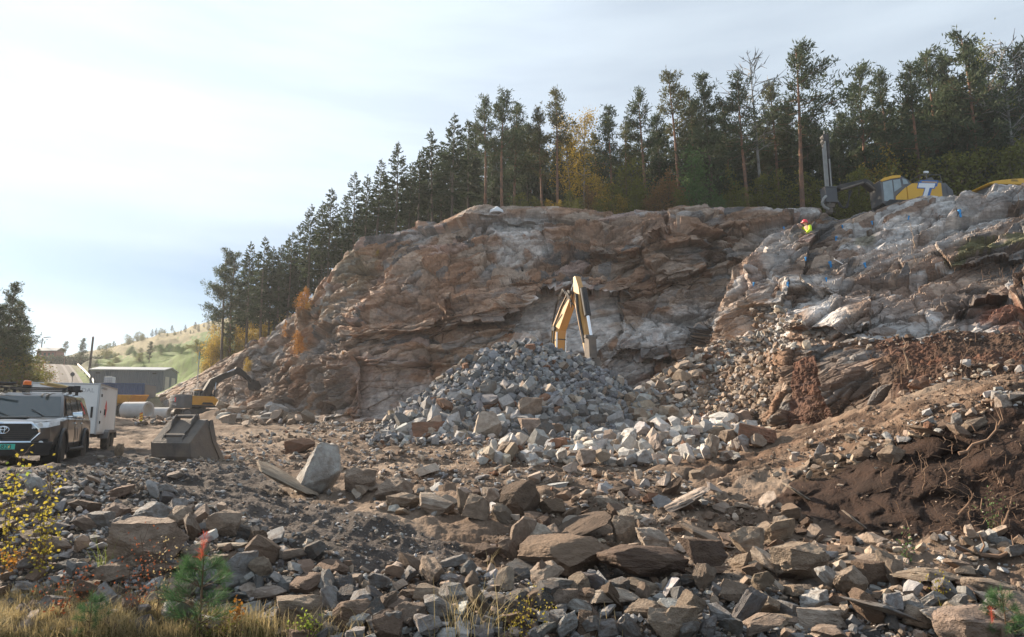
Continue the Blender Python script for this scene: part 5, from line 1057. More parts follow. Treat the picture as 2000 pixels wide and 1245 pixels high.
# ------------------------------------------------------------------ box trailer
def trailer():
    t = empty('box_trailer'); tag(t, 'white box trailer with red diamond sign standing behind the pickup', 'trailer')
    b = MB(); b.box((0, 0, 1.40), (3.5, 1.95, 1.66)); b.build('box_body', WHITEP, t, bevel=.02)
    tr = MB()
    for sx in (-1, 1):
        for sy in (-1, 1): tr.box((sx * 1.735, sy * .96, 1.40), (.06, .06, 1.70))
    for sy in (-1, 1): tr.box((0, sy * .965, 2.215), (3.46, .05, .05)); tr.box((0, sy * .965, .585), (3.46, .05, .06))
    for sx in (-1, 1): tr.box((sx * 1.74, 0, 2.215), (.05, 1.9, .05))
    tr.build('edge_trim', ALU, t, bevel=.006)
    d = MB(); d.box((1.08, .985, 1.36), (.82, .03, 1.42)); do = d.build('side_door', WHITEP, t, bevel=.006)
    h = MB(); h.box((.74, 1.015, 1.30), (.05, .04, .20)); h.box((1.46, 1.01, 1.85), (.07, .03, .09)); h.box((1.46, 1.01, .95), (.07, .03, .09)); h.box((1.46, 1.01, 1.3), (.05, .02, .08)); h.build('door_handle', BLK, do)
    gm = MB(); gm.box((1.08, .992, 2.10), (.86, .05, .07)); gm.build('door_canopy', ALU, t, bevel=.005)
    dm = MB(); dm.prism([(.12, 1.42), (.36, 1.72), (.60, 1.42), (.36, 1.12)], 'y', .976, .982); do2 = dm.build('diamond_sign', RED, t)
    d2 = MB(); d2.prism([(.24, 1.42), (.36, 1.57), (.48, 1.42), (.36, 1.27)], 'y', .982, .985); d2.build('diamond_symbol', mat('sign_pink', (.62, .16, .16), rough=.5, var=.1), do2)
    fh = MB(); fh.box((1.765, .80, 1.28), (.03, .06, .36)); fh.box((1.765, .66, 1.02), (.03, .16, .09)); fh.build('front_latch', BLK, t)
    text('front_lettering', 'TREDAL', .20, TREDL, t, (1.7525, .46, 2.0), (R(90), 0, R(90)))
    c = MB(); c.box((0, 0, .50), (3.4, 1.7, .10)); c.tube([(1.7, .6, .50), (3.0, .05, .48)], .05, 8); c.tube([(1.7, -.6, .50), (3.0, -.05, .48)], .05, 8); c.build('chassis', DKM, t)
    for s in (-1, 1):
        f = MB(); f.prism([(.42, .40), (.34, .62), (.12, .70), (-1.22, .70), (-1.42, .60), (-1.48, .40), (-1.40, .40), (-1.30, .60), (.04, .60), (.30, .40)], 'y', s * .80, s * 1.12); f.build('mudguard', GREYM, t, bevel=.01)
        for x in (-.12, -.94): wheel(t, (x, s * .97, .33), .33, .20, side=s)
    mk = MB(); mk.box((-1.6, 1.0, .62), (.10, .04, .06)); mk.build('marker_lamp', AMB, t)
    place(t, (1.75, .98, 0), at(184, 884, 23.0), R(-68.5)); t.location.z = float(gzf(t.location.x, t.location.y)) + .01
trailer()
# ------------------------------------------------------------------ excavator bucket lying on the floor
def dig_bucket(parent_name='excavator_bucket', s=1.0):
    t = empty(parent_name)
    W = .68; path = [(1.16, .02), (.34, .0), (.16, .05), (.05, .18), (.0, .52), (.50, 1.04), (.60, 1.06)]
    inn = [(p[0] + (.03 if 0 < i < 5 else 0), p[1] + .035) for i, p in enumerate(path)][::-1]
    sh = MB(); sh.prism(path + inn, 'y', -W, W); sh.build('shell', STEEL, t)
    for k in (-1, 1):
        sp = MB(); sp.prism([(0.0, .52), (.05, .18), (.16, .05), (.34, 0), (1.16, .02), (1.0, .24), (.80, .52), (.68, .86), (.64, 1.06), (.50, 1.06)], 'y', k * W, k * (W + .035)); sp.build('side_plate', STEEL, t, bevel=.004)
        rb = MB(); rb.prism([(.62, 1.08), (.70, 1.08), (.88, .54), (1.10, .26), (1.22, .03), (1.10, .0), (.98, .2), (.76, .52), (.60, .9)], 'y', k * (W + .036), k * (W + .072)); rb.build('side_cutter', STEEL, t, bevel=.004)
        ww = MB(); ww.prism([(0, .54), (.06, .20), (.30, .14), (.26, .56)], 'y', k * (W + .036), k * (W + .056)); ww.build('wear_plate', STEEL, t)
    lp = MB(); lp.prism([(1.10, .0), (1.36, .015), (1.36, .03), (1.10, .07)], 'y', -W - .08, W + .08); lp.build('cutting_edge', STEEL, t, bevel=.003)
    sb = MB(); sb.box((.055, 0, .20), (.03, 2 * W, .03), rot=(0, R(-20), 0)); sb.build('wear_strip', STEEL, t)
    for k in (-1, 1):
        er = MB(); er.prism([(.04, .60), (.10, .72), (.20, .76), (.30, .92), (.34, 1.10), (.44, 1.22), (.54, 1.22), (.58, 1.10), (.50, 1.04)], 'y', k * .34, k * .39); er.build('ear', STEEL, t, bevel=.005)
    for (b_, z_) in ((.16, .70), (.48, 1.17)): pn = MB(); pn.cyl((b_, -.42, z_), (b_, .42, z_), .045, n=12); pn.build('pin', STEEL, t, sm=True)
    return t
bu = dig_bucket(); tag(bu, 'worn brown steel excavator bucket lying on the quarry floor', 'bucket')
# local x runs to the lip (away and to the right), local -y faces the right hand side plate
bu.rotation_euler = (0, 0, R(69)); q = at(330, 896, 17.6); bu.location = (q.x, q.y, float(gzf(q.x, q.y)) + .06); bu.scale = (.98, .90, 1.04)

# ------------------------------------------------------------------ excavators
def excavator(label, boom, stick, bend, body_mat, cw_mat, arm_mat, stickm, cyls, brand=None, bucket_rot=0.0, bw=.42):
    t = empty('excavator'); tag(t, label, 'excavator')
    for s in (-1, 1):
        tr = MB(); pts = []
        for x, z, a0, a1 in ((1.55, .45, -math.pi / 2, math.pi / 2), (-1.55, .45, math.pi / 2, 3 * math.pi / 2)): pts += [(x + .44 * math.cos(a), z + .44 * math.sin(a)) for a in np.linspace(a0, a1, 9)]
        tr.prism(pts, 'y', s * .90 - .28, s * .90 + .28)
        for x in np.arange(-1.5, 1.6, .19): tr.box((x, s * .9, .015), (.05, .56, .05)); tr.box((x, s * .9, .885), (.05, .56, .05))
        tk = tr.build('track', DKM, t)
        ro = MB()
        for x in (-1.55, 1.55): ro.cyl((x, s * 1.17, .45), (x, s * 1.20, .45), .32, n=18)
        for x in (-.9, -.3, .3, .9): ro.cyl((x, s * 1.17, .22), (x, s * 1.20, .22), .13, n=12)
        ro.build('roller', GREYM, tk)
    b = MB(); b.box((0, 0, .72), (1.6, 1.4, .40)); b.cyl((0, 0, .9), (0, 0, 1.10), .70, n=24); b.build('undercarriage', DKM, t)
    dk = MB(); dk.box((.1, 0, 1.18), (4.0, 2.4, .14)); dk.build('deck', DKM, t, bevel=.02)
    cw = MB(); cw.prism([(-1.20, -1.24), (-1.20, 1.24), (-1.95, 1.24), (-2.22, 1.05), (-2.36, .5), (-2.36, -.5), (-2.22, -1.05), (-1.95, -1.24)], 'z', .95, 2.16); co = cw.build('counterweight', cw_mat, t, bevel=.06, sm=True)
    if brand:
        text('maker_lettering', brand[0], .34, WHT, co, (-2.368, .30, 1.72), (R(90), 0, R(-90))); text('owner_lettering', brand[1], .28, GREYL2, co, (-2.368, -.02, 1.32), (R(90), 0, R(-90)))
        rs = MB(); rs.box((-2.362, -.32, 1.72), (.01, .26, .40)); rs.build('red_patch', RED, co)
    sd_ = MB(); sd_.prism([(-1.19, 1.26), (-1.19, 2.10), (.9, 2.10), (1.6, 1.60), (1.75, 1.26)], 'y', -1.22, -.30); so = sd_.build('side_panel', body_mat, t, bevel=.03)
    vb = MB(); vb.prism([(-.30, 1.30), (-.15, 1.52), (.75, 1.52), (.95, 1.30)], 'y', -1.232, -1.222); vb.build('vent', DKM, so)
    hd = MB(); hd.box((-.55, .45, 1.72), (1.25, 1.5, .78)); hd.build('engine_hood', cw_mat, t, bevel=.04)
    rl = MB()
    for x in (-1.9, -1.3, -.4): rl.tube([(x, -1.0, 2.1), (x, -1.0, 2.45)], .02, 5)
    rl.tube([(-1.9, -1.0, 2.45), (-.4, -1.0, 2.45)], .02, 5); rl.box((-1.5, .4, 2.2), (.9, 1.2, .10)); rl.cyl((-.9, -.5, 2.1), (-.9, -.5, 2.5), .06, n=10); rl.build('handrail', GREYM, t)
    cb = MB(); cb.prism([(.15, 1.26), (.15, 2.72), (1.35, 2.72), (1.80, 2.1), (1.85, 1.26)], 'y', .32, 1.22); cbo = cb.build('cab', cw_mat, t, bevel=.05)
    gl = MB(); gl.prism([(.30, 1.7), (.30, 2.58), (1.28, 2.58), (1.62, 2.08), (1.68, 1.7)], 'y', 1.226, 1.232); gl.prism([(.30, 1.9), (.30, 2.58), (1.28, 2.58), (1.62, 2.08), (1.64, 1.9)], 'y', .308, .314); gl.box((.142, .77, 2.25), (.006, .74, .62)); gl.build('cab_glass', GLASS, cbo)
    rf = MB(); rf.box((.76, .77, 2.76), (1.3, .96, .08)); rf.build('cab_roof', body_mat, cbo, bevel=.02)
    def arm(name, pts, hs, w_, m):
        up, dn = [], []
        for i, p in enumerate(pts):
            a = Vector((pts[max(i - 1, 0)][0], pts[max(i - 1, 0)][1])); c = Vector((pts[min(i + 1, len(pts) - 1)][0], pts[min(i + 1, len(pts) - 1)][1])); d = (c - a).normalized(); n_ = Vector((-d.y, d.x)); up.append((p[0] + n_.x * hs[i], p[1] + n_.y * hs[i])); dn.append((p[0] - n_.x * hs[i], p[1] - n_.y * hs[i]))
        a_ = MB(); a_.prism(up + dn[::-1], 'y', -w_ / 2, w_ / 2); return a_.build(name, m, t, bevel=.02)
    bo = arm('boom', boom[0], boom[1], bw, arm_mat); st = arm('stick', stick[0], stick[1], bw * .66, stickm)
    hz = MB()
    for s in (-1, 1): hz.tube([(p[0] - .06, s * (bw * .5 + .03), p[1] + h_ * .5) for p, h_ in zip(boom[0], boom[1])], .028, 6)
    hz.tube([(boom[0][-1][0], -bw * .55, boom[0][-1][1]), (boom[0][-1][0] + .25, -bw * .7, boom[0][-1][1] - .8), (stick[0][1][0] - .15, -bw * .55, stick[0][1][1] - .3)], .025, 6); hz.build('hydraulic_hose', INK, bo)
    for (x0, z0, x1, z1, y_, r_) in cyls:
        cy = MB(); mx_ = x0 + (x1 - x0) * .58, z0 + (z1 - z0) * .58; cy.cyl((x0, y_, z0), (mx_[0], y_, mx_[1]), r_, n=14); cy_o = cy.build('hydraulic_cylinder', DKM, t, sm=True)
        rd = MB(); rd.cyl((mx_[0], y_, mx_[1]), (x1, y_, z1), r_ * .5, n=12); rd.build('piston_rod', CHROME, cy_o, sm=True)
    return t
GREYL2 = mat('light_lettering', (.45, .46, .48), rough=.6, var=.05)
# big one behind the heap: only its raised arm shows
ex = excavator('ochre excavator behind the grey rubble heap, only its raised arm showing', ([(.35, 1.7), (.42, 2.9), (.45, 3.8), (.62, 5.1), (1.35, 6.0), (2.05, 6.75)], [.24, .26, .27, .36, .30, .20]), ([(2.35, 7.54), (2.5, 6.9), (2.62, 6.2), (2.9, 5.0), (3.35, 3.5)], [.10, .24, .26, .20, .14]), None, YEL, GREYM, BOOMY, BOOMY,
   [(1.15, 5.85, 2.2, 7.4, 0, .10), (.75, 1.7, .85, 4.9, .27, .09), (.75, 1.7, .85, 4.9, -.27, .09), (2.93, 6.85, 3.55, 4.4, 0, .17)], bw=.46)
bd_ = MB()
for (x, z, h_) in ((.44, 3.9, .33), (.52, 4.5, .36), (1.0, 5.55, .38), (1.72, 6.4, .30)): bd_.box((x, 0, z), (2 * h_, .50, .05), rot=(0, R(-35 if z > 5 else -4), 0))
bd_.cyl((.60, -.36, 5.1), (.60, .36, 5.1), .12, n=14); bd_.cyl((2.05, -.34, 6.75), (2.05, .34, 6.75), .14, n=14); bd_.build('hose_clamp', DKM, ex)
hb = MB()
for k_ in range(3): hb.tube([(.20 - .03 * k_, -.26, 2.5), (.24 - .03 * k_, -.26, 3.9), (.34 - .03 * k_, -.26, 5.2), (1.0, -.34 - .04 * k_, 6.3), (1.7, -.36 - .04 * k_, 7.0), (2.2 + .1 * k_, -.42, 6.6 - .2 * k_), (2.55, -.3, 6.0)], .018, 6)
hb.build('arm_hose', INK, ex, sm=True)
sk = MB(); sk.tube([(2.62, -.20, 6.6), (2.72, -.22, 5.8), (2.95, -.2, 4.9), (3.2, -.2, 4.1)], .07, 8); sk.build('stick_pipe', DKM, ex, sm=True)
lk = MB(); lk.prism([(3.2, 4.2), (3.55, 4.45), (3.65, 4.35), (3.7, 3.3), (3.3, 3.3)], 'y', -.22, .22); lk.cyl((3.5, -.34, 4.35), (3.5, .34, 4.35), .09, n=12); lk.build('bucket_link', STEEL, ex, bevel=.01)
bk_ = MB(); bk_.prism([(2.7, 3.5), (3.3, 3.4), (3.5, 2.7), (3.2, 2.2), (2.6, 2.1), (2.5, 2.3), (3.0, 2.5), (3.1, 2.9)], 'y', -.65, .65); bk_.build('bucket', STEEL, ex, bevel=.02)
place(ex, (.45, 0, 3.8), at(1089, 690, 35.5), R(-62)); gz_ex = float(gzf(ex.location.x, ex.location.y)); ex.location.z = at(1089, 690, 35.5).z - 3.85
# small one by the left cliff foot
ev = excavator('small yellow and grey tracked excavator working at the left cliff foot', ([(.5, 1.6), (.75, 2.6), (1.25, 3.55), (2.3, 4.15), (3.9, 4.75)], [.30, .36, .36, .30, .20]), ([(3.55, 5.05), (3.9, 4.8), (4.5, 4.5), (5.6, 3.7)], [.20, .34, .26, .16]), None, YEL, GREYM, DKM, DKM,
   [(1.35, 1.8, 1.5, 3.5, .30, .09), (1.35, 1.8, 1.5, 3.5, -.30, .09), (1.5, 4.0, 3.6, 5.0, 0, .09)], brand=('VOLVO', 'TT Anlegg'), bw=.44)
bk_ = MB(); bk_.prism([(5.3, 4.0), (5.9, 3.9), (6.3, 3.3), (6.0, 2.9), (5.5, 3.0), (5.4, 3.3)], 'y', -.55, .55); bk_.build('bucket', DKM, ev, bevel=.02)
ev.scale = (.76,) * 3; q = at(385, 816, 50); place(ev, (0, 0, 0), q, R(52)); ev.location.z = float(gzf(q.x, q.y)) + .05

# ------------------------------------------------------------------ drill rig on top
def rig():
    t = empty('drill_rig'); tag(t, 'yellow drill rig with tall mast and folded boom on the right cliff top', 'drill rig')
    PXM = 30.3
    def X(px): return (px - 1750) / PXM
    def Z(py): return (412 - py) / PXM
    for yy in (-.95, .95):
        tr = MB(); tr.prism([(X(1735), Z(412)), (X(1725), Z(404)), (X(1738), Z(394)), (X(1862), Z(394)), (X(1874), Z(404)), (X(1864), Z(412))], 'y', yy - .25, yy + .25); tr.build('track', DKM, t, bevel=.03)
    ch = MB(); ch.box((X(1800), 0, Z(397)), (4.2, 1.6, .45)); ch.build('chassis', DKM, t)
    fb = MB(); fb.prism([(X(1751), Z(400)), (X(1751), Z(388)), (X(1775), Z(366)), (X(1775), Z(400))], 'y', -1.16, 1.0); fb.build('front_panel', TTY, t, bevel=.03)
    bd = MB(); bd.prism([(X(1776.5), Z(400)), (X(1776.5), Z(366)), (X(1788), Z(359)), (X(1848), Z(357)), (X(1848), Z(392))], 'y', -1.16, 1.0); bo = bd.build('body_panel', TTY, t, bevel=.03)
    # logo: a white T over a blue outlined second T
    def tee(x, z, s, sh, inset=0):
        i = inset; pts = [(-.55 + i, .5 - i), (.55 - i, .5 - i), (.47 - i, .12 + i), (.20 - i, .12 + i), (.02 - i, -.5 + i), (-.34 + i, -.5 + i), (-.16 + i, .12 + i), (-.63 + i, .12 + i)]
        return [(x + s * (a + sh * b), z + s * b) for a, b in pts]
    lx, lz = X(1817), Z(374); a = MB(); a.prism(tee(lx + .17, lz + .16, 1.12, .10), 'y', -1.166, -1.161); lo_ = a.build('logo', BLUE, t)
    a = MB(); a.prism(tee(lx + .17, lz + .16, 1.12, .10, .09), 'y', -1.168, -1.1665); a.build('logo_backing', TTY, lo_)
    a = MB(); a.prism(tee(lx, lz, 1.12, .10), 'y', -1.172, -1.1685); a.build('logo_outline', BLUE, lo_); a = MB(); a.prism(tee(lx, lz, 1.12, .10, .055), 'y', -1.176, -1.1725); a.build('logo_letter', WHT, lo_)
    rg = MB(); rg.prism([(X(1848.5), Z(396)), (X(1848.5), Z(357)), (X(1858), Z(356)), (X(1872), Z(372)), (X(1874), Z(396))], 'y', -1.10, .95); rg.prism([(X(1860), Z(380)), (X(1859), Z(364)), (X(1868), Z(374))], 'y', -1.13, -1.101); rg.build('rear_panel', GREYM, t, bevel=.03)
    dk = MB(); dk.prism([(X(1806), Z(357)), (X(1807), Z(350)), (X(1822), Z(348)), (X(1832), Z(342)), (X(1838), Z(341)), (X(1842), Z(348)), (X(1858), Z(349)), (X(1858), Z(356))], 'y', -.8, .7); dk.build('compressor_hood', GREYM, t, bevel=.02)
    rl = MB(); ra = [(X(1808), Z(356)), (X(1810), Z(339)), (X(1852), Z(338)), (X(1853), Z(350))]; rl.tube([(x, -.95, z) for x, z in ra], .03, 6); rl.tube([(X(1810), -.95, Z(339)), (X(1810), .85, Z(339))], .03, 6); rl.tube([(x, .85, z) for x, z in ra], .03, 6); rl.tube([(X(1823), -.95, Z(350)), (X(1823), -.95, Z(334))], .03, 6); rl.build('guard_rail', GREYM, t)
    wl = MB(); wl.box((X(1823), -.95, Z(333)), (.30, .14, .14)); wl.build('work_lamp', LENS, t, bevel=.02)
    cb = MB(); cp = [(X(1724), Z(402)), (X(1722), Z(354)), (X(1740), Z(346)), (X(1765), Z(343)), (X(1781), Z(352)), (X(1786), Z(362)), (X(1766), Z(374)), (X(1752), Z(386)), (X(1750), Z(402))]; cb.prism(cp, 'y', -1.15, .2); co = cb.build('cab', GREYM, t, bevel=.05)
    cg = mat('cab_glass', (.24, .30, .32), rough=.08, var=.2, scale=2, spec=.8)  # pale tint: sky reflection painted into the glass colour
    g = MB(); g.prism([(X(1727), Z(397)), (X(1727), Z(358)), (X(1746), Z(353)), (X(1747), Z(380)), (X(1746), Z(397))], 'y', -1.162, -1.156); g.prism([(X(1749), Z(378)), (X(1749), Z(353)), (X(1763), Z(350.5)), (X(1765), Z(367))], 'y', -1.162, -1.156); g.prism([(X(1769), Z(362)), (X(1768), Z(349)), (X(1776), Z(352)), (X(1780), Z(360))], 'y', -1.162, -1.156); g.build('cab_window', cg, co)
    cr_ = MB(); cr_.prism([(X(1722), Z(355)), (X(1730), Z(349)), (X(1748), Z(344)), (X(1764), Z(343)), (X(1764), Z(348)), (X(1745), Z(351)), (X(1724), Z(357.5))], 'y', -1.22, .26); cr_.build('cab_roof', TTY, co, bevel=.02)
    bm_ = MB(); bm_.prism([(X(1724), Z(372)), (X(1722), Z(380)), (X(1690), Z(351)), (X(1640), Z(366)), (X(1632), Z(362)), (X(1634), Z(356)), (X(1692), Z(342)), (X(1704), Z(347))], 'y', -.35, .15); b_o = bm_.build('boom', DKM, t, bevel=.03)
    c2 = MB(); c2.cyl((X(1636), -.5, Z(368)), (X(1684), -.5, Z(352)), .07, n=10); c2.cyl((X(1690), -.5, Z(352)), (X(1716), -.5, Z(374)), .08, n=10); c2.build('boom_cylinder', STEEL, b_o, sm=True)
    ms = MB(); ms.box((X(1614), 0, (Z(400) + Z(252)) / 2), (.26, .30, Z(252) - Z(400))); ms.box((X(1619), .0, (Z(360) + Z(245)) / 2), (.14, .40, Z(245) - Z(360)))
    for z in np.arange(Z(395), Z(255), .35): ms.box((X(1612), -.17, z), (.42, .05, .06))
    mo = ms.build('mast', DKM, t, bevel=.01)
    rr = MB()
    for px_, p0, p1 in ((1605.5, 362, 278), (1608.5, 362, 268), (1611.5, 395, 262), (1617.5, 362, 300)): rr.cyl((X(px_), -.24, Z(p0)), (X(px_), -.24, Z(p1)), .045, n=10)
    rr.cyl((X(1614), 0, Z(262)), (X(1615), 0, Z(236)), .03, n=8); rr.build('drill_rod', HOSE, mo, sm=True)
    sv = MB(); sv.cyl((X(1613), -.2, Z(250)), (X(1613), .2, Z(250)), .16, n=18); sv.cyl((X(1613), -.2, Z(259)), (X(1613), .2, Z(259)), .16, n=18); sv.build('sheave', DKM, mo, sm=True)
    cg2 = MB(); cg2.box((X(1615), 0, Z(376)), (.78, .70, 1.0))
    for k_ in range(9): cg2.box((X(1603) + k_ * .095, -.36, Z(376)), (.025, .02, 1.0))
    cg2.box((X(1615), 0, Z(361)), (.86, .8, .06)); cg2.box((X(1615), 0, Z(391.5)), (.86, .8, .06)); cg2.build('dust_cage', GREYM, mo)
    hd = MB(); hd.box((X(1614), 0, Z(398)), (.5, .5, .28)); hd.lathe([(.20, Z(402)), (.24, Z(406)), (.22, Z(412)), (.12, Z(415))], (X(1614), 0, 0), 'z', 16); hd.build('drill_foot', STEEL, mo, bevel=.01)
    ho = MB(); ho.tube([(X(1604), -.3, Z(380)), (X(1597), -.4, Z(386)), (X(1593), -.4, Z(395)), (X(1597), -.35, Z(403)), (X(1608), -.25, Z(407))], .09, 10); ho.build('suction_hose', HOSE, mo, sm=True)
    h2 = MB()
    for k_ in range(4): h2.tube([(X(1626 + 2 * k_), -.3 + .1 * k_, Z(384)), (X(1630 + 3 * k_), -.3, Z(402 + k_)), (X(1642 + 2 * k_), -.3, Z(403)), (X(1650), -.3, Z(388)), (X(1654 + 2 * k_), -.2, Z(366))], .03, 6)
    h2.build('hydraulic_hose', INK, mo, sm=True)
    mo.location.x = .62; b_o.location.x = .5
    t.location = at(1730, 418, 44.2); t.rotation_euler = (0, 0, R(3))
    return t
rig()
yr = empty('yellow_machine'); tag(yr, 'yellow machine of which only the rounded roof shows above the far right crest', 'machine')
m = MB(); m.prism([(-1.35, -.02), (-.9, .12), (0, .24), (.85, .32), (1.15, .30), (1.32, .14), (1.34, -.1), (-1.3, -.1)], 'y', -.8, .8); m.build('roof', TTY, yr, bevel=.06, sm=True)
m = MB(); m.box((.35, -.805, .12), (.5, .012, .03)); m.box((.35, -.805, .19), (.4, .012, .03)); m.build('louvre', INK, yr); m = MB(); m.box((0, 0, -.75), (2.2, 1.5, 1.25)); m.build('body', GREYM, yr, bevel=.05)
yr.location = at(1952, 366, 41.5); yr.rotation_euler = (0, 0, R(4))

# ------------------------------------------------------------------ worker in the rocks
def worker():
    q = on_rock(1583, 449); sc = 1.0
    J = {'pel': (0, 0, .45), 'waist': (.02, -.02, .62), 'chest': (-.10, -.04, .88), 'neck': (-.20, -.05, 1.04), 'head': (-.27, -.06, 1.15), 'crown': (-.30, -.06, 1.26),
         'shl': (-.14, -.24, .95), 'ell': (-.22, -.34, .70), 'wrl': (-.40, -.26, .56), 'hal': (-.47, -.24, .53), 'shr': (-.14, .18, .95), 'elr': (-.20, .30, .70), 'wrr': (-.38, .22, .55), 'har': (-.45, .2, .52),
         'hil': (0, -.11, .44), 'knl': (-.40, -.16, .46), 'anl': (-.24, -.16, .08), 'tol': (-.42, -.17, .04), 'hir': (0, .11, .44), 'knr': (-.36, .18, .44), 'anr': (-.18, .16, .08), 'tor': (-.36, .18, .04)}
    E = [('pel', 'waist'), ('waist', 'chest'), ('chest', 'neck'), ('neck', 'head'), ('head', 'crown'), ('chest', 'shl'), ('shl', 'ell'), ('ell', 'wrl'), ('wrl', 'hal'), ('chest', 'shr'), ('shr', 'elr'), ('elr', 'wrr'), ('wrr', 'har'), ('pel', 'hil'), ('hil', 'knl'), ('knl', 'anl'), ('anl', 'tol'), ('pel', 'hir'), ('hir', 'knr'), ('knr', 'anr'), ('anr', 'tor')]
    RD = {'pel': .15, 'waist': .14, 'chest': .17, 'neck': .06, 'head': .10, 'crown': .085, 'sh': .08, 'el': .055, 'wr': .035, 'ha': .04, 'hi': .10, 'kn': .07, 'an': .05, 'to': .045}
    def skin(name, keys, grow, m, parent):
        me = bpy.data.meshes.new(name); ks = list(keys); me.from_pydata([J[k] for k in ks], [(ks.index(a), ks.index(b)) for a, b in E if a in ks and b in ks], [])
        o = bpy.data.objects.new(name, me); C.objects.link(o); o.modifiers.new('skin', 'SKIN'); su = o.modifiers.new('sub', 'SUBSURF'); su.levels = su.render_levels = 2
        sv = me.skin_vertices[0].data
        for i, k in enumerate(ks):
            r_ = RD.get(k, RD.get(k[:2])) + grow; sv[i].radius = (r_, r_); sv[i].use_root = (k == ks[0])
        me.materials.append(m); o.parent = parent; return o
    root = skin('person', J, 0, mat('skin_tone', (.42, .25, .18), rough=.6, var=.08), None); tag(root, 'worker in yellow jacket and red helmet crouching behind the top of a rock spur', 'person')
    skin('jacket', ['waist', 'chest', 'pel', 'shl', 'ell', 'wrl', 'shr', 'elr', 'wrr'], .03, mat('hi_vis_yellow', (.62, .85, .02), rough=.7, var=.1), root)
    skin('trousers', ['pel', 'hil', 'knl', 'anl', 'hir', 'knr', 'anr'], .022, mat('dark_trousers', (.03, .04, .07), rough=.8, var=.2), root)
    hm = MB(); hm.lathe([(.165, 1.19), (.15, 1.20), (.145, 1.26), (.115, 1.33), (.06, 1.365), (.01, 1.37)], (-.29, -.06, 0), 'z', 18); hm.box((-.44, -.06, 1.195), (.10, .18, .02)); hm.build('helmet', mat('helmet_red', (.75, .06, .08), rough=.35, var=.05), root, sm=True)
    for s, h in ((-1, J['hal']), (1, J['har'])):
        g = MB()
        for k in range(4): y0 = h[1] + (k - 1.5) * .022; ln = (.07, .085, .08, .065)[k]; g.tube([(h[0], y0, h[2]), (h[0] - ln * .5, y0, h[2] - .01), (h[0] - ln, y0, h[2] - .045)], .011, 6, .8)
        g.tube([(h[0] + .02, h[1] - s * .03, h[2]), (h[0] - .02, h[1] - s * .06, h[2] - .01), (h[0] - .05, h[1] - s * .055, h[2] - .03)], .012, 6, .8); g.build('fingers', mat('work_glove', (.05, .05, .05), rough=.9, var=.2), root, sm=True)
    root.location = q + Vector((0, .25, -.72)); root.rotation_euler = (0, 0, R(14)); root.scale = (1.02,) * 3
worker()
# ------------------------------------------------------------------ blue drill hole plugs
BLU = mat('plug_blue', (.02, .26, .62), rough=.4, var=.1)
PLUG = [(1532, 441, 0, 'on the brown rock spur left of the crouching worker'), (1630, 463, 1, 'on the slope right of and below the crouching worker'), (1620, 517, 2, 'standing tallest, beside a short white stick'), (1692, 515, 1, 'in the middle of the bare outcrop ledge'), (1613, 541, 0, 'at the top of the white dust streak'), (1540, 552, 1, 'on the dark ledge left of the white dust streak'), (1573, 501, 0, 'in the cleft below the crouching worker'), (1704, 431, 0, 'on the crest slope below the drill boom'), (1643, 440, 0, 'beside the dark hollow under the drill mast'), (1772, 421, 0, 'on the white crest below the drill rig cab'), (1876, 414, 2, 'upper right, on the pale crest below the rig rear'), (1470, 551, 0, 'leftmost, on the edge of the tan buttress')]
for px, py, sz, wh in PLUG:
    q = on_rock(px, py + 3); k = [.8, 1.0, 1.2][sz] * .55; g = MB(); g.lathe([(.075, -.25), (.08, .06), (.12, .12), (.125, .24), (.105, .24), (.05, .12), (.01, .10)], (0, 0, 0), 'z', 16)
    o = g.build('drill_hole_plug', BLU, None, sm=True); o.location = q; o.scale = (k, k, k * (1.3 if sz == 2 else 1)); o.rotation_euler = (random.gauss(0, .12), random.gauss(0, .12), 0); tag(o, 'blue plastic drill hole plug ' + wh, 'plug', 'blue plugs marking drill holes')
q = on_rock(1634, 517); g = MB(); g.tube([(0, 0, .1), (.45, 0, -.18)], .03, 6); o = g.build('marker_stick', WHT, None); o.location = q + Vector((-.1, -.1, .1)); tag(o, 'short white stick lying beside the tallest blue plug', 'stick')
g = MB(); r_ = random.Random(5); rings = []
for i, (rad, z) in enumerate([(.55, -.1), (.52, .08), (.40, .20), (.25, .27), (.10, .42), (.03, .46)]): rings.append([(rad * (1 + r_.uniform(-.18, .18)) * math.cos(a) + (.06 if i > 2 else 0), rad * (1 + r_.uniform(-.18, .18)) * math.sin(a), z + r_.uniform(-.03, .03)) for a in np.linspace(0, 2 * math.pi, 15)[:-1]])
g.loft(rings); o = g.build('white_sack', mat('white_sack_cloth', (.68, .70, .72), rough=.8, var=.1, bump=.4), None, bevel=.02, sm=True); o.location = on_rock(970, 415) + Vector((0, .25, .12)); tag(o, 'white sack heaped on the cliff top at the left corner of the crest', 'sack')

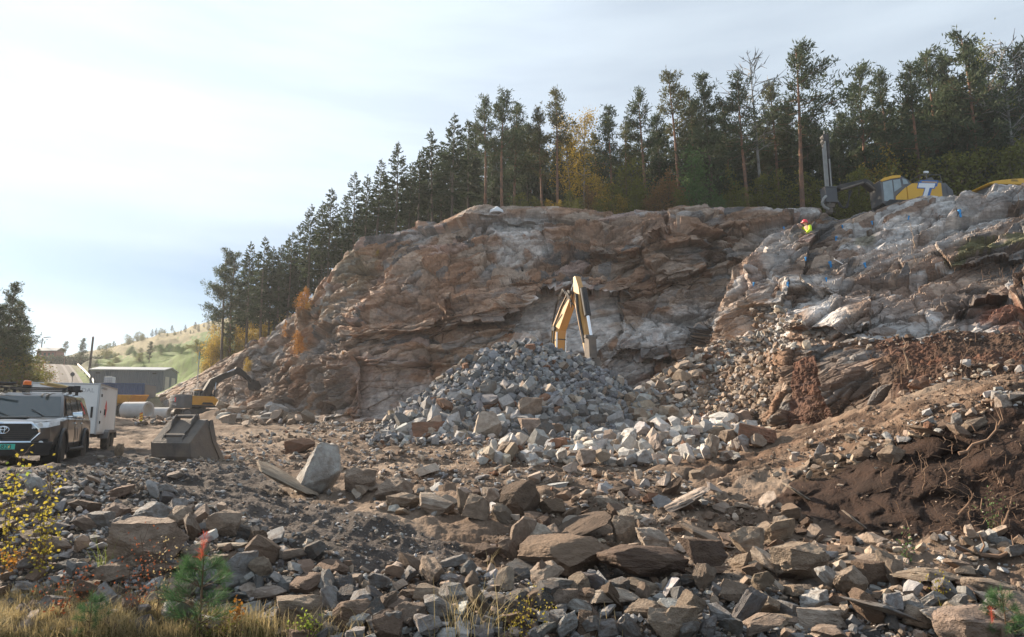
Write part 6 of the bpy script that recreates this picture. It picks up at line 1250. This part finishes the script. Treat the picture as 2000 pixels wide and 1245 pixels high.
# ------------------------------------------------------------------ yard: warehouse, container, tank, dumper, pipes
CORR = mat('corrugated_steel_grey', (.115, .13, .155), rough=.5, var=.08, scale=1); CONC = mat('pale_concrete', (.42, .42, .42), rough=.85, var=.15, scale=2, bump=.3); BLUEC = mat('container_blue', (.035, .085, .20), rough=.5, var=.12)
def warehouse():
    t = empty('warehouse'); tag(t, 'grey corrugated steel warehouse with two pale doors on its right end', 'building')
    A = at(172, 776, 94.0); B = at(308, 776, 94.0); Wd = (B - A).length; H = 3.75; D = 5.5
    def corr(n, ln, amp=.06):
        pts = []; k = int(ln / .30)
        for i in range(k): x = i * ln / k; s_ = ln / k; pts += [(x, 0), (x + s_ * .35, 0), (x + s_ * .5, -amp), (x + s_ * .85, -amp)]
        return pts + [(ln, 0), (ln, .12), (0, .12)]
    wl = MB(); wl.prism(corr(0, Wd), 'z', 0, H); wl.build('long_wall', CORR, t)
    we = MB(); we.prism([(.0, 0), (D, 0), (D, H + .1), (D * .5, H + .55), (0, H)], 'x', Wd - .12, Wd - .001); o = we.build('end_wall', CORR, t); 
    wk = MB(); wk.prism([(.13, 0), (D, 0), (D, H), (0.13, H)], 'x', 0, .12); wk.build('end_wall', CORR, t); wb = MB(); wb.box((Wd / 2, D + .07, H / 2), (Wd, .12, H)); wb.build('rear_wall', CORR, t)
    rf = MB(); rf.prism([(-.25, H + .02), (-.25, H + .14), (D * .5, H + .72), (D + .25, H + .24), (D + .25, H + .12), (D * .5, H + .58)], 'x', -.15, Wd + .15); rf.build('roof', mat('roof_sheet', (.36, .37, .38), rough=.5, var=.1), t)
    for y0 in (.7, 3.2): d = MB(); d.box((Wd + .02, y0 + .75, 1.5), (.04, 1.5, 3.0)); d.build('roller_door', mat('cream_door', (.50, .47, .40), rough=.6, var=.1), t)
    for x in (1.0, Wd - 1.2): d = MB(); d.box((x, -.09, H - .38), (.5, .06, .18)); d.build('wall_lamp', INK, t)
    t.location = (A.x, A.y, min(A.z, float(gzf(A.x, A.y))) - .05); t.rotation_euler = (0, 0, R(8))
warehouse()
def container():
    t = empty('shipping_container'); tag(t, 'long blue shipping container in front of the warehouse', 'container'); A = at(124, 788, 74); B = at(281, 788, 74); Wd = (B - A).length; H = 2.45
    pts = []; k = int(Wd / .28)
    for i in range(k): x = i * Wd / k; s_ = Wd / k; pts += [(x, 0), (x + s_ * .3, 0), (x + s_ * .45, .05), (x + s_ * .8, .05)]
    pts += [(Wd, 0), (Wd, 2.4), (0, 2.4)]; b = MB(); b.prism(pts, 'z', .12, H - .1); b.build('body', BLUEC, t)
    f = MB(); f.box((Wd / 2, -.03, H - .06), (Wd + .04, .10, .14)); f.box((Wd / 2, -.03, .08), (Wd + .04, .10, .16)); f.box((.05, -.03, H / 2), (.12, .12, H - .3)); f.box((Wd - .05, -.03, H / 2), (.12, .12, H - .3)); f.build('frame', BLUEC, t, bevel=.01)
    d = MB(); d.box((Wd + .03, 1.2, H / 2), (.05, 2.2, H - .3)); d.build('end_door', CORR, t)
    t.location = (A.x, A.y, at(124, 749, 74).z - H); t.rotation_euler = (0, 0, R(-1)); return t, H
ct, cH = container()
q = at(214.5, 748, 75); t = empty('water_tank', q); tag(t, 'white caged plastic tank standing on the blue container', 'tank'); t.location.z = ct.location.z + cH + .01
g = MB(); g.box((0, 0, .42), (.82, .8, .66)); g.build('tank_body', WHITEP, t, bevel=.08); g = MB()
for x in np.linspace(-.43, .43, 5): g.tube([(x, -.42, .05), (x, -.42, .80)], .014, 5)
for z in (.1, .33, .56, .79): g.tube([(-.44, -.42, z), (.44, -.42, z)], .014, 5)
g.build('cage', ALU, t); g = MB(); g.box((0, 0, .04), (.88, .86, .08)); g.build('pallet', GREYM, t)
def dumper():
    t = empty('dump_truck'); tag(t, 'orange yellow articulated dump truck parked behind the white trailer', 'dump truck')
    b = MB(); b.loft([[(-2.6, -1.2, 1.55), (2.0, -1.2, 1.25), (2.0, 1.2, 1.25), (-2.6, 1.2, 1.55)], [(-3.0, -1.35, 2.35), (2.3, -1.35, 2.45), (2.3, 1.35, 2.45), (-3.0, 1.35, 2.35)]]); bo = b.build('dump_body', YEL, t, bevel=.04)
    rb = MB()
    for x in (-2, -.9, .2, 1.3): rb.box((x, -1.30, 1.85), (.14, .14, .95))
    rb.box((-.3, -1.38, 2.42), (5.3, .10, .14)); rb.build('body_rib', YEL, bo, bevel=.01)
    c = MB(); c.box((0, 0, 1.0), (5.2, .9, .4)); c.box((3.2, 0, 1.3), (1.6, 2.1, .7)); c.build('chassis', DKM, t, bevel=.03)
    k = MB(); k.prism([(2.6, 1.3), (2.6, 2.9), (3.9, 2.9), (4.2, 2.1), (5.2, 1.9), (5.2, 1.1), (2.6, 1.1)], 'y', -1.0, 1.0); ko = k.build('cab', YEL, t, bevel=.06)
    w_ = MB(); w_.prism([(2.8, 2.1), (2.8, 2.75), (3.8, 2.75), (4.0, 2.1)], 'y', -1.008, -1.003); w_.build('cab_window', GLASS, ko)
    for x in (-1.9, -.4, 3.5):
        for s in (-1, 1): wheel(t, (x, s * 1.12, .72), .72, .55, side=s, lug=False)
    q = at(222, 800, 60); t.location = (q.x, q.y, float(gzf(q.x, q.y)) + .02); t.rotation_euler = (0, 0, R(172)); t.scale = (.82,) * 3
dumper()
for px, py, d, ln, rad, rz, lab in [(266, 818, 50, 1.9, .60, 4, 'large pale concrete pipe lying nearest, behind the striped marker board'), (310, 806, 54, 2.0, .48, 6, 'second pale concrete pipe lying right of and behind the nearest pipe'), (318, 795, 57, 2.3, .30, 8, 'thin pale pipe lying behind the two concrete pipes')]:
    q = at(px, py, d); g = MB(); n_ = 26; ro = lambda r, x: [(x, r * math.cos(2 * math.pi * k / n_), rad + r * math.sin(2 * math.pi * k / n_)) for k in range(n_)]
    g.loft([ro(rad * .80, -ln / 2), ro(rad, -ln / 2), ro(rad, ln / 2 - .1), ro(rad * 1.04, ln / 2 - .1), ro(rad * 1.04, ln / 2), ro(rad * .80, ln / 2), ro(rad * .80, -ln / 2)], caps=False); o = g.build('concrete_pipe', CONC, None, sm=True); o.location = (q.x, q.y, float(gzf(q.x, q.y)) - .03); o.rotation_euler = (0, 0, R(rz - 14)); tag(o, lab, 'pipe', 'concrete pipes in the yard')
q = at(275, 823, 42); t = empty('marker_board', (q.x, q.y, float(gzf(q.x, q.y)))); tag(t, 'small red and yellow striped marker board standing on the quarry floor', 'marker'); g = MB(); g.box((0, 0, .42), (.18, .03, .50)); po = g.build('board', mat('board_yellow', (.75, .55, .04), rough=.5, var=.05), t)
for z in (.22, .38, .54): g = MB(); g.prism([(-.09, z), (.09, z + .10), (.09, z + .17), (-.09, z + .07)], 'y', -.020, -.0155); g.build('stripe', RED, po)
g = MB(); g.box((0, 0, .04), (.34, .24, .08)); g.box((0, 0, .12), (.05, .03, .2)); g.build('foot', INK, t, bevel=.01)
# ------------------------------------------------------------------ road up the valley, rail, poles, house
ctr = ROAD[:-1]; tt_ = np.linspace(0, len(ctr) - 1, 60); V, Fc, RC = [], [], []; NX = 37
cx_, cy_, cz_ = (np.interp(tt_, range(len(ctr)), ctr[:, k]) for k in range(3))
for i in range(60):
    dx, dy = np.gradient(cx_)[i], np.gradient(cy_)[i]; l_ = math.hypot(dx, dy); nx, ny = dy / l_, -dx / l_
    for k in np.linspace(-1, 1, NX): V.append((cx_[i] + nx * k * 2.7, cy_[i] + ny * k * 2.7, cz_[i] + .10 + .05 * (1 - k * k))); RC.append(np.array((.105, .10, .097)) * (1.5 if abs(abs(k - .5) - .22) < .09 or abs(abs(k + .5) - .22) < .09 else .8) * (.6 if abs(k) > .92 else 1))
for i in range(59):
    for j in range(NX - 1): Fc.append((i * NX + j, i * NX + j + 1, (i + 1) * NX + j + 1, (i + 1) * NX + j))
tag(link('road', mesh_np('road', np.array(V), np.array(Fc), np.array(RC), True), mat('worn_asphalt', (.105, .10, .097), src='attr', spec=.1, rough=.95, var=.2, scale=.6, bump=.2)), kind='structure')
rail = empty('guardrail', V[26 * NX + NX - 1]); tag(rail, 'steel guardrail curving along the right edge of the road', 'guardrail'); L0 = Vector(V[26 * NX + NX - 1]); rp = [Vector(V[i * NX + NX - 1]) + Vector((.45, 0, 0)) - L0 for i in range(20, 47, 2)]
g = MB()
for p, q in zip(rp[:-1], rp[1:]): g.loft([[(a.x + o_, a.y, a.z + h_) for o_, h_ in ((0, .50), (.05, .58), (0, .66), (.05, .74), (0, .82), (.08, .82), (.08, .50))] for a in (p, q)])
g.build('beam', mat('galvanised_rail', (.50, .48, .42), rough=.45, metal=.2, var=.1), rail)
for p in rp[::2]: g = MB(); g.box((p.x + .12, p.y, p.z + .3), (.10, .12, 1.1)); g.build('post', GREYM, rail)
b = on_ray(175, 720, 112); t = empty('utility_pole', b); tag(t, 'dark wooden utility pole rising behind the warehouse', 'pole'); hp = at(177, 659, 112).z - b.z; g = MB(); g.cyl((0, 0, 0), (.1, 0, hp), .20, .15, n=10); g.build('shaft', mat('tarred_wood', (.045, .032, .028), rough=.9, var=.3), t, sm=True); g = MB(); g.cyl((.1, 0, hp - .1), (.1, 0, hp + .12), .19, .10, n=10); g.build('cap', mat('cap_red', (.16, .05, .04), rough=.7, var=.2), t)
b = on_ray(80, 690, 170); t = empty('street_lamp', b); tag(t, 'thin street lamp far up the road against the bright sky', 'street lamp'); hp = at(80, 661, 170).z - b.z; g = MB(); g.tube([(0, 0, 0), (0, 0, hp), (.5, 0, hp + .2), (1.6, 0, hp + .3)], .12, 6); g.build('mast', GREYM, t); g = MB(); g.box((1.7, 0, hp + .28), (.9, .3, .14)); g.build('lamp_head', GREYM, t)
b = on_ray(98, 700, 168); t = empty('house', b); tag(t, 'low red wooden house with pale roof at the top of the road', 'house'); g = MB(); g.box((0, 0, 1.6), (7.6, 5, 3.4)); ho_ = g.build('wall', mat('red_cladding', (.20, .06, .045), rough=.8, var=.15), t)
for x in (-2.3, -.6, 1.2, 2.6): g = MB(); g.box((x, -2.51, 1.9), (.9, .03, 1.1)); g.build('window', GLASS, ho_)
g = MB(); g.prism([(-3.0, 3.2), (0, 4.7), (3.0, 3.2), (3.0, 3.36), (0, 4.9), (-3.0, 3.36)], 'x', -4.3, 4.3); g.build('roof', mat('pale_roof', (.36, .36, .35), rough=.7, var=.1), t); t.location.z = at(98, 703, 168).z; t.scale = (.62, .62, .62)
q = at(386, 742, 72); t = empty('marker_pole', q); tag(t, 'thin pale blue pole standing left of the cliff edge above the small excavator', 'pole'); g = MB(); g.cyl((0, 0, -.3), (0, 0, 2.2), .05, n=8); g.build('lower_shaft', mat('pale_pole', (.40, .45, .48), rough=.5, var=.1), t); g = MB(); g.cyl((0, 0, 2.2), (0, 0, 3.0), .055, n=8); g.build('upper_shaft', mat('pole_blue', (.25, .42, .50), rough=.5, var=.1), t)
b = on_ray(141, 745, 92); t = empty('road_sign', b); tag(t, 'small dark road sign on a thin post at the road edge by the guardrail', 'sign'); g = MB(); g.cyl((0, 0, 0), (0, 0, 1.6), .04, n=8); g.build('post', GREYM, t); g = MB(); g.cyl((0, -.06, 1.5), (0, -.03, 1.5), .30, n=16); g.build('sign_plate', GREYM, t)
hq = at(128, 714, 163); t = empty('hedge', hq); tag(t, 'dark hedge along the top of the road below the red house', 'hedge'); kt = Kites(); r_ = np.random.default_rng(3)
for i in range(3800): kt.add(np.array([r_.uniform(-5.5, 8.5), r_.uniform(-1, 1), r_.uniform(-.9, 2.1)]) + r_.normal(0, .15, 3), r_.normal(0, 1, 3), .45, .3)
link('foliage', kt.mesh('foliage', r_), M_SPR, t); g = MB(); g.tube([(-5, 0, .1), (6, 0, .1)], .05, 5); g.build('stem', M_BARK, t)
# ------------------------------------------------------------------ plants in the foreground
G_DRY = leaf_mat('dry_grass_blades', (.44, .35, .18), .35, .35); G_GRN = leaf_mat('green_grass_blades', (.13, .14, .04), .35, .35); NEED = leaf_mat('young_pine_needles', (.07, .145, .055), .3, .3); NRED = leaf_mat('red_shoot_needles', (.52, .10, .06), .2, .3)
LYEL = leaf_mat('yellow_green_leaves', (.40, .33, .05), .35, .5); LRED = leaf_mat('red_brown_leaves', (.28, .09, .04), .4, .4); STEM = mat('brown_stem', (.12, .07, .04), rough=.9, var=.3); LLIME = leaf_mat('lime_leaves', (.24, .30, .05), .3, .5); STRAW = mat('straw_stem', (.34, .25, .12), rough=.8, var=.3)
def blades(base, hgt, wid, lean, r, n=4):
    """curved tapering grass blades, one strip each"""
    B = len(base); a = r.uniform(0, 2 * np.pi, B); d = np.stack([np.cos(a), np.sin(a), 0 * a], 1); s = np.stack([-np.sin(a), np.cos(a), 0 * a], 1); V = []
    for i in range(n + 1):
        t = i / n; c = base + d * (lean * hgt * t * t)[:, None] + np.array([0, 0, 1.0]) * (hgt * t * (1 - .25 * lean * t))[:, None]; w_ = (wid * (1 - t) ** .7 + .0004)[:, None]
        V += [c - s * w_, c + s * w_]
    V = np.stack(V, 1); k = 2 * (n + 1); F_ = np.array([[2 * i, 2 * i + 1, 2 * i + 3, 2 * i + 2] for i in range(n)]); return V.reshape(-1, 3), (F_[None] + (np.arange(B) * k)[:, None, None]).reshape(-1, 4)
rg_ = np.random.default_rng(5)
def grass(name, polys, m, hmin, hmax, label):
    X = []
    for poly, n in polys: x, y = sample_poly(poly, n); q = hits(x, y); q[:, :2] += rg_.normal(0, .03, (n, 2)); q[:, 2] = gzf(q[:, 0], q[:, 1]) - .02; X.append(q)
    X = np.concatenate(X); h = rg_.uniform(hmin, hmax, len(X)) * (.6 + .5 * np.clip(fbm(X * [1.2, 1.2, 0], 3) + .5, 0, 1)); V, Fc = blades(X, h, rg_.uniform(.0016, .0035, len(X)), rg_.uniform(.1, 1.0, len(X)), rg_)
    o = link(name, mesh_np(name, V, Fc, None, True), m); tag(o, label, 'grass', kind='stuff')
grass('dry_grass', [([(-40, 1180), (120, 1165), (300, 1190), (460, 1215), (560, 1262), (-40, 1262)], 9000), ([(560, 1225), (700, 1250), (560, 1262)], 300)], G_DRY, .10, .30, 'dry straw coloured grass along the lower left edge')
grass('green_grass', [([(-40, 1205), (120, 1195), (460, 1225), (540, 1262), (-40, 1262)], 3500), ([(330, 1190), (470, 1185), (560, 1250), (330, 1250)], 900)], G_GRN, .06, .18, 'short green grass between the dry blades at lower left')
def tuft(px, py, hpx, n, m, label, spread=.05, lean=(.1, .8)):
    q = hit(px, py); k = q.y / F; r = np.random.default_rng(int(px)); b = np.array(q)[None] + r.normal(0, spread, (n, 3)) * [1, 1, 0]; V, Fc = blades(b - np.array(q), r.uniform(.45, 1, n) * hpx * k, r.uniform(.0012, .0028, n) * max(1, hpx / 90), r.uniform(*lean, n), r, 5)
    o = link('grass_tuft', mesh_np('grass_tuft', V, Fc, None, True), m); o.location = q; tag(o, label, 'grass tuft')
tuft(905, 1250, 120, 46, G_DRY, 'tall dry grass tuft at the bottom edge among grey stones', .10); tuft(955, 1248, 150, 22, G_DRY, 'thin tall dry blades right of the tall dry grass tuft', .07, (.3, 1.1)); tuft(1845, 1230, 60, 18, LYEL, 'small yellow green grass tuft on stones near the bottom right', .05); tuft(205, 1120, 90, 26, LLIME, 'bright yellow green reed leaves in front of the largest left boulder', .05, (.2, .9)); tuft(960, 1112, 46, 8, G_DRY, 'single dry straws at the left end of the long brown boulder', .03, (.4, 1))
tuft(700, 1252, 70, 14, G_DRY, 'dry blades leaning over the smooth brown bottom boulder', .08, (.4, 1.2)); tuft(1470 - 280, 1246, 60, 10, G_DRY, 'sparse dry blades under the upright slate block', .06)
def sapling(px, py, hpx, label, red=None, seed=1):
    q = hit(px, py); H = hpx * q.y / F; r = np.random.default_rng(seed); t = empty('pine_sapling', q - Vector((0, 0, .03))); tag(t, label, 'sapling'); st = MB(); st.tube([(0, 0, 0), (.01 * H, 0, .5 * H), (0, .01 * H, H)], [.018 * H, .013 * H, .006 * H], 7); kt, kr = Kites(), Kites()
    def bundle(p0, p1, k, n, ln):
        p0, p1 = np.array(p0), np.array(p1); ax = (p1 - p0) / np.linalg.norm(p1 - p0)
        for i in range(n): s_ = r.random(); k.add(p0 + (p1 - p0) * s_, ax * .9 + r.normal(0, .5, 3), ln * r.uniform(.7, 1.2), ln * .03)
    bundle((0, 0, .55 * H), (0, 0, H), kt, 150, .17 * H)
    for z in (.22, .42, .62, .80):
        for b in range(6):
            a = r.uniform(0, 6.28); L_ = H * (.52 - .42 * z) * r.uniform(.7, 1.2); p0 = (0, 0, z * H); p1 = (L_ * math.cos(a), L_ * math.sin(a), z * H + L_ * r.uniform(.25, .6)); st.tube([p0, p1], .006 * H, 5, .5); bundle(np.array(p0) * .6 + np.array(p1) * .4, p1, kt, 80, .15 * H)
            bundle(np.array(p1) - [0, 0, .02], np.array(p1) + [0, 0, .08 * H], kt, 40, .10 * H)
    st.build('stem', STEM, t, sm=True); link('needles', kt.mesh('needles', r), NEED, t)
    if red: 
        p0 = np.array([red[0] * H, -.05 * H, red[1] * H]); bundle(p0, p0 + [0.02 * H, 0, red[2] * H], kr, 160, .10 * H); ro = link('red_shoot', kr.mesh('red_shoot', r), NRED, t)
sapling(386, 1252, 160, 'pine sapling with red topped shoot, right one of the two at lower left', (0, .92, .30), 1); sapling(172, 1250, 86, 'small green pine sapling in the grass at lower left', None, 2); sapling(1968, 1262, 100, 'pine sapling in the bottom right corner beside a red shoot', (-.28, .40, .28), 3)
def leafy(px, py, tops, m, label, leaf=.03, n=60, cat='plant', name='leafy_plant', seed=3, stem=STEM, rnd=.06, sw=.005):
    q = hit(px, py); k = q.y / F; r = np.random.default_rng(seed); t = empty(name, q); tag(t, label, cat); st = MB(); kt = Kites()
    for dx, hp in tops:
        pts = [np.array([dx * k * s_ ** 1.3 + r.normal(0, .012), r.normal(0, .02), hp * k * s_ - .03]) for s_ in np.linspace(0, 1, 6)]; st.tube(pts, sw, 5, .4)
        for i in range(n):
            s_ = r.uniform(.18, 1.02); p = at_t(pts, min(.999, s_)); o_ = r.normal(0, rnd, 3); 
            if i % 2 == 0: st.tube([p, p + o_], sw * .4, 3, .5)
            kt.add(p + o_, r.normal(0, 1, 3), leaf * r.uniform(.7, 1.3), leaf * r.uniform(.6, .9))
    st.build('stem', stem, t, sm=True); link('leaves', kt.mesh('leaves', r), m, t)
leafy(75, 1135, [(-8, 215), (8, 190), (-30, 150), (25, 120)], LYEL, 'taller yellow leafed sapling in front of the left rubble bank', .034, 70, 'sapling', 'birch_sapling', 3, rnd=.055)
leafy(8, 1120, [(5, 225), (-10, 180), (16, 140)], LYEL, 'yellow green leafed sapling at the left picture edge', .042, 60, 'sapling', 'birch_sapling', 4, rnd=.05)
leafy(20, 985, [(0, 95), (14, 80)], LLIME, 'large leafed green shoot in front of the pickup wheel', .05, 12, 'sapling', 'birch_sapling', 8, rnd=.05)
leafy(262, 1215, [(0, 160), (-26, 120), (30, 140), (48, 105), (14, 180)], LRED, 'red brown withered plant with thin stems at lower left', .02, 40, seed=5, rnd=.05, sw=.003)
leafy(310, 1225, [(0, 170), (26, 150), (-18, 130)], G_DRY, 'tall dry brown seed stalks between the two pine saplings', .018, 46, seed=6, rnd=.035, sw=.003)
leafy(120, 1215, [(0, 90), (-40, 80), (40, 100), (70, 70)], LRED, 'low rusty red herbs left of the small pine sapling', .025, 40, seed=7, rnd=.05, sw=.003)
leafy(30, 1120, [(0, 46), (-22, 40), (20, 36)], M_ORG, 'orange fern like tuft at the left edge of the bank', .03, 50, seed=9, rnd=.05, sw=.003)
leafy(462, 1238, [(0, 66), (6, 50)], M_ORG, 'bright orange fern leaf right of the tall pine sapling', .03, 40, seed=10, rnd=.02, sw=.003)
leafy(430, 1256, [(0, 50), (-40, 46), (40, 40), (70, 34), (-70, 40)], M_OLV, 'olive heather clump at the foot of the tall pine sapling', .02, 110, seed=11, rnd=.05, sw=.003)
leafy(596, 1250, [(0, 50), (-20, 36), (16, 40)], LLIME, 'yellow green shrub on the stones at the bottom, left of centre', .025, 60, seed=12, rnd=.04, sw=.003)
leafy(1010, 1246, [(0, 70), (20, 80), (-26, 50), (44, 90), (64, 60)], LYEL, 'sparse small leaved yellow shrub at the bottom below the upright slate block', .02, 46, seed=13, rnd=.045, sw=.003)
leafy(1838, 1190, [(0, 76), (-14, 60), (8, 50)], LYEL, 'thin yellow flowering weed in front of the low tan slab', .02, 34, seed=14, rnd=.03, sw=.003)
leafy(1772, 1100, [(0, 62), (-14, 30), (10, 40)], M_GRN, 'small green shoot at the foot of the dark earth bank', .03, 22, seed=15, rnd=.03, sw=.004)
leafy(1940, 1040, [(0, 70), (-30, 50), (24, 60)], M_GRN, 'green leaved twigs high in the shade of the earth bank', .03, 30, seed=16, rnd=.05, sw=.004)
# ------------------------------------------------------------------ roots and broken branches in the torn soil
ROOTM = mat('root_bark', (.20, .125, .08), rough=.9, var=.35, scale=8); ROOTP = mat('pale_dead_wood', (.36, .26, .18), rough=.85, var=.3, scale=8)
def branch(px, py, L_, ang, r0, m, label, rock=False, sub=2, seed=0, name='branch', up=.0):
    q = on_rock(px, py) if rock else hit(px, py); r = random.Random(seed); k = q.y / F; n_ = 7; g = MB(); a = R(ang); pts = []
    for i in range(n_): t = i / (n_ - 1) - .3; pts.append(Vector((L_ * k * t * math.cos(a) + r.gauss(0, .03) * L_ * k, -.10 - .05 * math.sin(3 * t) - up * t, L_ * k * t * math.sin(a) + r.gauss(0, .045) * L_ * k)))
    g.tube(pts, r0, 6, .35)
    for s_ in range(sub):
        i = r.randint(2, n_ - 2); b = a + r.choice((-1, 1)) * r.uniform(.5, 1.2); ln = L_ * k * r.uniform(.25, .5); p = pts[i]; g.tube([p, p + Vector((ln * .5 * math.cos(b), -.05, ln * .5 * math.sin(b))), p + Vector((ln * math.cos(b + .3), -.02, ln * math.sin(b + .3)))], r0 * .5, 5, .3)
    o = g.build(name, m, None, sm=True); o.location = q; tag(o, label, 'branch'); return o
for a in [(1770, 715, 60, 105, .03, ROOTP, 'pale thin dead stick standing upright in the root slope', True, 3), (1985, 742, 70, 14, .06, ROOTP, 'thick pale root sticking out at the right edge of the root slope', True, 1), (1715, 808, 44, -22, .035, ROOTP, 'short pale stick lying at the foot of the root slope', True, 0), (1890, 880, 90, 28, .03, ROOTM, 'long brown branch slanting up right in the dark earth bank', False, 3),
          (1800, 960, 80, 96, .012, ROOTM, 'thin hanging root in the middle of the dark earth bank', False, 2), (1900, 1082, 130, 2, .035, ROOTM, 'long bent brown root lying along the foot of the earth bank', False, 3), (1945, 1030, 80, 70, .025, ROOTM, 'grey brown branching twig standing in the shade of the earth bank', False, 4), (1870, 1000, 60, 62, .015, ROOTM, 'thin forked twig at the lower middle of the earth bank', False, 3), (1930, 790, 60, 10, .025, ROOTM, 'brown root lying across the track above the bank', False, 1),
          (1860, 725, 60, 60, .02, ROOTM, 'curved root arching in the upper root slope', True, 2), (1785, 480, 60, 95, .025, ROOTP, 'bare dead sapling on the outcrop above the soil hollow', True, 2), (1982, 400, 60, 75, .02, ROOTM, 'thin bare shrub stem on the far right crest', True, 3), (1975, 520, 50, 60, .02, ROOTP, 'dry pale twigs hanging on the right end of the outcrop', True, 4), (1785, 515, 44, 100, .016, ROOTP, 'short crooked stick on the brown part of the outcrop', True, 1)]:
    branch(*a[:7], rock=a[7], sub=a[8], seed=int(a[0] + a[1]))
g = MB(); r_ = random.Random(9)
for poly, n, rock in (([(1690, 690), (1800, 670), (2000, 655), (2000, 740), (1800, 790), (1700, 800)], 190, True), ([(1700, 900), (1850, 860), (2000, 820), (2000, 1060), (1750, 1040)], 150, False), ([(1540, 770), (1700, 790), (1640, 830), (1580, 830)], 50, True), ([(1850, 540), (2000, 480), (2000, 600)], 60, True), ([(1560, 880), (1900, 760), (1980, 760), (1700, 860)], 40, False)):
    x, y = sample_poly(poly, n); Q = None if rock else hits(x, y)
    for i in range(n):
        q = on_rock(x[i], y[i]) if rock else Vector(Q[i].tolist()); k = q.y / F; a = r_.uniform(0, math.pi); L_ = r_.uniform(8, 44) * k; p = q + Vector((0, -.05, .02)); d = Vector((math.cos(a), r_.uniform(-.4, .2), math.sin(a) * .7)); s_ = Vector((r_.gauss(0, .25), r_.gauss(0, .2), r_.gauss(0, .25)))
        g.tube([p, p + d * L_ * .4 + s_ * L_ * .3, p + d * L_ * .75 - s_ * L_ * .2, p + d * L_], r_.uniform(.004, .011), 4, .4)
o = g.build('root_tangle', ROOTM, None); tag(o, 'fine torn roots hanging from the soil slope and earth bank', 'roots', kind='stuff')
# ------------------------------------------------------------------ thin haze over the whole quarry, added partly to stand in for lens glare
HZ = MB(); HZ.box((40, 190, 33), (760, 500, 84)); hz = HZ.build('haze', None); tag(hz, kind='stuff', label='thin bright autumn haze over the whole valley', cat='haze')
hm_ = bpy.data.materials.new('haze_air'); hm_.use_nodes = True; t_ = hm_.node_tree; t_.nodes.clear(); o_ = t_.nodes.new('ShaderNodeOutputMaterial'); v_ = t_.nodes.new('ShaderNodeVolumePrincipled')
v_.inputs['Color'].default_value = (.86, .90, .95, 1); v_.inputs['Density'].default_value = HAZE; v_.inputs['Anisotropy'].default_value = .3; t_.links.new(v_.outputs[0], o_.inputs['Volume']); hz.data.materials.append(hm_)
